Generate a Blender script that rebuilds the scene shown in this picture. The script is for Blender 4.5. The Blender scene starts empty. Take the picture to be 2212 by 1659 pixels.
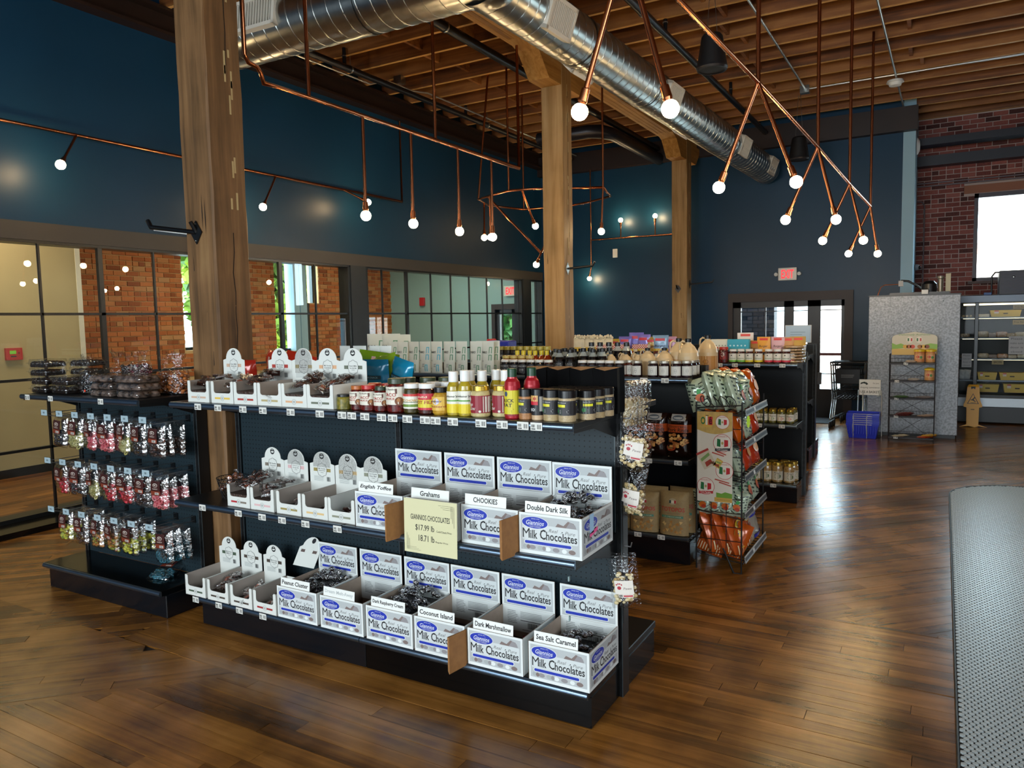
import bpy, math, random
from mathutils import Matrix, Vector
from math import sin, cos, pi, radians, hypot, atan2, sqrt
random.seed(7)
SC = bpy.context.scene
COL = SC.collection

# ------------------------------------------------------------------ camera
def rotm(yaw, pitch, roll):
    f = Vector((sin(yaw)*cos(pitch), cos(yaw)*cos(pitch), sin(pitch)))
    r = Vector((cos(yaw), -sin(yaw), 0)); u = r.cross(f)
    r2 = r*cos(roll) + u*sin(roll); u2 = u*cos(roll) - r*sin(roll)
    return Matrix(((r2.x, u2.x, -f.x), (r2.y, u2.y, -f.y), (r2.z, u2.z, -f.z)))
cam_d = bpy.data.cameras.new('camera'); cam = bpy.data.objects.new('camera', cam_d); COL.objects.link(cam)
cam_d.sensor_width = 36; cam_d.lens = 1621.07/2212*36; cam_d.clip_start = .05; cam_d.clip_end = 300
cam.matrix_world = Matrix.Translation((0, 0, 1.70)) @ rotm(-.521305, -.0831757, -.0203696).to_4x4()
SC.camera = cam

# ------------------------------------------------------------------ world, daylight through the windows, exposure
W = bpy.data.worlds.new('sky'); SC.world = W; W.use_nodes = True
wn = W.node_tree.nodes; wl = W.node_tree.links
bg = wn['Background']; bg.inputs['Color'].default_value = (.66, .84, 1.0, 1); bg.inputs['Strength'].default_value = 12.0
def daylight(name, loc, rot, sx, sy, power, col=(.84, .94, 1.0)):
    d = bpy.data.lights.new(name, 'AREA'); d.shape = 'RECTANGLE'; d.size = sx; d.size_y = sy; d.energy = power; d.color = col
    o = bpy.data.objects.new(name, d); COL.objects.link(o); o.location = loc; o.rotation_euler = rot
    return o
# sky light entering by the shop's big front windows (behind the camera), plus an added unseen light at the right wall
daylight('front_window_light', (-2.8, -4.3, 1.75), (radians(70), 0, 0), 5.0, 2.6, 330)
daylight('front_window_light', (2.4, -4.3, 1.75), (radians(70), 0, 0), 3.4, 2.6, 110)
daylight('right_fill_light', (5.9, -1.2, 2.2), (0, radians(72), 0), 2.2, 4.4, 190)
# added unseen area lights brightening the passage behind the glass wall
for _y in (4.2, 7.6, 11.4):
    daylight('passage_fill', (-8.6, _y, 3.55), (0, 0, 0), .9, .9, 34, (1, .80, .56))
def portal(loc, rot, sx, sy):
    o = daylight('window_portal', loc, rot, sx, sy, 0); o.data.cycles.is_portal = True
portal((-2.3, 13.55, 1.0), (radians(90), 0, pi), 1.8, 1.9)
portal((.83, 14.72, 2.9), (radians(90), 0, pi), .8, 1.4); portal((4.5, 14.72, 2.9), (radians(90), 0, pi), 2.2, 1.4)
portal((-10.95, 9.8, 2.2), (0, radians(-90), 0), 2.0, 3.6)
SC.view_settings.view_transform = 'Standard'; SC.view_settings.look = 'None'
SC.view_settings.gamma = 1; SC.view_settings.use_curve_mapping = False
SC.view_settings.exposure = 0.9
BULB = 100.0      # emission of the bulbs

# ------------------------------------------------------------------ materials
def lin(c):
    if isinstance(c, str):
        c = [int(c[i:i+2], 16)/255 for i in (1, 3, 5)]
    return tuple(x/12.92 if x <= .04045 else ((x+.055)/1.055)**2.4 for x in c) + (1,)
MATS = {}
def nn(m, t, **kw):
    n = m.node_tree.nodes.new(t)
    for k, v in kw.items():
        setattr(n, k, v)
    return n
def M(key, color='#808080', rough=.5, metal=0, coat=0, emit=0, alpha=1, trans=0, spec=None, noise=0, nscale=20, bump=0, bscale=60, c2=None, aniso=None):
    if key in MATS: return MATS[key]
    m = bpy.data.materials.new(key); m.use_nodes = True; MATS[key] = m
    b = m.node_tree.nodes['Principled BSDF']; L = m.node_tree.links
    b.inputs['Base Color'].default_value = lin(color); b.inputs['Roughness'].default_value = rough
    b.inputs['Metallic'].default_value = metal; b.inputs['Coat Weight'].default_value = coat; b.inputs['Coat Roughness'].default_value = .06
    if spec is not None: b.inputs['Specular IOR Level'].default_value = spec
    if trans: b.inputs['Transmission Weight'].default_value = trans
    if alpha < 1: b.inputs['Alpha'].default_value = alpha
    if emit:
        b.inputs['Emission Color'].default_value = lin(color); b.inputs['Emission Strength'].default_value = emit
    if noise or bump:
        g = nn(m, 'ShaderNodeNewGeometry')
        def vec(scale, sc3=None):
            if sc3 is None: return g.outputs['Position']
            mp = nn(m, 'ShaderNodeMapping'); mp.inputs['Scale'].default_value = sc3; L.new(g.outputs['Position'], mp.inputs['Vector']); return mp.outputs[0]
    if noise:
        t = nn(m, 'ShaderNodeTexNoise'); t.inputs['Scale'].default_value = nscale; t.inputs['Detail'].default_value = 5
        L.new(vec(nscale, aniso), t.inputs['Vector'])
        r = nn(m, 'ShaderNodeValToRGB'); a = lin(color); bb = lin(c2) if c2 else tuple(x*(1-noise) for x in a[:3])+(1,)
        r.color_ramp.elements[0].position = .36; r.color_ramp.elements[1].position = .64
        r.color_ramp.elements[0].color = bb; r.color_ramp.elements[1].color = a
        L.new(t.outputs['Fac'], r.inputs['Fac']); L.new(r.outputs['Color'], b.inputs['Base Color'])
    if bump:
        t = nn(m, 'ShaderNodeTexNoise'); t.inputs['Scale'].default_value = bscale; t.inputs['Detail'].default_value = 4
        L.new(vec(bscale, aniso), t.inputs['Vector'])
        bp = nn(m, 'ShaderNodeBump'); bp.inputs['Strength'].default_value = bump; bp.inputs['Distance'].default_value = .01
        L.new(t.outputs['Fac'], bp.inputs['Height']); L.new(bp.outputs['Normal'], b.inputs['Normal'])
    return m
def C(hexcol, rough=.5, **kw):
    """a plain painted or printed colour"""
    return M('col_%s_%d%s' % (hexcol[1:], rough*100, ''.join(k[0] for k in kw)), hexcol, rough, **kw)
def glass_film(key, tint=(1, 1, 1), rough=.03, gloss=.5, bump=0, bscale=40, mult=1.25):
    """thin clear sheet: see-through with mirror reflections growing at grazing angles"""
    if key in MATS: return MATS[key]
    m = bpy.data.materials.new(key); m.use_nodes = True; MATS[key] = m; L = m.node_tree.links
    m.node_tree.nodes.remove(m.node_tree.nodes['Principled BSDF']); out = m.node_tree.nodes['Material Output']
    tr = nn(m, 'ShaderNodeBsdfTransparent'); tr.inputs['Color'].default_value = (*tint, 1)
    gl = nn(m, 'ShaderNodeBsdfGlossy'); gl.inputs['Roughness'].default_value = rough
    fr = nn(m, 'ShaderNodeFresnel'); fr.inputs['IOR'].default_value = 1.5
    mu = nn(m, 'ShaderNodeMath', operation='MULTIPLY_ADD'); mu.inputs[1].default_value = mult; mu.inputs[2].default_value = gloss
    L.new(fr.outputs[0], mu.inputs[0])
    ge = nn(m, 'ShaderNodeNewGeometry'); iv = nn(m, 'ShaderNodeMath', operation='SUBTRACT'); iv.inputs[0].default_value = 1; L.new(ge.outputs['Backfacing'], iv.inputs[1])
    m2 = nn(m, 'ShaderNodeMath', operation='MULTIPLY'); L.new(mu.outputs[0], m2.inputs[0]); L.new(iv.outputs[0], m2.inputs[1])
    mx = nn(m, 'ShaderNodeMixShader'); L.new(m2.outputs[0], mx.inputs[0]); L.new(tr.outputs[0], mx.inputs[1]); L.new(gl.outputs[0], mx.inputs[2]); L.new(mx.outputs[0], out.inputs[0])
    if bump:
        g = nn(m, 'ShaderNodeTexCoord'); t = nn(m, 'ShaderNodeTexNoise'); t.inputs['Scale'].default_value = bscale; t.inputs['Detail'].default_value = 2
        L.new(g.outputs['Object'], t.inputs['Vector']); bp = nn(m, 'ShaderNodeBump'); bp.inputs['Strength'].default_value = bump; bp.inputs['Distance'].default_value = .02
        L.new(t.outputs['Fac'], bp.inputs['Height']); L.new(bp.outputs['Normal'], gl.inputs['Normal']); L.new(bp.outputs['Normal'], fr.inputs['Normal'])
    return m
def wood(key, cols, rotz=0, sc=(1.5, 22, 22), rough=.45, rrange=.1, bump=.15, coat=0, vary=.5, blot=.5, gw=1):
    """grain along local x after turning by rotz; each piece takes its own tone from its island and object random"""
    if key in MATS: return MATS[key]
    m = bpy.data.materials.new(key); m.use_nodes = True; MATS[key] = m; L = m.node_tree.links
    b = m.node_tree.nodes['Principled BSDF']
    g = nn(m, 'ShaderNodeNewGeometry'); oi = nn(m, 'ShaderNodeObjectInfo')
    ad = nn(m, 'ShaderNodeMath', operation='ADD'); L.new(g.outputs['Random Per Island'], ad.inputs[0]); L.new(oi.outputs['Random'], ad.inputs[1])
    fr = nn(m, 'ShaderNodeMath', operation='FRACT'); L.new(ad.outputs[0], fr.inputs[0])
    mp = nn(m, 'ShaderNodeVectorRotate', rotation_type='Z_AXIS'); mp.inputs['Angle'].default_value = rotz; L.new(g.outputs['Position'], mp.inputs['Vector'])
    off = nn(m, 'ShaderNodeVectorMath', operation='SCALE'); off.inputs[0].default_value = (37, 11, 5); L.new(fr.outputs[0], off.inputs['Scale'])
    a2 = nn(m, 'ShaderNodeVectorMath', operation='ADD'); L.new(mp.outputs[0], a2.inputs[0]); L.new(off.outputs[0], a2.inputs[1])
    ms = nn(m, 'ShaderNodeVectorMath', operation='MULTIPLY'); ms.inputs[1].default_value = sc; L.new(a2.outputs[0], ms.inputs[0])
    n1 = nn(m, 'ShaderNodeTexNoise'); n1.inputs['Scale'].default_value = 1; n1.inputs['Detail'].default_value = 6; n1.inputs['Roughness'].default_value = .6; n1.inputs['Distortion'].default_value = .4
    L.new(ms.outputs[0], n1.inputs['Vector'])
    n2 = nn(m, 'ShaderNodeTexNoise'); n2.inputs['Scale'].default_value = 2.6; n2.inputs['Detail'].default_value = 4; L.new(g.outputs['Position'], n2.inputs['Vector'])
    # tone = .5 + grain + piece + blotch
    t1 = nn(m, 'ShaderNodeMath', operation='MULTIPLY_ADD'); t1.inputs[1].default_value = vary; L.new(fr.outputs[0], t1.inputs[0]); t1.inputs[2].default_value = -.5*vary-.5*blot+.5*(1-gw)
    t2 = nn(m, 'ShaderNodeMath', operation='MULTIPLY_ADD'); L.new(n1.outputs['Fac'], t2.inputs[0]); t2.inputs[1].default_value = gw; L.new(t1.outputs[0], t2.inputs[2])
    t3 = nn(m, 'ShaderNodeMath', operation='MULTIPLY_ADD'); L.new(n2.outputs['Fac'], t3.inputs[0]); t3.inputs[1].default_value = blot; L.new(t2.outputs[0], t3.inputs[2])
    r = nn(m, 'ShaderNodeValToRGB'); e = r.color_ramp.elements
    e[0].position = .2; e[1].position = .8; e[0].color = lin(cols[0]); e[1].color = lin(cols[-1])
    for i, c in enumerate(cols[1:-1]):
        x = e.new(.2+.6*(i+1)/(len(cols)-1)); x.color = lin(c)
    L.new(t3.outputs[0], r.inputs['Fac']); L.new(r.outputs['Color'], b.inputs['Base Color'])
    rr = nn(m, 'ShaderNodeMath', operation='MULTIPLY_ADD'); L.new(n2.outputs['Fac'], rr.inputs[0]); rr.inputs[1].default_value = rrange*2; rr.inputs[2].default_value = rough-rrange
    L.new(rr.outputs[0], b.inputs['Roughness']); b.inputs['Coat Weight'].default_value = coat; b.inputs['Coat Roughness'].default_value = .12
    bp = nn(m, 'ShaderNodeBump'); bp.inputs['Strength'].default_value = bump; bp.inputs['Distance'].default_value = .006
    L.new(n1.outputs['Fac'], bp.inputs['Height']); L.new(bp.outputs['Normal'], b.inputs['Normal'])
    return m
def island_mat(key, cols, rough=.8, bump=.4, bscale=90, coat=0, noise=.5):
    """one tone per piece from a ramp, with fine relief (bricks, candies)"""
    if key in MATS: return MATS[key]
    m = bpy.data.materials.new(key); m.use_nodes = True; MATS[key] = m; L = m.node_tree.links
    b = m.node_tree.nodes['Principled BSDF']; b.inputs['Roughness'].default_value = rough; b.inputs['Coat Weight'].default_value = coat
    g = nn(m, 'ShaderNodeNewGeometry'); oi = nn(m, 'ShaderNodeObjectInfo')
    ad = nn(m, 'ShaderNodeMath', operation='ADD'); L.new(g.outputs['Random Per Island'], ad.inputs[0]); L.new(oi.outputs['Random'], ad.inputs[1])
    fr = nn(m, 'ShaderNodeMath', operation='FRACT'); L.new(ad.outputs[0], fr.inputs[0])
    n1 = nn(m, 'ShaderNodeTexNoise'); n1.inputs['Scale'].default_value = bscale; n1.inputs['Detail'].default_value = 4; L.new(g.outputs['Position'], n1.inputs['Vector'])
    mx = nn(m, 'ShaderNodeMath', operation='MULTIPLY_ADD'); L.new(n1.outputs['Fac'], mx.inputs[0]); mx.inputs[1].default_value = noise; 
    s2 = nn(m, 'ShaderNodeMath', operation='SUBTRACT'); L.new(fr.outputs[0], s2.inputs[0]); s2.inputs[1].default_value = noise*.5; L.new(s2.outputs[0], mx.inputs[2])
    r = nn(m, 'ShaderNodeValToRGB'); e = r.color_ramp.elements; e[0].color = lin(cols[0]); e[1].color = lin(cols[-1])
    for i, c in enumerate(cols[1:-1]):
        x = e.new((i+1)/(len(cols)-1)); x.color = lin(c)
    L.new(mx.outputs[0], r.inputs['Fac']); L.new(r.outputs['Color'], b.inputs['Base Color'])
    if bump:
        bp = nn(m, 'ShaderNodeBump'); bp.inputs['Strength'].default_value = bump; bp.inputs['Distance'].default_value = .008
        L.new(n1.outputs['Fac'], bp.inputs['Height']); L.new(bp.outputs['Normal'], b.inputs['Normal'])
    return m
def peg_mat(key, color, pitch=.0254, rad=.0036):
    if key in MATS: return MATS[key]
    m = M(key, color, .40, spec=.28); L = m.node_tree.links; b = m.node_tree.nodes['Principled BSDF']
    g = nn(m, 'ShaderNodeTexCoord'); s = nn(m, 'ShaderNodeSeparateXYZ'); L.new(g.outputs['Object'], s.inputs[0])
    ds = []
    for ax in ('X', 'Z'):
        d = nn(m, 'ShaderNodeMath', operation='DIVIDE'); d.inputs[1].default_value = pitch; L.new(s.outputs[ax], d.inputs[0])
        f = nn(m, 'ShaderNodeMath', operation='FRACT'); L.new(d.outputs[0], f.inputs[0])
        q = nn(m, 'ShaderNodeMath', operation='SUBTRACT'); q.inputs[1].default_value = .5; L.new(f.outputs[0], q.inputs[0])
        p = nn(m, 'ShaderNodeMath', operation='MULTIPLY'); L.new(q.outputs[0], p.inputs[0]); L.new(q.outputs[0], p.inputs[1]); ds.append(p)
    a = nn(m, 'ShaderNodeMath', operation='ADD'); L.new(ds[0].outputs[0], a.inputs[0]); L.new(ds[1].outputs[0], a.inputs[1])
    lt = nn(m, 'ShaderNodeMath', operation='LESS_THAN'); lt.inputs[1].default_value = (rad/pitch)**2; L.new(a.outputs[0], lt.inputs[0])
    mx = nn(m, 'ShaderNodeMix', data_type='RGBA'); L.new(lt.outputs[0], mx.inputs[0]); mx.inputs[6].default_value = lin(color); mx.inputs[7].default_value = (.002, .003, .004, 1)
    L.new(mx.outputs[2], b.inputs['Base Color'])
    return m

# ------------------------------------------------------------------ mesh builder
def fr(o, u, v):
    u = Vector(u); v = Vector(v); w = u.cross(v); o = Vector(o)
    return Matrix(((u.x, v.x, w.x, o.x), (u.y, v.y, w.y, o.y), (u.z, v.z, w.z, o.z), (0, 0, 0, 1)))
def FRONT(x, y, z): return fr((x, y, z), (1, 0, 0), (0, 0, 1))      # u right, v up, facing -y
def SIDE(x, y, z): return fr((x, y, z), (0, 1, 0), (0, 0, 1))       # facing +x
TXT = {}
def text_geo(s, bold, shear):
    k = (s, bold, shear)
    if k not in TXT:
        c = bpy.data.curves.new('t', 'FONT'); c.body = s; c.resolution_u = 2; c.offset = bold; c.shear = shear
        o = bpy.data.objects.new('t', c); m = o.to_mesh()
        v = [(p.co.x, p.co.y) for p in m.vertices]; f = [tuple(q.vertices) for q in m.polygons]
        up = all(q.normal.z >= 0 for q in m.polygons)
        if not up: f = [t[::-1] if m.polygons[i].normal.z < 0 else t for i, t in enumerate(f)]
        o.to_mesh_clear(); bpy.data.objects.remove(o); bpy.data.curves.remove(c)
        x0 = min(p[0] for p in v); x1 = max(p[0] for p in v); y0 = min(p[1] for p in v); y1 = max(p[1] for p in v)
        TXT[k] = ([((p[0]-x0)/(x1-x0), (p[1]-y0)/(y1-y0)) for p in v], f, (x1-x0), (y1-y0))
    return TXT[k]
class B:
    def __init__(s): s.v = []; s.f = []; s.m = []; s.sm = []; s.F = None; s.fn = None
    def add(s, vs, fs, mat, smooth=False):
        n = len(s.v)
        for p in vs:
            if s.fn: p = s.fn(p)
            if s.F is not None: p = s.F @ Vector(p)
            s.v.append(tuple(p))
        for f in fs:
            s.f.append(tuple(n+i for i in f)); s.m.append(mat); s.sm.append(smooth)
        return s
    def box(s, x0, x1, y0, y1, z0, z1, mat, skip=()):
        v = [(x, y, z) for z in (z0, z1) for y in (y0, y1) for x in (x0, x1)]
        f = {'b': (0, 2, 3, 1), 't': (4, 5, 7, 6), 'f': (0, 1, 5, 4), 'k': (2, 6, 7, 3), 'l': (0, 4, 6, 2), 'r': (1, 3, 7, 5)}
        return s.add(v, [f[k] for k in f if k not in skip], mat)
    def bbox(s, x0, x1, y0, y1, z0, z1, mat, b=.003):
        """box with chamfered edges all round"""
        xs = (x0, x0+b, x1-b, x1); ys = (y0, y0+b, y1-b, y1); zs = (z0, z0+b, z1-b, z1)
        ring = lambda x, y, z: [(xs[x], ys[1-0], z)]
        L = []
        def loop(ix, z):   # 8 points of an octagon
            a, c = (xs[0], xs[3]) if ix == 0 else (xs[1], xs[2]); d, e = (ys[0], ys[3]) if ix == 0 else (ys[1], ys[2])
            if ix == 0: return [(xs[1], d, z), (xs[2], d, z), (c, ys[1], z), (c, ys[2], z), (xs[2], e, z), (xs[1], e, z), (a, ys[2], z), (a, ys[1], z)]
            return [(a, d, z), (c, d, z), (c, d, z), (c, e, z), (c, e, z), (a, e, z), (a, e, z), (a, d, z)]
        v = [(xs[1], ys[1], z0), (xs[2], ys[1], z0), (xs[2], ys[2], z0), (xs[1], ys[2], z0)] + loop(0, zs[1]) + loop(0, zs[2]) + [(xs[1], ys[1], z1), (xs[2], ys[1], z1), (xs[2], ys[2], z1), (xs[1], ys[2], z1)]
        f = [(3, 2, 1, 0), (20, 21, 22, 23)]
        for i in range(8):
            j = (i+1) % 8; f.append((4+i, 4+j, 12+j, 12+i))
        for i in range(4):
            j = (i+1) % 4; a, c = 4+2*i, 4+2*i+1; f.append((i, j, c, a)); f.append((12+2*i, 12+2*i+1, 20+j, 20+i))
            p, q = 4+(2*i-1) % 8, 4+2*i; f.append((i, q, p)); f.append((20+i, 12+(2*i-1) % 8, 12+2*i))
        return s.add(v, f, mat)
    def rect(s, x0, x1, y0, y1, w, mat, n=1, k=1):
        v = [(x0+(x1-x0)*i/n, y0+(y1-y0)*j/k, w) for j in range(k+1) for i in range(n+1)]
        return s.add(v, [(j*(n+1)+i, j*(n+1)+i+1, (j+1)*(n+1)+i+1, (j+1)*(n+1)+i) for j in range(k) for i in range(n)], mat)
    def poly(s, pts, w, mat): return s.add([(x, y, w) for x, y in pts], [tuple(range(len(pts)))], mat)
    def rrect(s, x0, x1, y0, y1, w, mat, r=.005, n=4):
        p = []
        for cx, cy, a in ((x1-r, y1-r, 0), (x0+r, y1-r, 90), (x0+r, y0+r, 180), (x1-r, y0+r, 270)):
            p += [(cx+r*cos(radians(a+90*i/n)), cy+r*sin(radians(a+90*i/n))) for i in range(n+1)]
        return s.poly(p, w, mat)
    def ell(s, cx, cy, rx, ry, w, mat, n=20, a0=0, a1=360):
        return s.poly([(cx+rx*cos(radians(a0+(a1-a0)*i/n)), cy+ry*sin(radians(a0+(a1-a0)*i/n))) for i in range(n if a1-a0 == 360 else n+1)], w, mat)
    def ring(s, cx, cy, rx, ry, t, w, mat, n=20, wav=0, lob=0):
        v = []; f = []
        for i in range(n):
            a = 2*pi*i/n; k = 1+wav*cos(lob*a)
            v += [(cx+rx*k*cos(a), cy+ry*k*sin(a), w), (cx+(rx*k-t)*cos(a), cy+(ry*k-t)*sin(a), w)]
        for i in range(n):
            j = (i+1) % n; f.append((2*i, 2*j, 2*j+1, 2*i+1))
        return s.add(v, f, mat)
    def text(s, t, cx, cy, h, w, mat, width=None, bold=0, shear=0, al='c'):
        g, f, tw, th = text_geo(t, bold, shear)
        if width is None: width = h*tw/th
        x0 = cx-width/2 if al == 'c' else cx
        return s.add([(x0+p[0]*width, cy-h/2+p[1]*h, w) for p in g], f, mat)
    def lines(s, x0, x1, y0, y1, n, w, mat, duty=.4, rag=.25, rnd=None):
        r = rnd or random
        for i in range(n):
            y = y1-(y1-y0)*(i+.5)/n; hh = (y1-y0)/n*duty/2
            s.rect(x0, x1-(x1-x0)*rag*r.random(), y-hh, y+hh, w, mat)
        return s
    def bars(s, x0, x1, y0, y1, w, mat, n=14):
        r = random.Random(3); x = x0
        while x < x1:
            d = (x1-x0)/n*(.35+r.random()*.7); s.rect(x, min(x+d, x1), y0, y1, w, mat); x += d*(1.5+r.random())
        return s
    def prism(s, pts, z0, z1, mat, cap=True, smooth=False):
        n = len(pts); v = [(x, y, z0) for x, y in pts]+[(x, y, z1) for x, y in pts]
        f = [(i, (i+1) % n, n+(i+1) % n, n+i) for i in range(n)]
        s.add(v, f, mat, smooth)
        if cap: s.add([(x, y, z1) for x, y in pts], [tuple(range(n))], mat); s.add([(x, y, z0) for x, y in pts], [tuple(reversed(range(n)))], mat)
        return s
    def tube(s, pts, r, mat, n=8, cap=True, rr=None):
        P = [Vector(p) for p in pts]; v = []; f = []; up = None
        for i, p in enumerate(P):
            d = (P[min(i+1, len(P)-1)]-P[max(i-1, 0)]).normalized()
            if up is None:
                up = d.orthogonal().normalized()
            else:
                up = (up-d*up.dot(d)).normalized()
            q = d.cross(up); R = rr[i] if rr else r
            if 0 < i < len(P)-1:
                c = (P[i]-P[i-1]).normalized().dot((P[i+1]-P[i]).normalized()); R = R/max(.6, sqrt(max(.01, (1+c)/2)))
            v += [tuple(p+(up*cos(2*pi*k/n)+q*sin(2*pi*k/n))*R) for k in range(n)]
        for i in range(len(P)-1):
            for k in range(n):
                l = (k+1) % n; f.append((i*n+k, i*n+l, (i+1)*n+l, (i+1)*n+k))
        s.add(v, f, mat, True)
        if cap:
            s.add(v[:n], [tuple(reversed(range(n)))], mat); s.add(v[-n:], [tuple(range(n))], mat)
        return s
    def lathe(s, prof, mat, n=16, c=(0, 0, 0), smooth=True):
        """prof: list of (r, z[, mat]); mat given on a point colours the band above it"""
        for i in range(len(prof)-1):
            (r0, z0), (r1, z1) = prof[i][:2], prof[i+1][:2]; mm = prof[i][2] if len(prof[i]) > 2 else mat
            if r0 <= 1e-6 and r1 <= 1e-6: continue
            a = [(c[0]+r0*cos(2*pi*k/n), c[1]+r0*sin(2*pi*k/n), c[2]+z0) for k in range(n)]
            b = [(c[0]+r1*cos(2*pi*k/n), c[1]+r1*sin(2*pi*k/n), c[2]+z1) for k in range(n)]
            if r0 <= 1e-6: s.add([(c[0], c[1], c[2]+z0)]+b, [(0, 1+(k+1) % n, 1+k)[::-1] for k in range(n)] and [(0, 1+k, 1+(k+1) % n)[::-1] for k in range(n)], mm, smooth)
            elif r1 <= 1e-6: s.add(a+[(c[0], c[1], c[2]+z1)], [(k, (k+1) % n, n) for k in range(n)], mm, smooth)
            else: s.add(a+b, [(k, (k+1) % n, n+(k+1) % n, n+k) for k in range(n)], mm, smooth)
        return s
    def ball(s, c, r, mat, n=10, k=6, sq=(1, 1, 1)):
        v = [(c[0], c[1], c[2]-r*sq[2])]; f = []
        for j in range(1, k):
            a = -pi/2+pi*j/k
            v += [(c[0]+r*sq[0]*cos(a)*cos(2*pi*i/n), c[1]+r*sq[1]*cos(a)*sin(2*pi*i/n), c[2]+r*sq[2]*sin(a)) for i in range(n)]
        v.append((c[0], c[1], c[2]+r*sq[2])); T = len(v)-1
        for i in range(n):
            f.append((0, 1+(i+1) % n, 1+i)); f.append((T, T-n+i, T-n+(i+1) % n))
            for j in range(k-2):
                a = 1+j*n; f.append((a+i, a+(i+1) % n, a+n+(i+1) % n, a+n+i))
        return s.add(v, f, mat, True)
    def grid(s, fn, nu, nv, mat, smooth=True, close=False):
        v = [fn(i/nu, j/nv) for j in range(nv+1) for i in range(nu+1)]
        return s.add(v, [(j*(nu+1)+i, j*(nu+1)+i+1, (j+1)*(nu+1)+i+1, (j+1)*(nu+1)+i) for j in range(nv) for i in range(nu)], mat, smooth)
    def mesh(s, name):
        me = bpy.data.meshes.new(name); me.from_pydata(s.v, [], s.f)
        ks = []
        for m in s.m:
            if m not in ks: ks.append(m)
        for m in ks: me.materials.append(m)
        ix = {m: i for i, m in enumerate(ks)}
        me.polygons.foreach_set('material_index', [ix[m] for m in s.m]); me.polygons.foreach_set('use_smooth', s.sm)
        me.update(); return me
def tag(o, label=None, cat=None, group=None, kind=None):
    if label: o['label'] = label
    if cat: o['category'] = cat
    if group: o['group'] = group
    if kind: o['kind'] = kind
    return o
def part(name, b, parent=None, loc=None, rot=None, label=None, kind=None):
    o = bpy.data.objects.new(name, b if isinstance(b, bpy.types.Mesh) else b.mesh(name)); COL.objects.link(o)
    if parent: o.parent = parent; KIDS.setdefault(parent.name, []).append(o)
    if loc: o.location = loc
    if rot: o.rotation_euler = rot
    return tag(o, label, kind=kind)
def thing(name, label, cat, loc=(0, 0, 0), rz=0, group=None, kind=None):
    o = bpy.data.objects.new(name, None); COL.objects.link(o); o.location = loc; o.rotation_euler = (0, 0, rz); o.empty_display_size = .05
    return tag(o, label, cat, group, kind)
def solo(name, b, label, cat, loc=None, rot=None, group=None, kind=None):
    return tag(part(name, b, None, loc, rot), label, cat, group, kind)
def struct(name, b, parent=None):
    o = part(name, b, parent)
    if not parent: o['kind'] = 'structure'
    return o
def dup(r, loc=None, rot=None, label=None, group=None, scale=None, sub=None):
    """copy of a thing with copies of its parts and sub-parts; sub swaps materials {old: new} on the copy"""
    def cp(o, par):
        c = o.copy(); COL.objects.link(c)
        if par: c.parent = par; KIDS.setdefault(par.name, []).append(c)
        if sub and o.type == 'MESH':
            for i, sl in enumerate(c.material_slots):
                if o.data.materials[i] in sub: sl.link = 'OBJECT'; sl.material = sub[o.data.materials[i]]
        for ch in list(KIDS.get(o.name, ())): cp(ch, c)
        return c
    c = cp(r, None)
    if loc is not None: c.location = loc
    if rot is not None: c.rotation_euler = rot if not isinstance(rot, (int, float)) else (0, 0, rot)
    if scale: c.scale = scale if not isinstance(scale, (int, float)) else (scale,)*3
    if label: c['label'] = label
    if group: c['group'] = group
    return c
KIDS = {}
ORD = 'first second third fourth fifth sixth seventh eighth ninth tenth eleventh twelfth thirteenth fourteenth fifteenth sixteenth seventeenth eighteenth nineteenth twentieth'.split()
GALV = M('galvanised', '#b9bcb8', .28, 1, noise=.22, nscale=9, bump=.02, bscale=30)
BLK = M('black_steel', '#080b0e', .36, spec=.45)
BLKG = M('black_gloss', '#050607', .16, spec=.35)
PEG = peg_mat('pegboard', '#1f2c32')
COP = M('copper', '#c07a52', .22, 1, noise=.2, nscale=6)
COPD = M('copper_dark', '#8a4a2c', .3, 1)
WHT = C('#e6e8e4', .5)
INK = C('#15161a', .5)
CARD = M('kraft_inside', '#a89686', .8, noise=.08, nscale=30)
KRAFT = M('kraft', '#9a6a3a', .75, noise=.15, nscale=40)
FILM = glass_film('clear_film', (.97, .98, .98), .15, .17, .6, 32)
FILM2 = glass_film('crinkly_film', (.96, .97, .97), .14, .24, .9, 55)
# ================================================================== THE SETTING
BLUE = M('teal_blue_paint', '#0c3752', .42, spec=.3, noise=.10, nscale=1.2, bump=.05, bscale=8)
TRIMB = M('dark_trim', '#3b3733', .5); FRAME = M('window_frame', '#0c1012', .35)
FLC = ('#33200d', '#613d17', '#8c5c25', '#a87338')
FLOORX = wood('floor_x', FLC, 0, (1.1, 22, 22), .24, .06, .10, 0, .22, .75, .55)
FLOORD = wood('floor_d', FLC, -pi/4, (1.1, 22, 22), .24, .06, .10, 0, .22, .75, .55)
def clip(poly, a, b, c):
    """keep a*x+b*y>=c"""
    out = []
    for i, p in enumerate(poly):
        q = poly[(i+1) % len(poly)]; dp = a*p[0]+b*p[1]-c; dq = a*q[0]+b*q[1]-c
        if dp >= 0: out.append(p)
        if dp*dq < 0: t = dp/(dp-dq); out.append((p[0]+(q[0]-p[0])*t, p[1]+(q[1]-p[1])*t))
    return out
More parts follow.
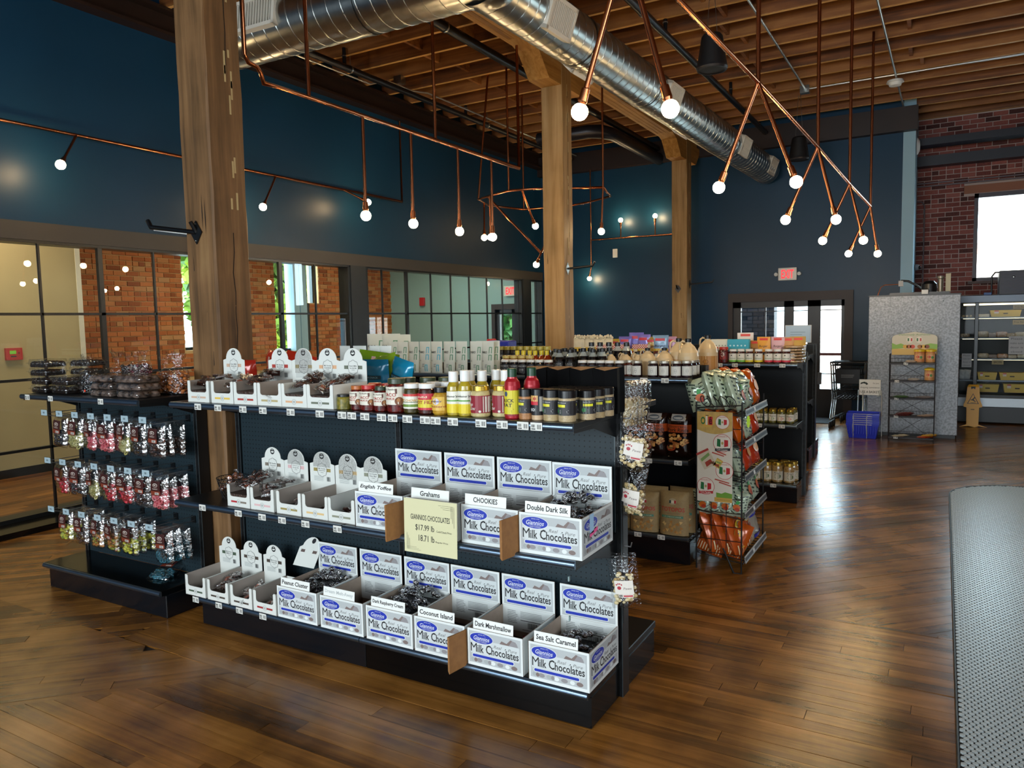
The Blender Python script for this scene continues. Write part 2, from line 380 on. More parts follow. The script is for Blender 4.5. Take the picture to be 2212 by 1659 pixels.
def planks():
    R = random.Random(5); res = []
    zones = [(0, [(0, 1, 2.4), (0, -1, -4.43), (1, 0, -3.89)]), (0, [(0, -1, -2.4), (1, -1, -5.35)]),
             (1, [(0, 1, 4.43)]), (1, [(-1, 0, 3.89), (0, 1, 2.4), (0, -1, -4.43)]), (1, [(0, -1, -2.4), (-1, 1, 5.35)])]
    wd = .083; g = .0011
    for k, hp in zones:
        hp = hp+[(1, 0, -6.95), (-1, 0, -5.0), (0, 1, .3), (0, -1, -14.5)]
        ang = k*pi/4; ca, sa = cos(ang), sin(ang)
        n0, n1 = (int(.3/wd), int(4.5/wd)) if k == 0 else (int(-4/wd), int(16/wd))
        for r in range(n0, n1):
            u = (-7.2 if k == 0 else -5.5)+R.random()*1.1; end = 5.2 if k == 0 else 14
            while u < end:
                ln = .75+R.random()*1.25
                q = [(u+g, r*wd+g), (u+ln-g, r*wd+g), (u+ln-g, (r+1)*wd-g), (u+g, (r+1)*wd-g)]
                p = [(x*ca-y*sa, x*sa+y*ca) for x, y in q]
                for h in hp:
                    p = clip(p, *h)
                    if len(p) < 3: break
                if len(p) >= 3:
                    ar = abs(sum(p[i][0]*p[(i+1) % len(p)][1]-p[(i+1) % len(p)][0]*p[i][1] for i in range(len(p))))/2
                    if ar > .003: res.append((p, k, ar))
                u += ln
    return res
def build_floor():
    b = B(); b.box(-11.5, 6.2, -4.7, 14.9, -.12, -.011, C('#150b05', .9)); fl = struct('floor', b)
    PL = planks(); R = random.Random(9)
    def seen(p):
        cx = sum(q[0] for q in p)/len(p); cy = sum(q[1] for q in p)/len(p)
        d = cam.matrix_world.inverted() @ Vector((cx, cy, 0)); z = -d.z
        if z < .5: return 0
        x = 1106+1621*d.x/z; y = 829-1621*d.y/z
        return 1/z**2 if -60 < x < 2270 and 600 < y < 1760 else 0
    PL.sort(key=lambda t: -t[2]*seen(t[0])*1.0)
    rest = B()
    for i, (p, k, ar) in enumerate(PL):
        a, c = R.gauss(0, .0008), R.gauss(0, .0008); cx, cy = p[0]; n = len(p); h = R.uniform(-.0004, .0002)
        b = B() if i < 300 else rest
        top = [(x, y, h+max(-.001, min(.001, a*(x-cx)+c*(y-cy)))) for x, y in p]
        b.add(top+[(x, y, -.011) for x, y in p], [tuple(range(n))]+[(n+j, n+(j+1) % n, (j+1) % n, j) for j in range(n)], FLOORD if k else FLOORX)
        if i < 300: part('plank', b, fl)
    part('plank_field', rest, fl, kind='stuff')
    b = B(); r = random.Random(4)
    for j in range(30):                                              # boards of the passage beyond the glass
        u = -1.
        while u < 13.4:
            l = .8+r.random()*1.3; b.box(-10.8+j*.125, -10.8+j*.125+.123, u, u+l-.002, -.011, 0, FLOORP, 'b'); u += l
    part('passage_boards', b, fl, kind='stuff')
FLOORP = wood('floor_p', ('#3a1e0a', '#6e431b', '#93602c'), pi/2, (1.1, 20, 20), .35, .06, .1, 0, .45, .4)
build_floor()
# ---- left wall: blue wall above, trim, glass partition with black grid
b = B(); b.box(-7.12, -6.95, -4.6, 13.4, 2.65, 5.15, BLUE); b.box(-7.12, -6.95, -4.6, 1.3, 0, 2.65, BLUE); WL = struct('wall_left', b)
b = B(); b.box(-7.14, -6.925, 1.3, 13.38, 2.495, 2.652, TRIMB); b.box(-7.12, -6.94, 1.3, 13.38, 2.47, 2.495, FRAME); struct('trim_1', b)
b = B(); b.box(-6.97, -6.60, 1.3, 13.38, 0, .05, BLKG); b.box(-7.12, -6.93, 1.3, 13.38, .05, .085, FRAME); struct('trim_2', b)
def glass_bay(n, y0, y1, mull, thick=()):
    b = B(); b.box(-7.10, -6.93, y0, y0+.045, .085, 2.47, FRAME); b.box(-7.10, -6.93, y1-.045, y1, .085, 2.47, FRAME)
    w = struct('window_%d' % n, b)
    for y in mull:
        t = .022 if y in thick else .0085
        part('mullion', B().box(-6.99 if y in thick else -6.976, -6.95, y-t, y+t, .085, 2.47, FRAME), w)
    for z in (.66, 1.276, 1.85): part('glazing_bar', B().box(-6.995, -6.95, y0+.045, y1-.045, z-.012, z+.012, FRAME), w)
    ed = [y0+.045]+list(mull)+[y1-.045]; zs = [.085, .66, 1.276, 1.85, 2.47]
    R = random.Random(n)
    me = None
    for a, c in zip(ed, ed[1:]):
        for z0, z1 in zip(zs, zs[1:]):
            o = part('pane', B().box(-.003, .003, a-(a+c)/2, c-(a+c)/2, -(z1-z0)/2, (z1-z0)/2, PANE), w, (-6.972, (a+c)/2, (z0+z1)/2)); o.rotation_euler = (0, R.gauss(0, .0012), R.gauss(0, .0012))
    return w
PANE = glass_film('window_pane', (.93, .97, .95), .0, .01, mult=1.1)
glass_bay(1, 1.3, 7.76, (1.51, 2.07, 2.63, 3.19, 3.75, 4.31, 4.87, 5.43, 5.99, 6.55, 7.13), (2.07, 4.31, 6.55))
glass_bay(2, 8.07, 12.56, (8.45, 9.02, 9.63, 10.18, 10.73, 11.30, 11.83, 12.42), (9.02,))
glass_bay(3, 12.84, 13.38, (13.15,))
b = B(); b.box(-7.12, -6.92, 7.76, 8.07, .085, 2.495, M('dark_column', '#1c2226', .45)); b.box(-7.12, -6.92, 12.56, 12.84, .085, 2.495, M('dark_column', '')); struct('trim_3', b)
# ---- back wall with the door opening, the return wall to the brick recess
b = B()
for x0, x1, z0, z1 in ((-6.95, -3.2, 0, 5.15), (-3.2, -1.385, 1.95, 5.15), (-1.385, -.60, 0, 5.15)): b.box(x0, x1, 13.4, 13.58, z0, z1, BLUE)
struct('wall_back', b)
b = B()
for x0, x1, z0, z1 in ((-10.9, -8.05, 0, 5.15), (-8.05, -7.55, 1.95, 5.15), (-7.55, -6.951, 0, 5.15)): b.box(x0, x1, 13.4, 13.58, z0, z1, M('pale_teal_paint', '#8fb6b8', .45))
struct('wall_passage', b)
b = B(); b.box(-.60, -.43, 13.4, 14.55, 0, 5.15, M('lit_blue_return', '#8fb4c6', .5)); struct('wall_return', b)  # paler than the blue wall: window light put into the colour
b = B(); b.box(6.0, 6.2, -4.6, 14.9, 0, 5.15, C('#8d5a48', .8)); struct('wall_right', b)
b = B(); b.box(-11.2, 6.2, -4.75, -4.6, 0, 5.15, C('#6a6f70', .8)); struct('wall_front', b)
def brick_wall(parent, F, W, H, holes, mat, mort, course=.0765, ln=.21, most=300, near=None, seed=1, dep=.012, v0=0):
    """running-bond bricks standing proud of their mortar; the nearest ones are pieces of their own"""
    R = random.Random(seed); L = []; rows = int((H-v0)/course)
    for j in range(rows):
        u = -(ln/2 if j % 2 else 0); v = v0+j*course
        hd = j % 6 == 5
        while u < W:
            l = ln/2 if hd else ln; a, c = max(0, u+.005), min(W, u+l-.005); segs = [(a, c)] if c-a > .02 else []
            for h in holes:
                if v+course > h[2]+.01 and v < h[3]-.01:
                    ns = []
                    for p, q in segs:
                        if q <= h[0] or p >= h[1]: ns.append((p, q)); continue
                        if p < h[0]-.02: ns.append((p, h[0]))
                        if q > h[1]+.02: ns.append((h[1], q))
                    segs = ns
            for p, q in segs: L.append((p, q, v+.005, v+course-.005))
            u += l
    if near: L.sort(key=lambda t: abs(t[0]-near[0])+abs(t[2]-near[1]))
    rest = B(); rest.F = F
    for i, (p, q, v, w) in enumerate(L):
        b = B() if i < most else rest; b.F = F; d = dep*(.7+.6*R.random()); e = .0025
        j = [R.uniform(-.0025, .0025) for _ in range(4)]
        lo = [(p, v, 0), (q, v, 0), (q, w, 0), (p, w, 0)]; hi = [(p+e, v+e+j[0], d), (q-e, v+e+j[1], d), (q-e, w-e+j[2], d), (p+e, w-e+j[3], d)]
        b.add(lo+hi, [(4, 5, 6, 7), (0, 1, 5, 4), (1, 2, 6, 5), (2, 3, 7, 6), (3, 0, 4, 7)], mat)
        if i < most: part('brick', b, parent)
    if len(L) > most: part('brick_field', rest, parent, kind='stuff')
BRR = island_mat('brick_red', ('#40221f', '#6e3a34', '#82463e', '#905850'), .85, .4, 60)
BRO = island_mat('brick_orange', ('#8a4a24', '#b06434', '#c07440', '#b98a5c'), .85, .4, 60)
MORT = C('#b0a09a', .95); MORT2 = C('#c9a878', .95)
# recess at the right: brick wall with a bright window
b = B(); y = 14.55
for x0, x1, z0, z1 in ((-.43, .40, 0, 5.15), (.40, 1.25, 0, 2.20), (.40, 1.25, 3.62, 5.15), (1.25, 3.4, 0, 5.15), (3.4, 5.6, 0, 2.2), (3.4, 5.6, 3.62, 5.15), (5.6, 6.2, 0, 5.15)): b.box(x0, x1, y, y+.25, z0, z1, MORT)
WR = struct('wall_recess', b)
brick_wall(WR, FRONT(-.43, y, 0), 2.9, 4.9, [(.83, 1.68, 2.2, 3.62), (.68, 1.83, 3.62, 3.76)], BRR, MORT, near=(.6, 3.2), seed=2, v0=1.75)
def brick_window(n, x0, x1):
    fm = M('window_steel', '#3a3440', .4); b = B()
    b.box(x0, x0+.06, y+.02, y+.12, 2.2, 3.62, fm); b.box(x1-.06, x1, y+.02, y+.12, 2.2, 3.62, fm); b.box(x0, x1, y+.02, y+.12, 3.55, 3.62, fm); b.box(x0, x1, y+.02, y+.12, 2.2, 2.26, fm)
    w = struct('window_%d' % n, b); part('pane', B().box(x0+.06, x1-.06, y+.06, y+.066, 2.26, 3.55, PANE), w); part('sill', B().box(x0-.06, x1+.06, y-.05, y+.02, 2.16, 2.2, C('#5a4a48', .6)), w)
brick_window(4, .40, 1.25); brick_window(5, 3.4, 5.6)
b = B(); b.box(.25, 1.4, y-.03, y-.001, 3.625, 3.755, M('lintel', '#8a5a44', .7)); struct('trim_4', b)
# ---- beyond the glass: pale partition, brick wall with two windows onto trees
BEI = M('beige_paint', '#b3a27c', .55, noise=.06, nscale=2)
b = B(); b.box(-9.56, -9.40, -4.6, 5.5, 0, 5.15, BEI); b.box(-9.57, -9.39, 5.5, 5.56, 0, 5.15, M('rough_edge', '#d8d2c4', .9, bump=.6, bscale=25)); struct('wall_partition', b)
b = B(); b.box(-9.40, -9.385, -4.6, 5.5, 0, .10, BLK); struct('baseboard_partition', b)
xb = -10.8; b = B(); H1 = (8.05, 9.35, 1.33, 3.3); H2 = (10.0, 10.79, 1.22, 3.3); H3 = (10.79, 11.14, 2.14, 3.3)
for y0, y1, z0, z1 in ((-4.6, 8.05, 0, 5.15), (8.05, 9.35, 0, 1.33), (8.05, 9.35, 3.3, 5.15), (9.35, 10.0, 0, 5.15), (10.0, 10.79, 0, 1.22), (10.0, 11.14, 3.3, 5.15), (10.79, 11.14, 0, 2.14), (11.14, 13.4, 0, 5.15)): b.box(xb-.3, xb, y0, y1, z0, z1, MORT2)
WF = struct('wall_far', b)
brick_wall(WF, SIDE(xb, 5.3, 0), 8.1, 3.05, [(a-5.3, c-5.3, d, e) for a, c, d, e in (H1, H2, H3)], BRO, MORT2, near=(3.6, 2.1), seed=3, dep=.014, v0=.9)
for n, (y0, y1, z0, z1) in ((6, H1), (7, (10.0, 11.14, 1.22, 3.3))):
    fm = FRAME; b = B(); b.box(xb-.2, xb-.12, y0, y0+.04, z0, z1, fm); b.box(xb-.2, xb-.12, y1-.04, y1, z0 if n == 6 else 2.14, z1, fm); b.box(xb-.2, xb-.12, y0, y1 if n == 6 else 10.79, z0, z0+.05, fm); b.box(xb-.2, xb-.12, (y0+.3), y0+.335, z0, z1, fm)
    if n == 7: b.box(xb-.2, xb+.03, 10.46, 10.6, z0, z1, M('pale_frame', '#9fc0d2', .4)); b.box(xb-.2, xb+.03, 10.62, 10.79, z0, z1, M('pale_frame', '')); b.box(xb-.16, xb+.02, 10.79, 10.86, z0, 2.14, TRIMB)
    w = struct('window_%d' % n, b); part('pane', B().box(xb-.165, xb-.16, y0+.02, y1-.02, z0 if n == 6 else 2.14, z1, PANE), w)
b = B(); b.box(-10.8, -10.74, 5.0, 13.4, 0, .1, BLK); struct('baseboard_far', b)
# ---- the entrance doors
def door(n, x0, x1, frames, glass, top, head):
    b = B(); y = 13.39
    for a, c in frames: b.box(a, c, y, y+.07, 0, top, M('door_frame', '#1a1a1e', .4))
    b.box(x0, x1, y, y+.07, top-.10, top, M('door_frame', '')); w = struct('door_%d' % n, b)
    part('door_head', B().box(x0-.07, x1+.12, y-.05, y-.001, top, head, M('door_trim', '#332a29', .55)), w)
    part('door_jamb', B().box(x0-.07, x0+.01, y-.05, y-.001, 0, top, M('door_trim', '')), w); part('door_jamb', B().box(x1-.01, x1+.12, y-.05, y-.001, 0, top, M('door_trim', '')), w)
    for a, c, z0, z1 in glass: part('door_pane', B().box(a, c, y+.03, y+.036, z0, z1, PANE), w)
    return w
D1 = door(1, -3.2, -1.385, ((-3.2, -3.06), (-2.34, -2.185), (-1.965, -1.763), (-1.445, -1.385)), ((-3.06, -2.34, .3, 1.85), (-2.185, -1.965, .3, 1.85), (-1.763, -1.445, .3, 1.85)), 1.95, 2.10)
dm = M('door_frame', '')
b = B(); b.box(-1.763, -1.445, 13.39, 13.46, 0, .47, dm); b.box(-3.06, -2.34, 13.39, 13.46, 0, .3, dm); b.box(-2.185, -1.965, 13.39, 13.46, 0, .3, dm); part('kick_panel', b, D1)
b = B(); b.box(-1.763, -1.445, 13.38, 13.46, 1.03, 1.075, M('red_rail', '#5a1c20', .5)); part('push_bar', b, D1)
b = B(); b.box(-3.06, -1.445, 13.40, 13.43, 1.775, 1.79, dm); b.box(-2.66, -2.64, 13.40, 13.43, .3, 1.85, dm); b.box(-1.763, -1.445, 13.40, 13.43, .72, .735, dm); part('door_bar', b, D1)
b = B(); b.box(-1.80, -1.73, 13.375, 13.39, .55, .75, M('steel_pull', '#c8ccd0', .2, 1)); part('door_handle', b, D1)
door(2, -8.05, -7.55, ((-8.05, -7.95), (-7.66, -7.55)), ((-7.95, -7.66, .9, 1.85),), 1.95, 2.06)
# ---- steel along the wall heads
RUST = M('brown_steel', '#24130d', .5, noise=.3, nscale=4)
b = B(); b.box(-6.95, -6.80, 1.0, 13.4, 4.63, 4.66, RUST); b.box(-6.94, -6.92, 1.0, 13.4, 4.66, 4.90, RUST); b.box(-6.95, -6.80, 1.0, 13.4, 4.87, 4.90, RUST); struct('trim_5', b)
b = B(); b.box(-6.95, -.40, 13.26, 13.4, 4.50, 4.86, RUST); struct('trim_6', b)
NAVY = M('navy_steel', '#101626', .4)
b = B(); b.box(-.43, 6, 14.3, 14.55, 4.10, 4.26, NAVY); struct('trim_7', b)
b = B(); b.box(-1.8, 6, 13.9, 14.2, 4.36, 4.47, NAVY); struct('trim_8', b)
# ---- outside: ground, pale building, trees
b = B(); b.box(-60, 60, -30, 80, -.3, -.13, C('#a8a8a4', .9)); struct('ground', b)
t = thing('neighbour_building', 'pale orange building standing across the street beyond the entrance door', 'building', (0, 27, -.13))
part('facade', B().box(-9, 12, 0, .6, 0, 3.6, M('pale_orange', '#f2cdb8', .9)), t); part('roof_edge', B().box(-9.2, 12.2, -.15, .8, 3.6, 3.9, C('#c88a70', .8)), t)
for i in range(7): part('facade_window', B().box(-8+i*2.8, -6.6+i*2.8, -.03, .02, 1.0, 2.6, C('#d8dcdc', .3)), t)
t = thing('porch_wall', 'dark brick porch wall outside the left leaf of the entrance doors', 'wall', (-3.9, 15.3, -.13))
part('core', B().box(0, 1.04, .02, .3, 0, 2.6, C('#3a3434', .9)), t); brick_wall(t, FRONT(0, .02, 0), 1.04, 2.5, [], island_mat('brick_dark', ('#2a2422', '#4a3c38', '#5a4a46'), .9), MORT, most=80, near=(.9, 1.5), seed=4)
def tree(x, y, h, s, lab, cols):
    R = random.Random(s); t = thing('tree', lab, 'tree', (x, y, -.13))
    b = B(); b.tube([(0, 0, 0), (.05, .02, h*.3), (-.06, .05, h*.7)], .2, C('#4a3a2a', .9), 8, rr=[.24, .18, .06])
    for k in range(7):
        a = R.random()*6.28; z = h*(.2+.08*k); b.tube([(0, 0, z), (cos(a)*h*.2, sin(a)*h*.2, z+h*.14)], .05, C('#4a3a2a', .9), 5)
    part('trunk', b, t); b = B(); mt = island_mat('leaf_'+cols[0][1:], cols, .6, 0)
    for _ in range(8000):
        a = R.random()*6.28; zz = R.random(); rr = h*.36*sqrt(R.random())*(.45+1.2*zz*(1.25-zz)); p = Vector((cos(a)*rr, sin(a)*rr, h*(.12+.86*zz)))
        d = Vector((R.gauss(0, 1), R.gauss(0, 1), R.gauss(0, 1))).normalized(); e = d.orthogonal().normalized(); q = .21
        b.add([p-d*q, p+e*q*.6, p+d*q, p-e*q*.6], [(0, 1, 2, 3)], mt)
    part('foliage', b, t, kind='stuff')
tree(-15.5, 15.2, 6.4, 1, 'green leafy tree outside the second brick window', ('#16300e', '#28501a', '#4a7428'))
tree(-14.6, 13.0, 5.2, 2, 'yellow green tree outside the brick window nearest the timber post', ('#2a480e', '#5a7a14', '#86961c'))
tree(-18.0, 18.5, 8.0, 3, 'tall pale green tree behind the other two outside', ('#284c20', '#4a7a36', '#6a9450'))
tree(-11.2, 19.5, 4.6, 4, 'bushy green tree outside the glazed passage door', ('#16300e', '#2c561c', '#4a7a34'))
# ================================================================== CEILING, TIMBER, DUCTS, PIPES
JOI_LIT = wood('joist_lit_edge', ('#8a5a28', '#b8843e', '#d0a05c', '#dcb070'), 0, (1.2, 18, 18), .6, .06, .15, 0, .3, .3)  # joist undersides, paler than the sides: light from below put into the colour
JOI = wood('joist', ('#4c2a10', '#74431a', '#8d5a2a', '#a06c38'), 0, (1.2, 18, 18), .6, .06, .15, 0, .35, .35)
DECK = wood('deck', ('#3c200e', '#6a3d1a', '#82501f'), pi/2, (1.2, 9, 9), .7, .06, .15, 0, .5, .4)
b = B(); b.box(-11.3, 6.2, -4.7, 14.9, 5.15, 5.3, DECK); CE = struct('ceiling', b)
R = random.Random(11); YJ = [9.062+.495*k for k in range(-17, 12)]
me = {}
for y in YJ:
    L = (-6.92, 6.0) if y < 13.35 else (-.43, 6.0); k = L
    if k not in me: me[k] = B().box(L[0], L[1], -.022, .022, -.125, .125, JOI, 'b').box(L[0], L[1], -.022, .022, -.125, -.117, JOI_LIT, 't').mesh('joist')
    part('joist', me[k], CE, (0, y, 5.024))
bm = B().box(-.02, .02, -.225, .225, -.09, .09, JOI).mesh('blocking')
for i in range(len(YJ)-1):
    for x in (-5.55, -4.85, -2.2, -.35, 1.6):
        if R.random() < .72: part('blocking', bm, CE, (x+(.055 if i % 2 else -.055)+R.uniform(-.03, .03), YJ[i]+.2475, 5.04+R.uniform(-.02, .02)))
TIM = wood('timber_h', ('#7a5226', '#a0702f', '#b98a48', '#c8a060'), pi/2, (1.0, 16, 16), .6, .05, .2, 0, .1, .4)
POST = wood('timber_v', ('#2e1d0d', '#5c4020', '#785632', '#8b6b42'), 0, (16, 16, .9), .66, .05, .6, 0, .1, .5)
POST2 = wood('timber_v2', ('#6a4c2a', '#93703e', '#a98453', '#b59463'), 0, (16, 16, .9), .62, .05, .3, 0, .1, .4)
t = thing('timber_beam', 'long timber ceiling beam carried by the three timber posts', 'beam', (-3.925, 7.6, 4.62))
for k in range(4): part('beam_board', B().bbox(-.125+k*.0625+.0008, -.0625+k*.0625-.0008, -6.4, 5.7, 0, .275, TIM, .004), t)
def post(y, mat, lab, corbel=.88):
    t = thing('timber_post', lab, 'post', (-3.88, y+.13, 0)); b = B(); n = 24; R = random.Random(int(y*10))
    xs = [(-.13, -.13), (-.112, -.13), (.112, -.13), (.13, -.112), (.13, .112), (.112, .13), (-.112, .13), (-.13, .112)]
    xs = [(-.118, -.13), (.118, -.13), (.13, -.118), (.13, .118), (.118, .13), (-.118, .13), (-.13, .118), (-.13, -.118)]
    rows = [[(x+R.gauss(0, .0016), yy+R.gauss(0, .0016), 4.62*j/n) for x, yy in xs] for j in range(n+1)]
    v = [p for r in rows for p in r]; f = [(j*8+i, j*8+(i+1) % 8, (j+1)*8+(i+1) % 8, (j+1)*8+i) for j in range(n) for i in range(8)]
    b.add(v, f, mat); part('shaft', b, t)
    b = B()                                                          # drying cracks: dark slits with pale torn edges
    dk = C('#140c06', .9); pl = C('#b8a070', .8)
    for z0, z1, yy in ((2.6, 4.4, .02), (.55, 1.5, .03), (1.55, 2.35, .0)):
        pts = []; z = z0
        while z < z1: pts.append((.1305, yy+R.gauss(0, .006), z)); z += .12
        b.add([(p[0], p[1]-.003, p[2]) for p in pts]+[(p[0], p[1]+.003, p[2]) for p in pts], [(i, len(pts)+i, len(pts)+i+1, i+1) for i in range(len(pts)-1)], dk)
    for _ in range(16):
        z = R.uniform(2.4, 4.4); yy = R.uniform(-.02, .05); b.box(.1301, .1325, yy, yy+.012, z, z+R.uniform(.03, .14), pl)
    for _ in range(5):
        z = R.uniform(.4, 2.3); xx = R.uniform(-.1, .1); b.add([(xx, -.1306, z), (xx+.004, -.1306, z+.1), (xx, -.1306, z+.22), (xx-.003, -.1306, z+.1)], [(0, 1, 2, 3)], dk)
    part('cracks', b, t)
    if corbel:
        b = B(); b.F = fr((.13, 0, 0), (0, 1, 0), (0, 0, 1)); pr = [(-.88, 4.619), (-.66, 4.56), (-.42, 4.32), (.42, 4.32), (min(.66, corbel-.02), 4.56), (corbel, 4.619)]
        b.prism(pr, -.255, -.005, TIM); part('corbel', b, t)
    return t
post(3.03, POST, 'weathered timber post nearest the camera, split down its face'); post(7.77, POST2, 'timber post in the middle of the row, behind the coffee bags'); post(12.5, POST2, 'farthest timber post, before the blue back wall', .70)
def bracket(lab, loc, rz, ln, plate, lug=.03):
    t = thing('sign_bracket', lab, 'bracket', loc, rz); b = B(); b.F = fr((0, 0, 0), (1, 0, 0), (0, 0, 1)); s = .07
    b.prism([(0, -s), (s*.72, 0), (0, s), (-s*.72, 0)], .0, .006, plate); part('diamond_plate', b, t)
    for z in (-.05, .05): part('screw', B().ball((0, -.008, z), .005, GALV, 6, 4), t)
    b = B(); b.tube([(0, -.004, 0), (0, -ln, .015), (0, -ln-.03, .06)], .012, BLK, 6); part('arm', b, t)
    b = B(); 
    for i in range(26): b.ball((0, -.1-i*(ln-.14)/26, -.011), .004, WHT, 5, 3)
    if lug: part('bead_strip', b, t, label='row of pale beads under the arm', kind='stuff')
bracket('black diamond bracket with an arm on the near timber post', (-3.90, 3.028, 2.27), 0, .01, BLK, 0)
t = thing('banner_arm', 'thin black arm with a beaded underside sticking out of the near post to the left', 'bracket', (-3.90, 3.02, 2.27)); b = B(); b.tube([(0, 0, 0), (-.40, -.012, .06), (-.43, -.012, .105)], .014, BLK, 6); part('arm', b, t); b = B()
for i in range(28): b.ball((-.08-i*.0112, -.004, -.003+i*.00168), .0045, WHT, 5, 3)
part('bead_strip', b, t, kind='stuff')
bracket('pale diamond bracket with a black arm on the middle timber post', (-3.748, 7.86, 2.29), pi/2, .31, M('bright_plate', '#cfd6d4', .35, .6), 0)
bracket('dark diamond bracket on the front face of the farthest post', (-3.90, 12.498, 2.19), 0, .07, C('#3a3a3c', .4), 0)
bracket('black bracket whose arm points right from the farthest post', (-3.748, 12.66, 2.27), pi/2, .38, BLK, 0)
# ---- spiral ducts
def spiral_duct(lab, p0, p1, r, pitch, cap=True):
    t = thing('spiral_duct', lab, 'duct', p0); P0 = Vector((0, 0, 0)); P1 = Vector(p1)-Vector(p0); L = P1.length; d = P1.normalized(); u = d.orthogonal().normalized(); v = d.cross(u)
    b = B(); n = 36; m = max(2, int(L/.35)); b.grid(lambda i, j: P0+d*(L*j)+(u*cos(2*pi*i)+v*sin(2*pi*i))*r*(1+.004*sin(j*m*2.1)), n, m, GALV); b.grid(lambda i, j: P0+d*(L*j)+(u*cos(-2*pi*i)+v*sin(-2*pi*i))*(r-.004), 18, 2, GALV)
    part('tube', b, t); b = B(); T = int(L/pitch); k = 18
    b.tube([P0+d*(pitch*i/k)+(u*cos(2*pi*i/k)+v*sin(2*pi*i/k))*r for i in range(T*k)], .0065, GALV, 4); part('seam', b, t)
    b = B()
    for q in [.02]+[x*1.55 for x in range(1, int(L/1.55)+1)]+[L-.02]:
        b.grid(lambda i, j: P0+d*(q-.025+.05*j)+(u*cos(2*pi*i)+v*sin(2*pi*i))*(r+.006), 36, 1, GALV)
    part('collar', b, t); return t, d
def grille(parent, loc, axis, out, w, h):
    u = Vector(axis).normalized(); o = Vector(out).normalized(); v = o.cross(u); b = B(); b.F = fr(loc, u, v); fm = M('grille_white', '#d8d2c4', .45)
    for a in ((-w/2, -w/2+.03, -h/2, h/2), (w/2-.03, w/2, -h/2, h/2), (-w/2, w/2, -h/2, -h/2+.03), (-w/2, w/2, h/2-.03, h/2)): b.box(a[0], a[1], a[2], a[3], -.05, .02, fm)
    b.rect(-w/2+.03, w/2-.03, -h/2+.03, h/2-.03, -.01, C('#0a0a0a', .9)); g = part('grille', b, parent)
    n = 13
    for i in range(n):
        x = -w/2+.035+(w-.07)*(i+.5)/n; b = B(); b.F = fr(loc, u, v); b.box(x-.005, x+.005, -h/2+.03, h/2-.03, -.008, .015, fm); part('louvre', b, g)
t, d = spiral_duct('long round galvanised duct running to the back of the shop', (-2.92, 4.70, 4.16), (-2.60, 13.1, 4.11), .215, .13)
E1 = Vector((1, 0, -.35))
for yy in (.62, 3.2, 6.1, 7.75): yy += .25; grille(t, Vector((-.0+.038*yy, yy, -.005))+E1.normalized()*.215, d, E1, .40, .26)
E2 = Vector((-.8, 0, -.75))
for yy in (1.6, 4.3): yy += .25; grille(t, Vector((.038*yy, yy, -.005))+E2.normalized()*.215, d, E2, .42, .2)
t, d = spiral_duct('short fat galvanised duct crossing at the top, behind the near post', (-5.5, 4.75, 4.225), (-2.85, 4.75, 4.20), .24, .14)
grille(t, Vector((.55, 0, 0))+Vector((0, -.85, .1)).normalized()*.24, d, (0, -1, .12), .48, .26)
b = B(); b.ball((2.62, .06, -.03), .25, GALV, 20, 12); part('elbow', b, t)
# ---- sprinkler pipes, conduits
PIP = M('black_pipe', '#15161a', .35, .3); WIRE = M('steel_conduit', '#c8c8c4', .3, .9)
def pipe(name, lab, cat, pts, r, mat, hang=(), head=()):
    t = thing(name, lab, cat, pts[0]); o = Vector(pts[0]); P = [Vector(p)-o for p in pts]; part('pipe', B().tube(P, r, mat, 10), t)
    for y in hang:
        k = min(1, max(0, (y-pts[0][1])/max(.01, pts[-1][1]-pts[0][1]))); q = P[0]+(P[-1]-P[0])*k
        b = B(); b.tube([q+Vector((0, 0, 0)), q+Vector((0, 0, 4.93-o.z))], .005, GALV, 5); b.tube([q+Vector((0, -.012, 0)), q+Vector((0, .012, 0))], r*1.18, GALV, 10); part('hanger', b, t)
    for y in head:
        k = (y-pts[0][1])/(pts[-1][1]-pts[0][1]); q = P[0]+(P[-1]-P[0])*k; b = B(); b.tube([q, q+Vector((0, 0, .10)), q+Vector((0, 0, .22))], .022, PIP, 8); b.tube([q+Vector((0, 0, .12)), q+Vector((0, 0, .13))], .03, GALV, 8); part('sprinkler', b, t)
    return t
pipe('sprinkler_pipe', 'black sprinkler pipe near the blue left wall', 'pipe', [(-6.22, 5.6, 4.74), (-6.2, 13.2, 4.74)], .04, PIP, (7.1, 10.2), (7.0, 9.6, 12.2))
pipe('sprinkler_pipe', 'thick black pipe running beside the timber beam', 'pipe', [(-4.5, 5.2, 4.72), (-4.5, 13.2, 4.72)], .05, PIP, (6.6, 9.5), ())
pipe('sprinkler_pipe', 'black pipe with red clamps right of the round duct', 'pipe', [(-2.68, 5.4, 4.74), (-2.63, 13.2, 4.74)], .04, PIP, (7.4, 9.4), (8.1, 10.9))
t = pipe('vent_pipe', 'fat dark pipe bending back from the middle post', 'pipe', [(-5.6, 10.75, 4.55), (-4.75, 10.75, 4.55), (-4.58, 10.85, 4.55), (-4.50, 11.1, 4.55), (-4.5, 13.3, 4.55)], .10, M('dark_vent', '#23242c', .35, .4))
pipe('conduit', 'thin steel conduit beside the black pipe near the left wall', 'conduit', [(-6.36, 5.6, 4.72), (-6.34, 7.6, 4.72), (-6.22, 7.8, 4.79), (-6.22, 8.3, 4.79), (-6.10, 8.5, 4.79), (-6.08, 13.2, 4.79)], .011, WIRE)
pipe('conduit', 'pale steel conduit left of the ceiling fixture at right', 'conduit', [(-1.80, 4.5, 4.88), (-1.76, 11.45, 4.88)], .014, WIRE)
pipe('conduit', 'pale steel conduit running over the white smoke detector', 'conduit', [(-.70, 4.5, 4.88), (-.60, 13.9, 4.88)], .014, WIRE)
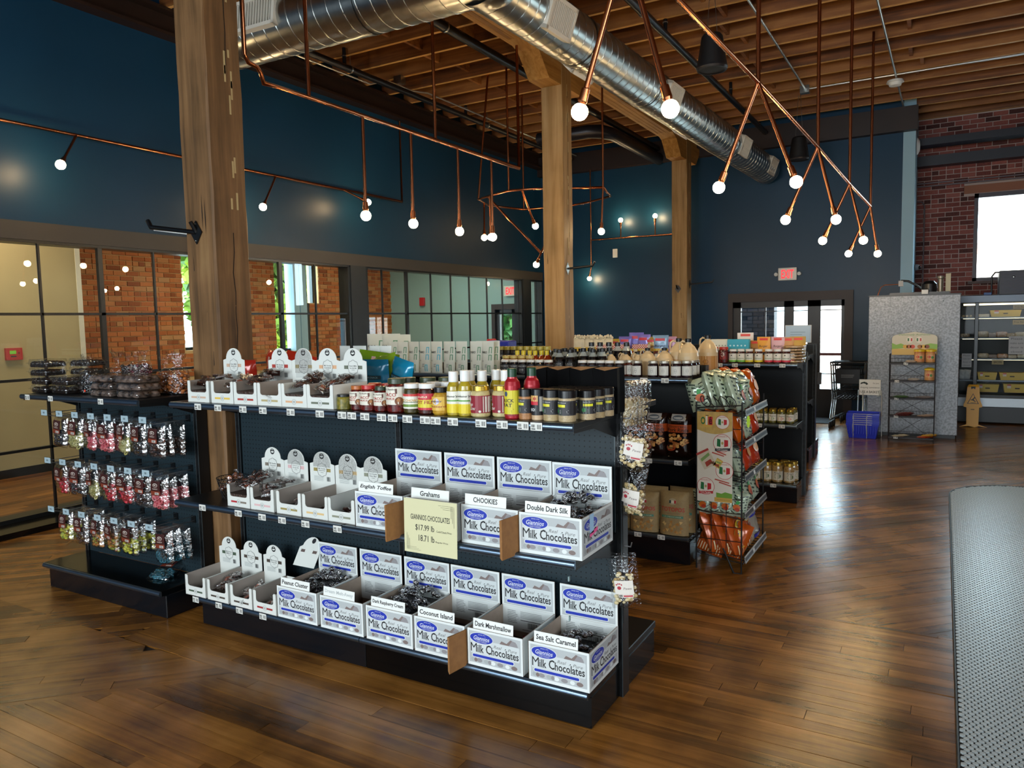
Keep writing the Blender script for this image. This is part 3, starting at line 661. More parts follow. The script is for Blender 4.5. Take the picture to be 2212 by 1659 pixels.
pipe('conduit', 'long steel conduit crossing the ceiling from side to side', 'conduit', [(-1.72, 11.55, 4.88), (5.8, 11.5, 4.88)], .013, WIRE)
pipe('conduit', 'steel conduit pair along the brick above the window', 'conduit', [(-.43, 14.5, 3.85), (5, 14.5, 3.84)], .014, M('grey_conduit', '#6a6064', .4, .5)); pipe('conduit', 'lower steel conduit along the brick above the window', 'conduit', [(-.43, 14.5, 3.80), (5, 14.5, 3.79)], .012, M('grey_conduit', ''))
pipe('conduit', 'thin conduit bending down the brick beside the recess corner', 'conduit', [(-.42, 14.51, 3.56), (-.35, 14.51, 3.55), (-.31, 14.51, 3.48), (-.31, 14.51, 2.0)], .011, M('grey_conduit', ''))
solo('junction_box', B().box(-.06, .06, -.05, .05, -.05, .05, GALV), 'small steel box where two ceiling conduits meet', 'junction box', (-1.76, 11.5, 4.86))
solo('junction_box', B().box(-.06, .06, -.05, .05, -.05, .05, GALV), 'small steel box on the conduit near the left wall', 'junction box', (-6.22, 8.05, 4.86))
t = thing('smoke_detector', 'white smoke detector under the crossing conduits', 'detector', (-.64, 11.75, 4.86)); part('base', B().lathe([(0, 0), (.10, 0), (.11, -.03), (0, -.03)], WHT, 20), t); part('head', B().lathe([(.085, -.03), (.075, -.07), (0, -.075)], WHT, 20), t)
def speaker(lab, loc, s=1):
    t = thing('pendant_speaker', lab, 'speaker', loc); k = M('speaker_black', '#0d0d0f', .55)
    part('body', B().lathe([(0, .33*s), (.085*s, .33*s), (.10*s, .31*s), (.145*s, .02*s), (.14*s, 0), (0, 0)], k, 28), t); part('grille_ring', B().lathe([(.146*s, .03*s), (.15*s, .015*s), (.14*s, -.005*s), (.12*s, -.006*s)], C('#1c1c20', .4), 28), t)
    for dx in (-.05, .05): part('cable', B().tube([(dx*s, 0, .32*s), (dx*.3*s, 0, 4.93-loc[2])], .003, GALV, 4), t)
speaker('black pendant speaker in front of the joists, near the copper bar', (-2.0, 7.5, 4.09)); speaker('black pendant speaker before the blue back wall', (-1.91, 12.0, 4.0))
# ---- copper pipe lights
BULBM = M('bulb_lit', '#ffd9a0', .2, emit=BULB)
def bulb(parent, p, up=Vector((0, 0, 1)), r=.040):
    u = up.normalized(); q = u.orthogonal().normalized(); w = u.cross(q); F = Matrix(((q.x, w.x, u.x, p[0]), (q.y, w.y, u.y, p[1]), (q.z, w.z, u.z, p[2]), (0, 0, 0, 1)))
    b = B(); b.F = F; b.lathe([(0, .15), (.013, .15), (.013, .11), (.021, .105), (.023, .05), (.018, .035), (0, .035)], COP, 12); s = part('socket', b, parent)
    b = B(); b.F = F; b.ball((0, 0, 0), r, BULBM, 16, 10); part('bulb', b, s)
def light(name, lab, org, bars, bulbs, r=.0145):
    t = thing(name, lab, 'light fixture', org); o = Vector(org)
    for pts in bars: part('copper_pipe', B().tube([Vector(p)-o for p in pts], r, COP, 8), t)
    for p, q in bulbs:
        P = Vector(p)-o; Q = Vector(q)-o; d = (Q-P).normalized(); part('copper_arm', B().tube([Q, P+d*.10], r*.9, COP, 8), t); bulb(t, P, d)
    return t
Z = 4.95
NB = [(-1.265, 3.3, 3.36), (-1.075, 5.15, 3.21), (-.935, 6.8, 3.09), (-.835, 8.25, 2.99), (-.772, 9.9, 2.965)]
BB = [((-1.5, 3.3, 2.671), (-1.063, 3.3, 2.618)), ((-1.326, 5.15, 2.567), (-.834, 5.15, 2.551)), ((-1.184, 6.8, 2.515), (-.786, 6.8, 2.485)), ((-1.076, 8.25, 2.451), (-.701, 8.25, 2.429)), ((-1.0, 9.9, 2.427), (-.685, 9.9, 2.407))]
light('copper_light', 'copper zigzag light at right with ten bulbs on a slanting bar', NB[0], [[NB[0], NB[1], NB[2], NB[3], NB[4]], [(-1.27, 3.32, 3.36), (-1.40, 2.3, 3.46)]]+[[NB[i], (NB[i][0], NB[i][1], Z)] for i in range(1, 5)], [(q, NB[i]) for i in range(5) for q in BB[i]], .015)
A = lambda y, z: (-3.95, y, z)
light('copper_light', 'copper ladder light with four bulbs hanging straight down in a row', A(3.5, 3.4), [[A(3.50, 4.315), A(3.50, 3.45), A(3.53, 3.41), A(3.60, 3.40), A(3.63, 3.37), A(3.65, 3.31), A(3.75, 3.315), A(7.12, 3.32), A(7.12, 4.585)]]+[[A(y, 4.615), A(y, 3.32)] for y in (4.06, 5.60)], [(A(y, 2.55), A(y, 3.31)) for y in (4.63, 5.24, 5.95, 6.55)])
Lx = lambda y, z=3.46: (-6.85, y, z)
light('copper_light', 'copper wall pipe light along the blue left wall with short angled bulbs', Lx(1.8), [[Lx(1.8), Lx(8.83), Lx(8.83, 4.6)], [Lx(5.97), Lx(5.97, 4.6)]], [((-6.55, 3.767, 3.107), Lx(4.1)), ((-6.55, 5.96, 3.016), Lx(6.45)), ((-6.55, 7.729, 3.288), Lx(7.6))], .0135)
CN = [(-5.31, 8.46), (-4.964, 8.27), (-4.66, 8.13), (-4.36, 8.2), (-3.95, 8.45), (-3.62, 8.62), (-3.80, 9.3), (-4.2, 9.55), (-4.6, 9.72), (-5.27, 9.62), (-5.48, 8.98)]
C3 = lambda i, z=3.3: (CN[i][0], CN[i][1], z)
light('copper_light', 'copper ring light behind the middle post with hanging bulbs', C3(0), [[C3(i) for i in range(11)]+[C3(0)], [C3(0), (-5.20, 8.6, Z)], [C3(2), C3(2, Z)], [C3(5), C3(5, Z)], [C3(9), C3(9, Z)], [(-5.1, 8.35, 3.3), (-4.42, 8.5, 2.55), (-4.0, 8.47, 3.3)]],
      [((-5.33, 8.62, 2.82), (-5.40, 8.75, 3.3)), ((-4.52, 8.55, 2.90), (-4.50, 8.17, 3.3)), ((-4.545, 8.6, 2.42), (-4.42, 8.5, 2.56)), ((-3.64, 8.6, 2.77), C3(5)), ((-5.05, 8.32, 2.78), (-5.05, 8.32, 3.3))], .0135)
S = lambda x, z: (x, 13.2, z)
light('copper_light', 'copper wall light on the back wall with two bulbs pointing up', S(-5.8, 3.2), [[S(-5.8, 4.5), S(-5.8, 2.65)], [S(-5.8, 3.2), S(-3.9, 3.19), S(-3.9, 4.5)]], [(S(-5.2, 3.52), S(-5.2, 3.21)), (S(-4.54, 3.54), S(-4.54, 3.21)), (S(-5.84, 2.48), S(-5.8, 2.72))], .0135)
G1T = (-3.417, -3.26, -3.071, -2.927, -2.735, -2.544, -2.405, -2.346, -2.268, -2.171, -2.108, -2.026, -1.931, -1.875, -1.786, -1.646, -1.544, -1.448, -1.387)
G1M = (-3.425, -3.145, -2.969, -2.828, -2.669, -2.462)
G1B = (-3.657, -3.462, -3.295, -3.113)
# ================================================================== SHELVING RUNS
PEGB = peg_mat('pegboard_black', '#0b0e11'); RAIL = M('rail_gloss', '#6d8196', .3, .95)
HALF = lambda r: [(r*.9*cos(a)-.001, r*sin(a)) for a in [-pi/2+pi*i/8 for i in range(9)]]; TAGM = C('#d9d9d2', .5)
tg = B(); tg.F = FRONT(0, 0, 0); tg.rect(-.026, .026, -.016, .016, 0, TAGM); tg.F = fr((0, 0, 0), (-1, 0, 0), (0, 0, 1)); tg.rect(-.026, .026, -.016, .016, .001, TAGM); tg.F = FRONT(0, 0, 0)
tg.bars(-.022, -.006, -.004, .008, .0006, C('#555555', .6), 8); tg.rect(-.022, -.004, -.012, -.008, .0006, INK); tg.rect(.004, .012, -.010, .008, .0006, C('#8a8a86', .6)); tg.rect(.014, .021, -.010, .008, .0006, C('#8a8a86', .6))
TAG = tg.mesh('price_tag'); UP = {}
def upright(h):
    if h not in UP:
        b = B(); b.box(-.016, .016, -.012, .06, 0, h, BLK); z = .25
        while z < h-.04:
            for x in (-.007, .007): b.box(x-.0022, x+.0022, -.0126, -.012, z, z+.028, C('#000000', .9))
            z += .0508
        for x in (-.0145, .0145): b.box(x-.0016, x+.0016, -.0135, -.012, 0, h, M('upright_edge', '#5a6468', .3, .6))
        UP[h] = b.mesh('upright')
    return UP[h]
def gondola(lab, x0, x1, n, yf, yp, yb, H, shelves, deckz, peg=PEGB, yr=None, deck_tags=(), railh=.018):
    """shelves: (top z, front y, [tag x ...]); faces -y; yb = rear base edge"""
    g = thing('gondola_shelving', lab, 'shelving', (x0, yp, 0)); w = (x1-x0)/n; fy = yf-yp; by = yb-yp
    for i in range(n):
        a = i*w
        part('base_kick', B().bbox(a+.001, a+w-.001, fy, by, 0, deckz-.035, BLKG if i % 2 else M('kick_black', '#0b0f14', .2, coat=.2), .004), g)
        b = B(); b.bbox(a+.001, a+w-.001, fy-.03, 0, deckz-.034, deckz, M('deck_gloss', '#06080a', .13), .003); d = part('base_deck', b, g)
        b = B(); b.F = fr((a+.002, fy-.03, deckz-.018), (0, -1, 0), (0, 0, 1)); b.prism(HALF(.0165), -(w-.004), 0, RAIL, smooth=True); part('price_rail', b, d)
        for x in deck_tags:
            if a <= x-x0 < a+w: part('price_tag', TAG, d, (x-x0, fy-.046, deckz-.018))
        if by > .1:
            part('base_deck', B().bbox(a+.001, a+w-.001, .06, by+.02, deckz-.034, deckz, BLK, .003), g)
        part('back_panel', B().box(.018, w-.018, 0, .05, deckz, H-.01, peg), g, (a, 0, 0))
        for z, ys, tags in shelves:
            s0 = ys-yp; b = B(); b.bbox(a+.004, a+w-.004, s0+.012, 0, z-.028, z, BLK, .003); s = part('shelf', b, g)
            b = B(); b.F = fr((a+.004, s0+.012, z-.016), (0, -1, 0), (0, 0, 1)); b.prism(HALF(.017), -(w-.008), 0, RAIL, smooth=True); part('price_rail', b, s)
            for q in (a+.006, a+w-.010):
                b = B(); b.F = fr((q, 0, z), (0, -1, 0), (0, 0, 1)); b.prism([(0, -.12), (-s0*.55, -.045), (-s0-.02, -.04), (-s0-.02, -.001), (0, -.001)], -.003, 0, BLK); part('bracket', b, s)
            for x in tags:
                if a <= x-x0 < a+w: part('price_tag', TAG, s, (x-x0, s0-.0045, z-.017))
        if yr:
            for z, ys in yr: part('rear_shelf', B().bbox(a+.004, a+w-.004, .06, ys-yp, z-.028, z, BLK, .003), g)
    for i in range(n+1): part('upright', upright(H), g, (i*w, 0, 0))
    part('top_cap', B().box(0, x1-x0, -.005, .055, H-.012, H, BLK), g)
    return g
def px_tags(y, pts): return pts
G1 = gondola('front black gondola holding chocolate boxes and sauce jars', -3.665, -1.227, 2, 2.745, 3.07, 3.53, 1.36,
  [(1.30, 2.605, G1T), (.755, 2.605, G1M)], .175, PEG, [(1.30, 3.58)], G1B)
b = B()
for z in (.42, .62, .86, 1.06):
    for x in (.10, .14): b.box(x, x+.012, -.3655, -.3650, z, z+.03, C('#9ab0b4', .4))
G0 = gondola('black gondola at the far left with hanging candy bags', -5.13, -3.91, 1, 2.69, 2.963, 2.96, 1.36, [(1.30, 2.585, (-5.03, -4.77, -4.25))], .175, PEG)
G2 = gondola('second black gondola with coffee bags, syrups and jams on top', -5.13, -1.47, 3, 4.97, 5.32, 5.72, 1.36, [(1.295, 4.93, (-3.35, -1.78, -1.63)), (.735, 4.93, (-1.54, -1.75))], .205, PEGB, [(1.31, 5.75)], (-1.83, -1.66))
G3 = gondola('third black gondola with labelled preserve jars and pickles', -4.77, -1.11, 3, 7.08, 7.45, 7.74, 1.36, [(1.272, 7.04, (-1.80, -1.66, -1.46, -1.24)), (.722, 7.04, (-1.44, -1.24))], .175, PEGB, [(1.30, 7.755)], (-1.31,))
G4 = gondola('farthest black gondola, mostly hidden behind the third', -4.7, -1.31, 3, 9.15, 9.5, 9.9, 1.36, [(1.25, 9.1, ()), (.72, 9.1, ())], .175, PEGB)
for z in (.45, .62, .80): part('panel_scuff', B().box(2.34, 2.345, -.33, -.32, z, z+.02, C('#8aa0a0', .5)), G1)
# ================================================================== CARTONS AND BOXES OF CHOCOLATE
PGREY = C('#b4b9ba', .45); PLITE = C('#cdd3d3', .45); PDARK = C('#8f8c8e', .5); PBR = C('#7c6d69', .5); OVAL = C('#2438a8', .4); RIB = C('#2136a6', .4); WHP = C('#dfe4e2', .42); SCR = C('#6f7070', .5); SHAD = C('#a5abab', .5)
def choc_print(b, w, h, full=True):
    """the box art in a frame w x h from the lower-left corner; full adds the row of sweets along the foot"""
    b.rect(0, w, 0, h, .0004, WHP); e = .010; y0 = .014 if full else .006
    b.rect(e, w-e, y0, h-e, .0007, PGREY)
    k = h if full else h+.03; o = 0 if full else -.03
    Y = lambda f: o+f*k
    b.poly([(w*.56, Y(.66)), (w*.63, Y(.82)), (w*.72, Y(.78)), (w*.79, Y(.90)), (w*.88, Y(.86)), (w*.94, Y(.66))], .0010, PBR); b.poly([(w*.76, Y(.74)), (w*.82, Y(.89)), (w*.90, Y(.83)), (w*.93, Y(.70))], .0012, PDARK)
    b.rrect(w*.055, w*.945, Y(.34), Y(.735), .0014, PLITE, .006)
    b.ell(w*.265, Y(.775), w*.218, k*.155, .0018, WHP, 28); b.ell(w*.265, Y(.775), w*.207, k*.142, .0021, OVAL, 28)
    b.text('Giannios', w*.27, Y(.775), k*.115, .0025, WHP, w*.29, .006, .28); b.text('SINCE 1910', w*.275, Y(.870), k*.026, .0025, WHP, w*.13); b.rect(w*.15, w*.38, Y(.700), Y(.704), .0025, WHP); b.text('CANDY COMPANY', w*.27, Y(.672), k*.026, .0025, WHP, w*.18)
    b.text('Real', w*.56, Y(.625), k*.085, .0018, SCR, w*.15, 0, .35); b.ell(w*.70, Y(.62), w*.009, w*.009, .0018, INK, 8); b.text('Pure', w*.82, Y(.61), k*.085, .0018, SCR, w*.16, 0, .35)
    yb = Y(.385)
    def word(s, x, ww, hh, stems, bo=.015):
        b.text(s, x, yb+hh/2, hh, .0018, INK, ww, bo, 0, 'l')
        for sx, top in stems:
            b.rect(x+ww*sx-w*.012, x+ww*sx+w*.012, yb, yb+k*.006, .0018, INK)
            if top: b.rect(x+ww*sx-w*.014, x+ww*sx+w*.006, yb+top*hh-k*.006, yb+top*hh, .0018, INK)
    word('M', w*.065, w*.115, k*.235, ((.1, 1), (.9, 1)), 0); word('ilk', w*.19, w*.115, k*.205, ((.09, 0), (.42, 1), (.68, 1))); word('C', w*.345, w*.095, k*.245, ()); word('hocolates', w*.445, w*.485, k*.205, ((.035, 1), (.5, 1)))
    b.rrect(w*.09, w*.85, Y(.235), Y(.335), .0018, WHP, .006); b.rrect(w*.10, w*.84, Y(.248), Y(.322), .0021, RIB, .005); b.text('Quality Is Our Most Important Ingredient', w*.47, Y(.285), k*.034, .0025, WHP, w*.56, .004, .12)
    if full:
        for i, (x, r, m) in enumerate(((.10, .035, SHAD), (.22, .055, PDARK), (.35, .05, SHAD), (.47, .045, WHP), (.60, .055, PDARK), (.73, .04, WHP), (.85, .055, PBR), (.155, .03, PBR), (.41, .03, PDARK))): b.ell(w*x, Y(.165), w*r, k*.055, .0010+.0001*i, m, 12)
BW, BD, BH = .283, .315, .168
bp = B(); bp.F = FRONT(-BW/2, -BD/2, 0); choc_print(bp, BW, BH); PRINT_F = bp.mesh('front_print')
bp = B(); bp.F = FRONT(-BW/2, BD/2-.004, BH); choc_print(bp, BW, .152, False); PRINT_H = bp.mesh('header_print')
bp = B(); bp.F = SIDE(BW/2, -BD/2, 0); choc_print(bp, BD, BH); PRINT_S = bp.mesh('side_print')
bp = B(); bp.F = FRONT(-BW/2, BD/2-.006, 0); R_ = random.Random(2); GRT = C('#8c9090', .6); bp.rect(.004, BW-.004, .05, BH+.0, .0002, WHP); bp.ring(.06, .115, .035, .03, .001, .0006, GRT, 4)
bp.lines(.03, .085, .085, .150, 8, .0006, GRT, .35, .2, R_); bp.lines(.10, .24, .115, .150, 5, .0006, GRT, .35, .3, R_); bp.rect(.10, .25, .104, .107, .0006, INK); bp.bars(.14, .19, .070, .098, .0006, INK, 16); bp.rrect(.2, .225, .070, .098, .0006, C('#4a4a4c', .6), .004); bp.rect(.11, .24, .060, .062, .0006, INK); PRINT_I = bp.mesh('nutrition_print')
def shell_mesh():
    b = B(); t = .0035; w, d, h = BW/2, BD/2, BH; out = WHP
    def wall(x0, x1, y0, y1, z1, face):       # white outside, kraft-grey inside
        b.box(x0, x1, y0, y1, 0, z1, CARD, face); 
    b.box(-w, w, -d, d, 0, t, CARD)
    b.box(-w, -w+t, -d, d, 0, h, CARD, 'l'); b.box(w-t, w, -d, d, 0, h, CARD, 'r'); b.box(-w, w, -d, -d+t, 0, h, CARD, 'f'); b.box(-w, w, d-t, d, 0, h+.152, CARD, 'k')
    b.add([(-w, -d, 0), (w, -d, 0), (w, -d, h), (-w, -d, h)], [(0, 1, 2, 3)], out); b.add([(-w, d, 0), (w, d, 0), (w, d, h), (-w, d, h)], [(3, 2, 1, 0)], out)
    b.add([(-w, -d, 0), (-w, d, 0), (-w, d, h), (-w, -d, h)], [(3, 2, 1, 0)], out); b.add([(w, -d, 0), (w, d, 0), (w, d, h), (w, -d, h)], [(0, 1, 2, 3)], out)
    b.box(-w-.001, -w+.002, -d-.0005, -d+.002, 0, h, INK if 0 else C('#4a3a2c', .8))
    return b.mesh('tray')
SHELL = shell_mesh()
NMAT = C('#e9ebe6', .45)
def name_card(s, parent, faint=False, italic=.0, x0=-.115, bold=.02):
    b = B(); b.F = fr((x0, -BD/2+.0065, BH-.03), (1, 0, 0), (0, .08, 1)); b.box(0, .205, 0, .075, 0, .0012, NMAT)
    b.text(s, .1025, .052, .0225, .0018, C('#b8bdbc', .5) if faint else INK, min(.185, .0125*len(s)+.02), bold, italic); part('name_card', b, parent, label='white card reading %s' % s)
def choc_box(s, x, y, z, lab, faint=False, italic=0, side=False, rz=0):
    t = thing('chocolate_box', lab, 'box', (x, y+BD/2, z), rz, 'printed milk chocolate boxes on the front gondola')
    part('tray', SHELL, t); part('front_print', PRINT_F, t); part('header_print', PRINT_H, t); part('nutrition_print', PRINT_I, t)
    if side: part('side_print', PRINT_S, t)
    name_card(s, t, faint, italic, -.125+random.uniform(0, .02)); return t
# wrapped sweets
DCH = M('dark_chocolate', '#1c0e09', .3, coat=.3, noise=.5, nscale=40, c2='#0c0605')
def sweet_mesh(mat, r=.0165):
    b = B(); b.ball((0, 0, 0), r, mat, 10, 6, (1, 1, .72)); R = random.Random(6)
    b.ball((0, 0, 0), r*1.14, FILM2, 9, 5, (1.05, 1, .8))
    for s in (-1, 1):
        v = [(s*r*.95, 0, 0)]+[(s*(r*1.9+R.uniform(-.003, .003)), r*1.05*sin(a), r*.7*cos(a*1.7)+R.uniform(-.003, .003)) for a in [(-1.4+2.8*i/6) for i in range(7)]]
        b.add(v, [(0, i, i+1) for i in range(1, 7)], FILM2, True)
    return b.mesh('wrapped_chocolate')
SW_D = sweet_mesh(DCH); SW_M = sweet_mesh(M('milk_chocolate', '#3a1d10', .3, coat=.3, noise=.4, nscale=40)); SW_S = sweet_mesh(M('toffee', '#4a2c18', .35, coat=.3, noise=.3, nscale=60))
def heap(n, x0, x1, y0, y1, z0, fn, mesh, name, lab, cat, grp, seed=1, sc=1, flat=False):
    R = random.Random(seed)
    for i in range(n):
        x = R.uniform(x0, x1); y = R.uniform(y0, y1); z = z0+fn((x-x0)/(x1-x0), (y-y0)/(y1-y0))*R.uniform(.86, 1)
        o = bpy.data.objects.new(name, mesh); COL.objects.link(o); o.location = (x, y, z); o.rotation_euler = (R.gauss(0, .35 if flat else .7), R.gauss(0, .3 if flat else .6), R.random()*6.28); o.scale = (sc*R.uniform(.9, 1.1),)*3; tag(o, lab, cat, grp)
def fill(x, y, z, s, n, level, mesh, seed, slope=0, part_w=1):
    heap(n, x-BW/2+.028, x-BW/2+.028+(BW-.056)*part_w, y+.03, y+BD-.035, z+.012, lambda u, v: level*(1+slope*(v-.5))*(.75+.25*sin(pi*u)), mesh, 'wrapped_chocolate', 'dark sweet in a clear twist wrapper heaped in the %s box' % s, 'chocolate', 'wrapped sweets in the %s box' % s, seed)
    b = B(); b.box(-BW/2+.006, -BW/2+.006+(BW-.012)*part_w, .006, BD-.008, 0, max(.008, level*.74), M('sweet_mass', '#160c08', .4, noise=.5, nscale=70, bump=1, bscale=70)); solo('sweet_mass', b, 'packed bottom layer of dark sweets in the %s box' % s, 'chocolates', (x, y, z+.004), kind='stuff')
ZB, ZM, ZT = .175, .755, 1.30
rows = [('Peanut Cluster', -2.868, 2.71, ZB, 62, .150, SW_D, 0), ('Dream Melt-Away', -2.563, 2.71, ZB, 5, .02, SW_D, 1), ('Dark Raspberry Cream', -2.262, 2.71, ZB, 64, .165, SW_D, 0), ('Coconut Island', -1.969, 2.71, ZB, 9, .03, SW_M, 0), ('Dark Marshmallow', -1.672, 2.71, ZB, 8, .025, SW_D, 0), ('Sea Salt Caramel', -1.361, 2.71, ZB, 40, .10, SW_M, 0),
        ('English Toffee', -2.240, 2.64, ZM, 8, .06, SW_S, 0), ('Grahams', -1.940, 2.64, ZM, 7, .05, SW_M, 0), ('CHOOKIES', -1.642, 2.64, ZM, 6, .04, SW_M, 0), ('Double Dark Silk', -1.350, 2.63, ZM, 60, .168, SW_D, 0)]
WHERE = {'Peanut Cluster': 'full', 'Dream Melt-Away': 'nearly empty', 'Dark Raspberry Cream': 'heaped', 'Coconut Island': 'low', 'Dark Marshmallow': 'nearly empty', 'Sea Salt Caramel': 'half full', 'English Toffee': 'low', 'Grahams': 'low', 'CHOOKIES': 'nearly empty', 'Double Dark Silk': 'heaped'}
for i, (s, x, y, z, n, lv, me_, fa) in enumerate(rows):
    choc_box(s, x, y, z, '%s chocolate display box with the name card %s, on the %s shelf' % (WHERE[s], s, 'bottom' if z == ZB else 'middle'), bool(fa), .25 if s in ('English Toffee',) else 0, s in ('Sea Salt Caramel', 'Double Dark Silk'))
    fill(x, y, z, s, n, lv, me_, 20+i, .3 if s == 'Double Dark Silk' else .5)
b = B(); b.F = SIDE(-1.350+BW/2+.003, 2.63, ZM); b.rect(.07, .11, .09, .168, 0, C('#a9d0f0', .4)); solo('tape_strip', b, 'pale blue tape strip on the side of the Double Dark Silk box', 'tape')
b = B(); b.F = SIDE(-1.350+BW/2+.003, 2.63, ZM); b.poly([(.07, .075), (.15, .088), (.15, .105), (.07, .092)], 0, C('#f05a98', .4)); solo('pink_sticker', b, 'pink sticker on the side of the Double Dark Silk box', 'sticker')
b = B(); b.rect(-.05, .05, -.02, .02, 0, C('#8a1c34', .4)); b.F = fr((0, 0, 0), (1, 0, 0), (0, -.5, -1)); solo('price_flap', b, 'dark red card lying inside the Dark Marshmallow box', 'card', (-1.60, 2.93, ZB+.06), (.9, 0, .2))
# cardboard flaps standing between the boxes of the middle shelf
for xx, lab in ((-2.088, 'folded brown cardboard between the English Toffee and Grahams boxes'), (-1.496, 'folded brown cardboard between the Chookies and Double Dark Silk boxes'), (-1.822, 'folded brown cardboard between the Coconut Island and Dark Marshmallow boxes')):
    t = thing('cardboard_divider', lab, 'cardboard', (xx, 2.64, ZM-.012) if xx != -1.822 else (xx, 2.715, ZB-.01))
    for k in range(3): part('flap', B().box(-.0025, .0025, -.115+.008*k, 0, 0, .165-.004*k, KRAFT), t, (-.005*k, .0, 0), (0, 0, -.16-.05*k))
# the yellow price sheet
t = thing('price_sheet', 'pale yellow price sheet hung on the middle shelf before the Grahams box', 'sign', (-1.918, 2.598, .69)); YEL = M('yellow_paper', '#d3cfa6', .6); w, h = .285, .245
b = B(); b.F = fr((-w/2, 0, 0), (1, -.015, .005), (.04, -.03, 1)); b.box(0, w, 0, h, 0, .0015, YEL); part('sheet', b, t); b = B(); b.F = fr((-w/2, 0, 0), (1, -.015, .005), (.04, -.03, 1)); z = .0022
b.text('GIANNIOS CHOCOLATES', w*.5, h*.67, .024, z, INK, w*.74, .005); b.text('$17.99 lb', w*.40, h*.475, .030, z, INK, w*.36, .002); b.text('Cash/Check Price', w*.76, h*.45, .009, z, INK, w*.28); b.text('18.71 lb', w*.43, h*.29, .028, z, INK, w*.30, .002); b.text('Regular Price', w*.72, h*.25, .009, z, INK, w*.23)
for i in range(3): b.rect(w*.66+i*.012, w*.93, h*.925-i*.008, h*.929-i*.008, z, INK); b.rect(w*.945-i*.007, w*.949-i*.007, h*.55+.02*i, h*.925, z, INK); b.rect(w*.05+i*.007, w*.054+i*.007, h*.06, h*(.36-.05*i), z, INK); b.rect(w*.05, w*.32-i*.012, h*.055+i*.006, h*.058+i*.006, z, INK)
part('lettering', b, t)
# small white cartons with an arched header
CW, CD, CH_ = .174, .245, .117
CWHT = M('carton_white', '#d8dad4', .45); CIN = M('carton_inside', '#9a8f86', .8)
def carton_mesh(head=True):
    b = B(); w, d, h, t = CW/2, CD/2, CH_, .0025
    b.box(-w, w, -d, d, 0, t, CIN); b.box(-w, -w+t, -d, d, 0, h, CIN, 'l'); b.box(w-t, w, -d, d, 0, h, CIN, 'r')
    for x, n in ((-w, -1), (w, 1)): b.add([(x, -d, 0), (x, d, 0), (x, d, h), (x, -d, h)], [(0, 1, 2, 3) if n > 0 else (3, 2, 1, 0)], CWHT)
    pr = [(-w, 0), (w, 0), (w, h-.006), (w-.006, h), (w-.016, h), (w-.022, h-.006)]+[(w-.022-.012+.012*cos(a), .055+.012+.012*sin(a)-0) for a in (0, -.5, -1.05, -1.57)]+[(-w+.022+.012-.012*cos(a), .055+.012+.012*sin(a)) for a in (-1.57, -1.05, -.5, 0)]+[(-w+.022, h-.006), (-w+.016, h), (-w+.006, h), (-w, h-.006)]
    # front wall with its scoop: left cheek, right cheek, sill
    b.F = FRONT(0, -d, 0)
    for sg in (-1, 1):
        q = [(sg*w, 0), (sg*w, h-.006), (sg*(w-.006), h), (sg*(w-.016), h), (sg*(w-.022), h-.006), (sg*(w-.022), .067), (sg*(w-.026), .059), (sg*(w-.036), .055), (sg*(w-.036), 0)]
        b.prism(q if sg < 0 else q[::-1], -t, 0, CWHT)
    b.prism([(-w+.036, 0), (w-.036, 0), (w-.036, .055), (-w+.036, .055)][::1], -t, 0, CWHT)
    b.F = FRONT(0, d-t, 0); arch = [(-w, 0), (w, 0), (w, .215), (.062, .222)]+[(.062*cos(a), .222+.060*sin(a)) for a in [pi*i/14 for i in range(1, 14)]]+[(-.062, .222), (-w, .215)]
    if not head: arch = [(-w, 0), (w, 0), (w, h), (-w, h)]
    b.prism(arch, -t, 0, CWHT); return b.mesh('tray')
CART = carton_mesh(); CART0 = carton_mesh(False)
def carton_prints(col, l1, l2, logo='#16181a', stripe2=None):
    k = B(); k.F = FRONT(0, -CD/2, 0); c = C(col, .5); c2 = C(stripe2, .5) if stripe2 else c
    k.rect(-.058, -.012, .023, .033, .0005, c2); k.rect(.012, .058, .023, .033, .0005, c); k.ring(0, .028, .014, .014, .0014, .0006, C('#8a9090', .5), 20); k.lines(-.008, .008, .022, .034, 3, .0006, C('#7a7a78', .5), .5, .1)
    fp = k.mesh('front_print'); k = B(); k.F = FRONT(0, CD/2-.0027, 0); ink = C('#3c4042', .5)
    k.ell(0, .258, .016, .016, .0006, C(logo, .5), 18); k.poly([(-.012, .255), (-.003, .262), (.001, .258), (.007, .263), (.012, .255), (0, .25)], .0009, CWHT); k.ell(0, .268, .006, .002, .0009, CWHT, 8)
    k.rect(-.060, .060, .176, .194, .0005, c); k.ring(0, .185, .036, .036, .0016, .0009, ink, 40, .06, 8); k.ell(0, .185, .032, .032, .0008, CWHT, 24)
    k.text(l1, 0, .192, .007, .0012, ink, .05, .01); k.text(l2, 0, .181, .007, .0012, ink, .046, .01); k.rect(-.01, .01, .17, .1715, .0012, ink)
    k.lines(-.058, .03, .125, .152, 6, .0006, C('#a4aaa8', .5), .4, .3, random.Random(5)); k.bars(.032, .056, .126, .150, .0006, ink, 10)
    return fp, k.mesh('header_print')
def foil_bar():
    b = B(); R = random.Random(8)
    def f(i, j):
        x = (i-.5)*.085; y = (j-.5)*.055; e = max(abs(i-.5)*2, abs(j-.5)*2); return (x, y, (.011*(1-e**4) if e < .85 else 0)+R.uniform(-.0035, .0035))
    b.grid(f, 8, 6, FILM2); b.grid(lambda i, j: ((i-.5)*.085, (j-.5)*.055, -.002+R.uniform(-.003, .001)), 6, 4, FILM2); b.box(-.028, .028, -.015, .015, -.003, .006, M('bar_dark', '#3a2018', .4)); b.box(-.012, .014, -.013, .012, .0062, .0078, C('#a8563c', .5)); b.box(-.026, -.014, -.013, .012, .0062, .0078, C('#c4b8ae', .5)); return b.mesh('wrapped_bar')
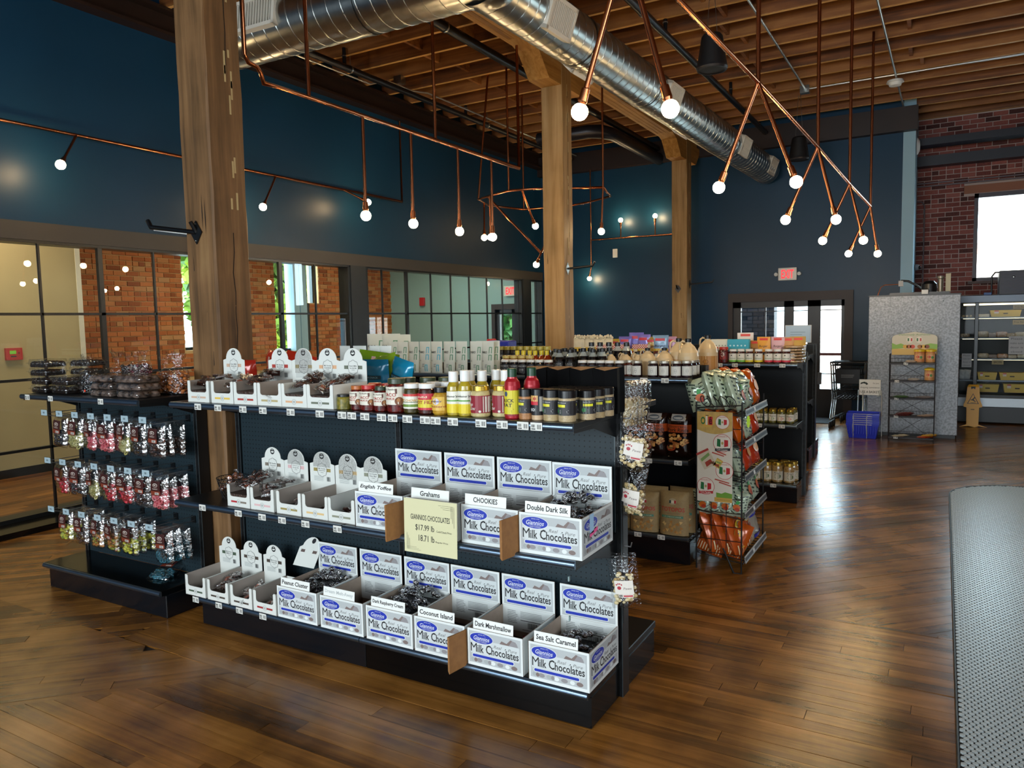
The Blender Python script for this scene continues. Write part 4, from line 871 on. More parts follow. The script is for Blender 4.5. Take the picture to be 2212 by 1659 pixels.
BARM = foil_bar()
CT = [('c', -3.661, 2.705, ZB, '#4a5a48', 'Milk Chocolate', 'Mint', 3, .02), ('c', -3.472, 2.705, ZB, '#4a4038', 'Milk Chocolate', 'Toffee', 14, .085), ('c', -3.283, 2.705, ZB, '#4a4038', 'Milk Chocolate', 'Peanut Bar', 10, .05), ('c', -3.101, 2.705, ZB, '#9a2a2c', 'Dark Chocolate', 'Bar', 7, .03),
      ('m', -3.190, 2.645, ZM, '#7a7064', 'Milk Chocolate', 'Coconut', 18, .13), ('m', -3.014, 2.645, ZM, '#d8b0b0', 'Cherry', 'Nougat Bar', 16, .11), ('m', -2.824, 2.645, ZM, '#9a8a50', 'Milk Chocolate', 'Peppermint', 8, .05), ('m', -2.645, 2.645, ZM, '#d8b880', 'Honey', 'Almond Bar', 3, .02), ('m', -2.476, 2.645, ZM, '#8a8c78', 'Dark Chocolate', 'Nut Bar', 6, .04),
      ('t', -3.464, 2.645, ZT, '#c8a890', 'Dark Milk', 'Hazelnut Bar', 12, .12), ('t', -3.275, 2.645, ZT, '#dcb850', 'Honeycomb', 'Bar', 6, .10), ('t', -3.100, 2.645, ZT, '#a83a30', 'Milk Chocolate', 'Marshmallow', 16, .13), ('t', -2.925, 2.645, ZT, '#b0a070', 'Sea Salt', 'Bar', 5, .04), ('t', -2.754, 2.645, ZT, '#d8a880', 'Milk Chocolate', 'Caramel', 16, .125), ('t', -2.582, 2.645, ZT, '#6a7060', 'Dark Milk', 'Sea Salt Bar', 14, .12)]
ROWN = {'c': 'bottom', 'm': 'middle', 't': 'top'}; cnt = {}
for i, (rw, x, y, z, col, l1, l2, n, lv) in enumerate(CT):
    k = cnt[rw] = cnt.get(rw, 0)+1
    t = thing('bar_carton', '%s white arched carton from the near post, on the %s shelf of the front gondola' % (ORD[k-1], ROWN[rw]), 'carton', (x, y+CD/2, z), 0, 'white arched cartons on the front gondola')
    nh = (rw, k) in (('c', 4), ('t', 2)); part('tray', CART0 if nh else CART, t); f, hd = carton_prints(col, l1, l2, stripe2='#b03038' if (rw, k) == ('m', 1) else None); part('front_print', f, t); nh or part('header_print', hd, t)
    if (rw, k) in (('m', 3), ('m', 4), ('m', 5), ('t', 4), ('m', 2)):
        bb = B(); bb.F = FRONT(0, CD/2-.0035, 0); rr = random.Random(k)
        lo = .15 if k == 4 else .2
        bb.poly([(-.06, lo), (.06, lo), (.06, .222)]+[(.06*cos(a), .222+.058*sin(a)) for a in [pi*q/10 for q in range(1, 10)]]+[(-.06, .222)], .0015, glass_film('glossy_sleeve', (1, 1, 1), .22, .3 if k == 4 else .18, 1.0, 260)); part('glossy_sleeve', bb, t)
    heap(n, x-CW/2+.04, x+CW/2-.04, y+.03, y+CD-.06, z+.016, lambda u, v, q=lv: q*(.7+.45*v), BARM, 'wrapped_bar', 'small chocolate bar in crinkled clear film lying in the %s carton of the %s shelf' % (ORD[k-1], ROWN[rw]), 'candy bar', 'bars in the %s carton of the %s shelf' % (ORD[k-1], ROWN[rw]), 40+i, 1, True)
    solo('bar_mass', B().box(-CW/2+.004, CW/2-.004, .004, CD-.006, 0, max(.006, lv*.5), M('bar_mass', '#4a352b', .4, noise=.6, nscale=90, bump=1, bscale=60)), 'packed lower layer of bars in the %s carton of the %s shelf' % (ORD[k-1], ROWN[rw]), 'bars', (x, y, z+.003), kind='stuff')
# arched card leaning behind the cartons of the bottom shelf
k = B(); k.F = fr((0, 0, 0), (1, 0, 0), (.25, .35, 1)); k.prism([(-.08, 0), (.08, 0), (.08, .10), (.06, .11)]+[(.06*cos(a), .11+.05*sin(a)) for a in [pi*q/10 for q in range(1, 10)]]+[(-.06, .11), (-.08, .10)], -.002, 0, CWHT); k.rect(-.06, .06, .075, .09, .001, C('#5a4a44', .5)); k.ell(0, .085, .03, .03, .0014, CWHT); k.ell(.01, .14, .014, .014, .001, INK); solo('arched_card', k, 'loose arched white card leaning behind the Peanut Cluster box', 'card', (-3.10, 2.99, ZB+.17), (0, 0, 0))
# wire basket of caramels
t = thing('wire_basket', 'small round black wire basket of caramels on the middle shelf', 'basket', (-3.405, 2.795, ZM)); b = B(); n = 28
for a, z in ((.088, .115), (.083, .095), (.062, .004)): b.tube([(a*cos(2*pi*i/28), a*sin(2*pi*i/28), z) for i in range(29)], .0022, BLK, 5, False)
part('rim', b, t); b = B()
for i in range(20):
    for s in (-1, 1): b.tube([((.062+.026*q)*cos(2*pi*i/20+s*q*.9), (.062+.026*q)*sin(2*pi*i/20+s*q*.9), .004+.11*q) for q in (0, .25, .5, .75, 1)], .0012, BLK, 4, False)
part('wire_mesh', b, t)
CARA = sweet_mesh(M('caramel', '#a8561c', .25, coat=.4, noise=.4, nscale=50), .015)
heap(34, -3.455, -3.355, 2.75, 2.84, ZM+.015, lambda u, v: .115*sin(pi*max(.12, min(.88, u))), CARA, 'wrapped_caramel', 'amber caramel in a clear twist wrapper in the round wire basket', 'candy', 'caramels in the wire basket', 77)
# ================================================================== GOODS: jars, bottles, bags
GOLD = M('gold_lid', '#c8a84a', .25, .8); WLID = C('#e4e4e0', .35); BLID = C('#0f1012', .3)
def sauce(hexcol, hex2=None): return M('sauce_'+hexcol[1:], hexcol, .25, coat=.7, noise=.55, nscale=55, c2=hex2)
def clear_top(): return M('clear_jar_neck', '#b9c2be', .08, coat=.6, alpha=.55)
def label_fn(R): return lambda p: (( R+p[2])*sin(p[0]/R), -(R+p[2])*cos(p[0]/R), p[1])
def wrap_label(R, z0, z1, ang, bg, items):
    """paper label round a cylinder of radius R; items in fractions of its half width and height"""
    b = B(); b.fn = label_fn(R+.0006); hw = R*radians(ang); h = z1-z0; n = max(6, int(ang/9))
    b.rect(-hw, hw, z0, z1, 0, C(bg, .45), n)
    for k, it in enumerate(items):
        w = .0003+.0002*k
        if it[0] == 'r': b.rect(it[1]*hw, it[2]*hw, z0+it[3]*h, z0+it[4]*h, w, C(it[5], .45), max(1, int(n*(it[2]-it[1])/2)))
        elif it[0] == 'e': b.ell(it[1]*hw, z0+it[2]*h, it[3]*hw, it[4]*h, w, C(it[5], .45), 14)
        elif it[0] == 't': b.text(it[1], it[2]*hw, z0+it[3]*h, it[4]*h, w+.0002, C(it[6], .5), it[5]*hw*2, .015, it[7] if len(it) > 7 else 0)
        elif it[0] == 'l': b.lines(it[1]*hw, it[2]*hw, z0+it[3]*h, z0+it[4]*h, it[5], w, C(it[6], .5), .4, .2, random.Random(1))
        elif it[0] == 'b': b.bars(it[1]*hw, it[2]*hw, z0+it[3]*h, z0+it[4]*h, w, C(it[5], .5), 10)
    return b.mesh('label')
def vessel(name, lab, cat, x, y, z, r, h, prof, body, lid, lidp, label=None, group=None, rz=0, n=20):
    """prof: (fraction of r, fraction of h[, material]); lidp the lid's outline the same way; body is the thing's own mesh, lid and label its parts"""
    b = B(); b.lathe([(0, 0)]+[(p[0]*r, p[1]*h)+tuple(p[2:]) for p in prof], body, n)
    o = solo(name, b, lab, cat, (x, y, z), (0, 0, rz), group)
    part('lid', B().lathe([(p[0]*r, p[1]*h) for p in lidp], lid, n), o)
    if label: part('label', label, o)
    return o
JAR = [(.86, 0), (1, .04), (1, .70), (.93, .80), (.80, .86), (.80, .92)]; JLID = [(.86, .84), (.88, .85), (.88, .985), (.84, 1), (0, 1)]
SQJ = [(.9, 0), (1, .04), (1, .74), (.93, .82), (.86, .86), (.86, .90)]; SLID = [(.90, .84), (.92, .86), (.92, .985), (.88, 1), (0, 1)]
BOT = [(.9, 0), (1, .03), (1, .55), (.85, .66), (.48, .78), (.46, .84)]; BLIDP = [(.52, .80), (.54, .81), (.54, .985), (.5, 1), (0, 1)]
SHK = [(.95, 0), (1, .02), (1, .74), (.96, .76)]; SHL = [(1.0, .745), (1.01, .75), (1.01, .97), (.94, 1), (0, 1)]
Y0, Z0 = 2.685, 1.30
sal = sauce('#6a140c', '#3a0c08')
TACO = lambda c1: wrap_label(.039, .028, .088, 80, '#d8d2c2', [('t', 'Mrs. Renfro', -.2, .86, .10, .5, '#4a3a30', .2), ('t', 'TACO', -.15, .56, .2, .5, c1), ('t', 'SAUCE', -.15, .34, .12, .4, c1), ('e', .55, .2, .3, .24, '#7a4a2c'), ('e', .5, .26, .12, .1, '#b07a48'), ('r', .3, .42, .62, .9, '#5a2a1c')])
vessel('mustard_jar', 'small squat jar of greenish mustard with a black lid beside the last carton', 'jar', -2.465, Y0, Z0, .036, .072, JAR, sauce('#8a7a2c', '#5a5a1c'), BLID, JLID)
T1 = vessel('salsa_jar', 'first red salsa jar beside the mustard, with an orange lid', 'jar', -2.387, Y0+.01, Z0, .036, .115, JAR, sal, C('#b0622a', .3), JLID, TACO('#a02418'), 'salsa jars on the front gondola')
def vcopy(o, lab, loc, sub=None, grp=None, s=None, rz=0): return dup(o, loc, rz, lab, grp, s, sub)
vcopy(T1, 'second salsa jar, with a red lid and Taco Sauce label', (-2.312, Y0, Z0), {C('#b0622a', .3): C('#b02420', .3)}, None, (1.06, 1.06, 1.04), .2)
vcopy(T1, 'third salsa jar, small, with a green lid', (-2.236, Y0, Z0), {C('#b0622a', .3): C('#2c3c2a', .3)}, None, (.95, .95, 1.0), .3)
vcopy(T1, 'tallest salsa jar of the front row, with a dark green lid', (-2.146, Y0, Z0), {C('#b0622a', .3): C('#34402c', .3)}, None, (1.26, 1.26, 1.34), .1)
for i, x in enumerate((-2.165, -2.07, -1.985)):
    vcopy(T1, '%s salsa jar standing behind the tall front one' % ORD[i], (x, 2.79+.03*i, Z0), {C('#b0622a', .3): C('#34402c', .3)}, None, (1.2, 1.2, 1.30), -.2)
    vcopy(T1, '%s red salsa jar of the row behind the orange lid' % ORD[i], (-2.35+.08*i, 2.775, Z0), {C('#b0622a', .3): C('#a03020', .3)}, None, (1, 1, 1.05), .2)
relish = sauce('#4a3c12', '#2c2a0c')
CH = vessel('relish_jar', 'jar of chow relish with a white lid and green striped label', 'jar', -2.06, Y0, Z0, .040, .133, JAR, relish, WLID, JLID, wrap_label(.040, .022, .088, 85, '#e0ddd0', [('r', -1, 1, .84, 1, '#c43a34'), ('r', -1, 1, .12, .3, '#6a8a34'), ('t', 'HOT CHOW', 0, .56, .17, .75, '#c8982c'), ('r', -1, 1, .42, .46, '#3c5a2a')]), 'relish jars with white lids')
HF = vessel('relish_jar', 'jar of hot relish with a white lid and a red and yellow label', 'jar', -1.976, Y0, Z0, .042, .135, JAR, sauce('#4a1a0c', '#2a0c08'), WLID, JLID, wrap_label(.042, .02, .092, 85, '#d8c83a', [('r', -1, 1, .62, 1, '#c02c3c'), ('r', -1, 1, 0, .14, '#c02c3c'), ('t', 'HOT FILL', .05, .47, .2, .8, '#a01c28'), ('t', 'mild', 0, .8, .12, .4, '#f0e0c0')]), 'relish jars with white lids')
vcopy(HF, 'white lidded relish jar behind the hot relish jar', (-1.94, 2.79, Z0)); vcopy(CH, 'white lidded relish jar behind the chow relish jar', (-2.02, 2.80, Z0)); vcopy(HF, 'white lidded relish jar behind the squat mustard', (-1.865, 2.80, Z0))
vessel('mustard_jar', 'squat bulging jar of yellow mustard with a black lid', 'jar', -1.904, Y0, Z0, .039, .121, [(.8, 0), (.95, .06), (1, .3), (.98, .55), (.82, .74), (.66, .80), (.66, .86)], sauce('#c09430', '#a87c20'), BLID, [(.72, .80), (.74, .82), (.74, .985), (.7, 1), (0, 1)], wrap_label(.039, .02, .08, 60, '#d9b04a', [('t', 'Mustard', 0, .3, .14, 1.2, '#8a2a24', .2), ('e', 0, .66, .4, .24, '#c8c4d8'), ('t', 'HONEY', 0, .66, .12, .7, '#3a3a6a')]))
yel = sauce('#b09a28', '#9a8420')
DR = vessel('dressing_bottle', 'first yellow dressing bottle with a white cap, at the front', 'bottle', -1.834, Y0, Z0, .031, .190, [(.92, 0), (1, .02), (1, .58), (.93, .66), (.62, .76), (.58, .80)], yel, WLID, [(.66, .76), (.70, .78), (.68, .985), (.64, 1), (0, 1)], wrap_label(.031, .012, .105, 85, '#e3e0d2', [('r', -1, 1, 0, .42, '#e0c82c'), ('r', -.9, .9, .54, .60, '#5a9a3c'), ('t', "Jolene's", 0, .76, .13, .75, '#3a3a34', .25), ('l', -.6, .6, .12, .36, 4, '#b89a20')]), 'yellow dressing bottles')
vcopy(DR, 'second yellow dressing bottle with a white cap, at the front', (-1.772, Y0-.003, Z0), s=1.03, rz=.1)
for i, (x, y) in enumerate(((-1.80, 2.765), (-1.735, 2.76), (-1.705, 2.83), (-1.64, 2.80))): vcopy(DR, '%s yellow dressing bottle of those standing behind the front pair' % ORD[i], (x, y, Z0), rz=.4)
tal = sauce('#c8b884', '#b8a670')
BT = vessel('tallow_jar', 'glass jar of beef tallow with a gold lid, at the front edge', 'jar', -1.698, Y0, Z0, .0425, .132, JAR, tal, GOLD, JLID, wrap_label(.0425, .018, .092, 110, '#8a1c2a', [('r', .42, 1, .05, .95, '#d8d2c4'), ('l', .46, .96, .1, .9, 9, '#6a6460'), ('e', -.42, .78, .12, .13, '#d8d2c4'), ('t', 'BEEF', -.42, .45, .16, .28, '#e6dfd2'), ('t', 'TALLOW', -.36, .24, .16, .36, '#e6dfd2'), ('e', .25, .1, .07, .07, '#d8d2c4')]), 'beef tallow jars')
vcopy(BT, 'glass jar of beef tallow with a gold lid, set back to the right', (-1.612, 2.72, Z0), rz=-.25)
DK = vessel('spray_can', 'front tall spray can of duck fat with a green cap', 'can', -1.541, Y0, Z0, .034, .207, [(.95, 0), (1, .02), (1, .66), (.9, .74), (.62, .80), (.6, .83)], C('#a5202a', .25, metal=.2), C('#123c24', .35), [(.55, .79), (.58, .80), (.58, .985), (.54, 1), (0, 1)], wrap_label(.034, .012, .118, 100, '#cfc02c', [('r', -1, 1, 0, .07, '#8a1c24'), ('t', 'DUCK', -.1, .60, .14, .5, '#20242a'), ('t', 'FAT', -.1, .42, .14, .36, '#20242a'), ('e', -.2, .86, .14, .1, '#3a4a6a'), ('r', -1, -.3, .95, 1.05, '#cfc02c'), ('l', -.6, .4, .1, .3, 3, '#8a7c1c')]), 'duck fat spray cans')
vcopy(DK, 'tall spray can of duck fat with a green cap, behind the front one', (-1.487, 2.755, Z0))
def shaker(lab, x, y, tint, lit, r=.033):
    return vessel('spice_shaker', lab, 'spice shaker', x, y, Z0, r, .126, SHK, M('spice_'+tint[1:], tint, .3, coat=.6, noise=.25, nscale=220), BLID, SHL, wrap_label(r, .026, .084, 105, '#2c2a2e', [('r', -1, -.1, 0, 1, '#4c5450'), ('r', -.55, .12, .56, .74, lit), ('t', 'Spice Blend', -.2, .86, .08, .36, '#c8c8c4'), ('e', -.5, .3, .16, .16, '#3a7a4a'), ('l', -.25, .35, .1, .4, 4, '#9a9894'), ('r', .4, .9, .1, .9, '#1c1a1e')]), 'black capped spice shakers')
shaker('orange spice shaker with a black cap beside the spray cans', -1.478, Y0-.002, '#b07a4a', '#d8d02c', .029)
vessel('spice_shaker', 'narrow spice shaker with a red and cream label and black cap', 'spice shaker', -1.422, Y0-.002, Z0, .026, .127, SHK, M('spice_peach', '#c8a884', .3, coat=.6), BLID, SHL, wrap_label(.026, .02, .10, 95, '#15141a', [('r', -1, .3, .70, 1, '#d8a860'), ('r', -1, .3, .52, .70, '#c02030'), ('t', 'RANCH', -.3, .28, .16, .34, '#e6e6e4'), ('r', .45, .95, .2, .95, '#b8b4ac'), ('e', 0, .84, .16, .08, '#b04a2c')]), 'black capped spice shakers')
S3 = shaker('wide pale spice shaker left of the frontmost one', -1.358, Y0-.003, '#b8a074', '#d8d02c', .035); S4 = shaker('frontmost pale spice shaker at the shelf corner', -1.287, Y0-.008, '#c0a880', '#e0d820', .0355)
k = 0
for j, y in enumerate((2.765, 2.835, 2.90)):
    for i in range(4 if j else 4):
        x = -1.425+.062*i+.012*j
        vcopy(S4 if (i+j) % 2 else S3, '%s black capped spice shaker of the %s row behind the front ones' % (ORD[i], ORD[j]), (x, y, Z0), s=.95, rz=.3*i)
# black gusset bags with a turned brown rim
def gift_bag():
    b = B(); w, d, h = .055, .045, .195; R = random.Random(2); m = M('black_paper', '#020203', .7, spec=.08)
    def ring(z, k, dz=0): return [(-w*k, -d*k, z), (0, -d*k-.004, z-dz), (w*k, -d*k, z), (w*k-.006, 0, z), (w*k, d*k, z), (0, d*k, z), (-w*k, d*k, z), (-w*k+.006, 0, z)]
    rs = [ring(0, 1), ring(.1, 1.02), ring(h, .98, .012)]; v = [p for r in rs for p in r]
    b.add(v, [(j*8+i, j*8+(i+1) % 8, (j+1)*8+(i+1) % 8, (j+1)*8+i) for j in range(2) for i in range(8)], m)
    b.add(ring(h-.001, .96, .012), [tuple(range(8))], M('brown_rim', '#8a6a4a', .6)); return b.mesh('black_bag')
GB = gift_bag()
for i, x in enumerate((-1.574, -1.462, -1.352, -1.242)):
    o = tag(part('black_bag', GB, None, (x, 3.0, Z0), (0, 0, .02*(i-1.5))), '%s of the four black paper bags with a brown mouth, from the spray cans' % ORD[i], 'bag', 'black paper bags on the front gondola')
    if i == 3: b = B(); b.F = FRONT(.012, -.0475, .075); b.rect(-.008, .008, -.03, .03, 0, C('#1c3a24', .4)); b.rect(-.006, .006, .02, .032, .0005, C('#a8a04a', .4)); b.text('BOOK', 0, -.005, .008, .0008, C('#5a9a5a', .4), .014); part('sticker', b, o, label='small green sticker')
    if i == 0: b = B(); b.F = FRONT(.0, -.048, .11); b.rect(-.012, .012, -.014, .014, 0, C('#c8a83c', .4)); b.ring(0, 0, .008, .009, .002, .0006, INK, 12); part('sticker', b, o, label='small yellow sticker')
    if i == 2: b = B(); b.F = FRONT(.0, -.048, .10); b.ell(0, 0, .012, .012, 0, C('#9a4a40', .4)); part('sticker', b, o, label='small round red sticker')
# ---- pouches
def bulge(w, h, d, kind):
    def f(x, y):
        u = min(1, abs(x)/(w/2)); v = min(1, max(0, y/h)); ed = (1-u**3)**.6 if u < 1 else 0
        if kind == 'pillow': pv = max(0, 1-abs(2*v-1)**5)**.6
        elif kind == 'stand': pv = (1-max(0, (v-.12)/.88)**1.6)*(.75+.25*min(1, v/.12)) if v < .97 else 0
        else: pv = min(1, (1-v)/.14)**.6 if v > .0 else 1
        return d/2*ed*pv
    return f
def pouch(w, h, d, mat, kind='pillow', back=None, wr=0, seed=1, nu=10, nv=12, top=None, topf=.9):
    f = bulge(w, h, d, kind); R = random.Random(seed); b = B(); ph = R.random()*6
    wn = lambda x, y, s: wr*(sin(x*90+ph+s)*sin(y*70-ph)+.6*sin(y*140+x*60+s))
    for s in (-1, 1):
        b.grid(lambda i, j: ((i-.5)*w*-s, s*f((i-.5)*w, j*h)+wn((i-.5)*w, j*h, s)*(1 if 0 < i < 1 else 0), j*h), nu, nv, mat if s < 0 or not back else back)
    if top: 
        n0 = nu*int(nv*topf)
        for s in (0, 1):
            for q in range(nu*nv):
                if q >= n0: b.m[s*nu*nv+q] = top
    return b, f
def on_bag(b, f, off=.0012):
    b.fn = lambda p: (p[0], -(f(p[0], p[1])+off+p[2]), p[1]); return b
PAPW = C('#d6d9cc', .6); FG = C('#6f9a78', .5); FB = C('#62b8cc', .5)
def faro_bag(key, c):
    b, f = pouch(.108, .255, .062, PAPW, 'stand', wr=.0012, seed=3); body = b.mesh('coffee_bag'); k = on_bag(B(), f)
    for i, (x, y, w, h) in enumerate(((.018, .16, .026, .05), (.018, .105, .026, .045), (.012, .012, .024, .055))):
        t = .007
        k.rect(x, x+w, y+h-t, y+h, 0, c, 4); k.rect(x, x+t, y, y+h, .0001, c, 1, 5); k.rect(x+w-t, x+w, y, y+h, .0001, c, 1, 5)
    k.text('FARO', -.022, .168, .018, .0004, INK, .048, .02); k.ell(-.032, .10, .006, .008, 0, C('#a8aaa0', .6), 10); k.lines(-.012, .012, .045, .075, 4, .0002, C('#5a5c58', .6), .4, .3, random.Random(1)); k.lines(-.046, -.02, .03, .04, 2, .0002, C('#8a8c88', .6), .4, .3)
    return body, k.mesh('print')
FBG, FPG = faro_bag('g', FG); _, FPB = faro_bag('b', FB)
fx = [(-4.028, 'g'), (-3.923, 'g'), (-3.806, 'g'), (-3.68, 'b'), (-3.564, 'b'), (-3.45, 'g'), (-3.332, 'g'), (-3.192, 'g'), (-3.085, 'g')]
fx[3] = (-3.69, 'b'); fx.insert(4, (-3.575, 'b')); fx.pop(5)
for i, (x, c) in enumerate(fx):
    for j in range(1 if i < 7 else 2):
        o = tag(part('coffee_bag', FBG, None, (x+.015*j, 5.0+.065*j, 1.295), (-.02, 0, random.uniform(-.12, .12))), '%s pale %s printed coffee bag from the near post, %s row' % (ORD[i], 'green' if c == 'g' else 'blue', 'front' if not j else 'back'), 'coffee bag', 'coffee bags on the second gondola'); part('print', FPG if c == 'g' else FPB, o)
for i, (x, s) in enumerate(((-4.33, 1.28), (-4.17, 1.28), (-4.05, 1.25))):
    o = tag(part('coffee_bag', FBG, None, (x, 5.16, 1.295), (0, 0, .1-.08*i), ), '%s of the big pale coffee bags standing behind the small ones' % ORD[i], 'coffee bag', 'big coffee bags at the back'); part('print', FPG, o); o.scale = (s*1.45, s, s*.98)
# bright snack bags on the rear shelf of the front gondola
def snack(name, lab, cat, x, y, z, w, h, d, col, rz=0, tilt=0, extra=None, seed=1, group=None, wr=.004, gloss=.2, roll=0):
    b, f = pouch(w, h, d, M('foil_'+col[1:], col, gloss, .1, coat=.3), 'pillow', wr=wr, seed=seed); o = solo(name, b, lab, cat, (x, y, z), (tilt, roll, rz), group)
    if extra: k = on_bag(B(), f, .003+wr); extra(k, w, h); part('print', k, o)
    return o
def redp(k, w, h): k.rect(-w*.08, w*.02, 0+h*.2, h*.9, 0, C('#c8a090', .4), 1, 6); k.text('SEA SALT', 0, h*.42, h*.06, .0004, C('#5a1410', .5), w*.4)
def bluep(k, w, h): k.rect(-w*.3, w*.34, h*.50, h*.60, 0, C('#14323e', .4), 4); k.text('BOOM SNACK', 0, h*.55, h*.05, .0006, C('#8ac0d0', .4), w*.5); k.text('SALT & VINEGAR', 0, h*.36, h*.05, .0006, C('#9ad0e0', .4), w*.5)
snack('snack_bag', 'crumpled red snack bag behind the first arched carton', 'snack bag', -3.70, 3.17, 1.30, .19, .20, .07, '#a32417', .15, .1, redp, 1); snack('snack_bag', 'tall red snack bag behind the cartons', 'snack bag', -3.57, 3.30, 1.30, .20, .25, .08, '#b52e1c', -.3, .12, redp, 2, roll=.2); snack('snack_bag', 'red snack bag with a pointed corner behind the third carton', 'snack bag', -3.42, 3.28, 1.30, .20, .24, .08, '#a82818', .3, -.1, redp, 3, roll=.25)
snack('snack_bag', 'lime green snack bag behind the blue ones', 'snack bag', -2.80, 3.32, 1.30, .27, .245, .09, '#6f9420', .1, 0, redp, 4, roll=.12); snack('snack_bag', 'second lime green snack bag leaning right', 'snack bag', -2.66, 3.26, 1.30, .22, .23, .08, '#7da028', -.2, 0, None, 5, roll=-.2)
snack('snack_bag', 'bright blue snack bag in front', 'snack bag', -2.68, 3.17, 1.30, .19, .21, .07, '#0f6c92', .1, .05, bluep, 6); snack('snack_bag', 'bright blue snack bag with a raised corner, leaning right', 'snack bag', -2.54, 3.20, 1.30, .16, .215, .07, '#1584ac', -.2, 0, bluep, 7, roll=.22)
for i, (x, w) in enumerate(((-3.10, .09), (-2.985, .10), (-2.87, .075), (-2.79, .075))):
    b, f = pouch(w, .275, .06, C('#c9cdc8', .5), 'stand', wr=.001, seed=i); solo('white_pouch', b, '%s plain pale stand-up pouch behind the arched cartons' % ORD[i], 'pouch', (x, 3.40, 1.30), (0, 0, .1*(i-1)), 'plain pale pouches')
# ---- G2 top: jams, syrups, jugs, bottles
MJ = vessel('preserve_jar', 'x', 'jar', -2.926, 5.0, 1.295, .037, .113, SQJ, M('black_jam', '#120c0e', .2, coat=.6), WLID, SLID, wrap_label(.037, .012, .08, 85, '#1b1a1d', [('t', 'WOODS', 0, .78, .14, .7, '#c8c8c4'), ('ring' if 0 else 'e', 0, .36, .3, .26, '#6a6a68'), ('e', 0, .36, .25, .22, '#1b1a1d'), ('t', 'JAM', 0, .36, .12, .3, '#c8c8c4'), ('r', -.95, -.6, .1, .9, '#3a3a3c'), ('l', .65, .95, .1, .9, 7, '#9a9a96')]), 'dark jam jars with white lids')
xs = (-2.926, -2.850, -2.776, -2.702, -2.628, -2.553); MJ['label'] = 'first dark jam jar with a white lid, right after the coffee bags'
for i, x in enumerate(xs[1:]): vcopy(MJ, '%s dark jam jar with a white lid counted from the coffee bags' % ORD[i+1], (x, 5.0, 1.295), {M('black_jam', ''): sauce('#3a1410', '#1a0808')} if i > 3 else None, rz=.2*(i % 3))
for i, x in enumerate((-2.274, -2.201, -2.133, -2.062, -1.986)): vcopy(MJ, '%s white lidded preserve jar right of the black bottles' % ORD[i], (x, 5.0, 1.295), {M('black_jam', ''): sauce('#241014', '#140a0c')}, 'dark preserve jars in the middle', rz=.1*i)
def blackbottle(lab, x, y, s=1, capc=BLID):
    return vessel('syrup_bottle', lab, 'bottle', x, y, 1.295, .040*s, .19*s, [(.92, 0), (1, .03), (1, .60), (.9, .70, clear_top()), (.5, .82, clear_top()), (.46, .88)], M('dark_syrup', '#0d0806', .15, coat=.7), capc, [(.5, .86), (.54, .87), (.54, .985), (.5, 1), (0, 1)], wrap_label(.040*s, .03, .10, 80, '#121214', [('t', 'BLACK', 0, .75, .16, .6, '#9a9a98'), ('t', 'SYRUP', 0, .52, .16, .6, '#9a9a98'), ('l', -.5, .5, .1, .35, 3, '#6a6a68')]), 'black syrup bottles on the second gondola')
BB1 = blackbottle('first dark syrup bottle of the front pair with black labels', -2.49, 5.06); vcopy(BB1, 'second dark syrup bottle of the front pair with black labels', (-2.40, 5.06, 1.295))
q = 0
for j, y in enumerate((5.14, 5.22)):
    for i in range(6): vcopy(BB1, '%s dark syrup bottle of the %s row behind the labelled pair' % (ORD[i], ORD[j]), (-2.56+.077*i+.02*j, y, 1.295), s=(.95, .95, 1.0+.03*(i % 2)))
for i in range(5): vcopy(BB1, '%s tall black capped bottle with a clear shoulder, by the cream jugs' % ORD[i], (-2.36+.072*i, 5.36, 1.31), s=(1, 1, 1.14), grp='tall clear-shouldered bottles')
AM = vessel('amber_bottle', 'first small amber syrup bottle with a yellow cap', 'bottle', -2.92, 5.18, 1.295, .032, .175, BOT, M('amber_syrup', '#8a2c08', .12, coat=.7), C('#d8c42c', .3), BLIDP, None, 'yellow capped amber bottles')
for i in range(5): vcopy(AM, '%s small amber syrup bottle with a yellow cap' % ORD[i+1], (-2.865+.052*i, 5.18+.01*(i % 2), 1.295))
for i in range(6): vcopy(AM, '%s amber syrup bottle with a black cap, right of the yellow caps' % ORD[i], (-2.74+.052*i, 5.26, 1.295), {C('#d8c42c', .3): BLID}, 'black capped amber bottles', (1, 1, .98))
for i in range(4): vcopy(MJ, '%s pale lidded jar in front of the gold lids' % ORD[i], (-2.985+.07*i, 5.12, 1.295), {M('black_jam', ''): sauce('#8a4a14', '#5a2c0c'), WLID: C('#c8b060', .3)}, 'small gold-lidded jars', (.95, .95, 1.22))
for i in range(8): vcopy(MJ, '%s tall jar of the gold lidded back row' % ORD[i], (-3.22+.062*i, 5.44, 1.31), {M('black_jam', ''): sauce('#2c2416', '#14100c') if i < 4 else sauce('#6a5a1c', '#4a3a10'), WLID: C('#b0a040', .3)}, 'gold lidded jars at the back', (.85, .85, 1.62))
JM = vessel('jam_jar', 'x', 'jar', -1.855, 5.0, 1.295, .037, .114, SQJ, M('dark_jam', '#1c0a10', .18, coat=.6), C('#b8b4a8', .3, metal=.6), SLID, wrap_label(.037, .014, .078, 62, '#c9c8c0', [('r', -.9, .9, .06, .94, '#d6d5cd'), ('e', 0, .5, .22, .24, '#a09e98'), ('e', 0, .5, .18, .19, '#d6d5cd'), ('t', 'Jam', 0, .5, .12, .2, '#5a5a56', .2), ('l', -.6, .6, .78, .9, 2, '#9a9890')]), 'dark jam jars with pale square labels')
JM['label'] = 'dark jam jar with a pale square label, alone before the cream jugs'
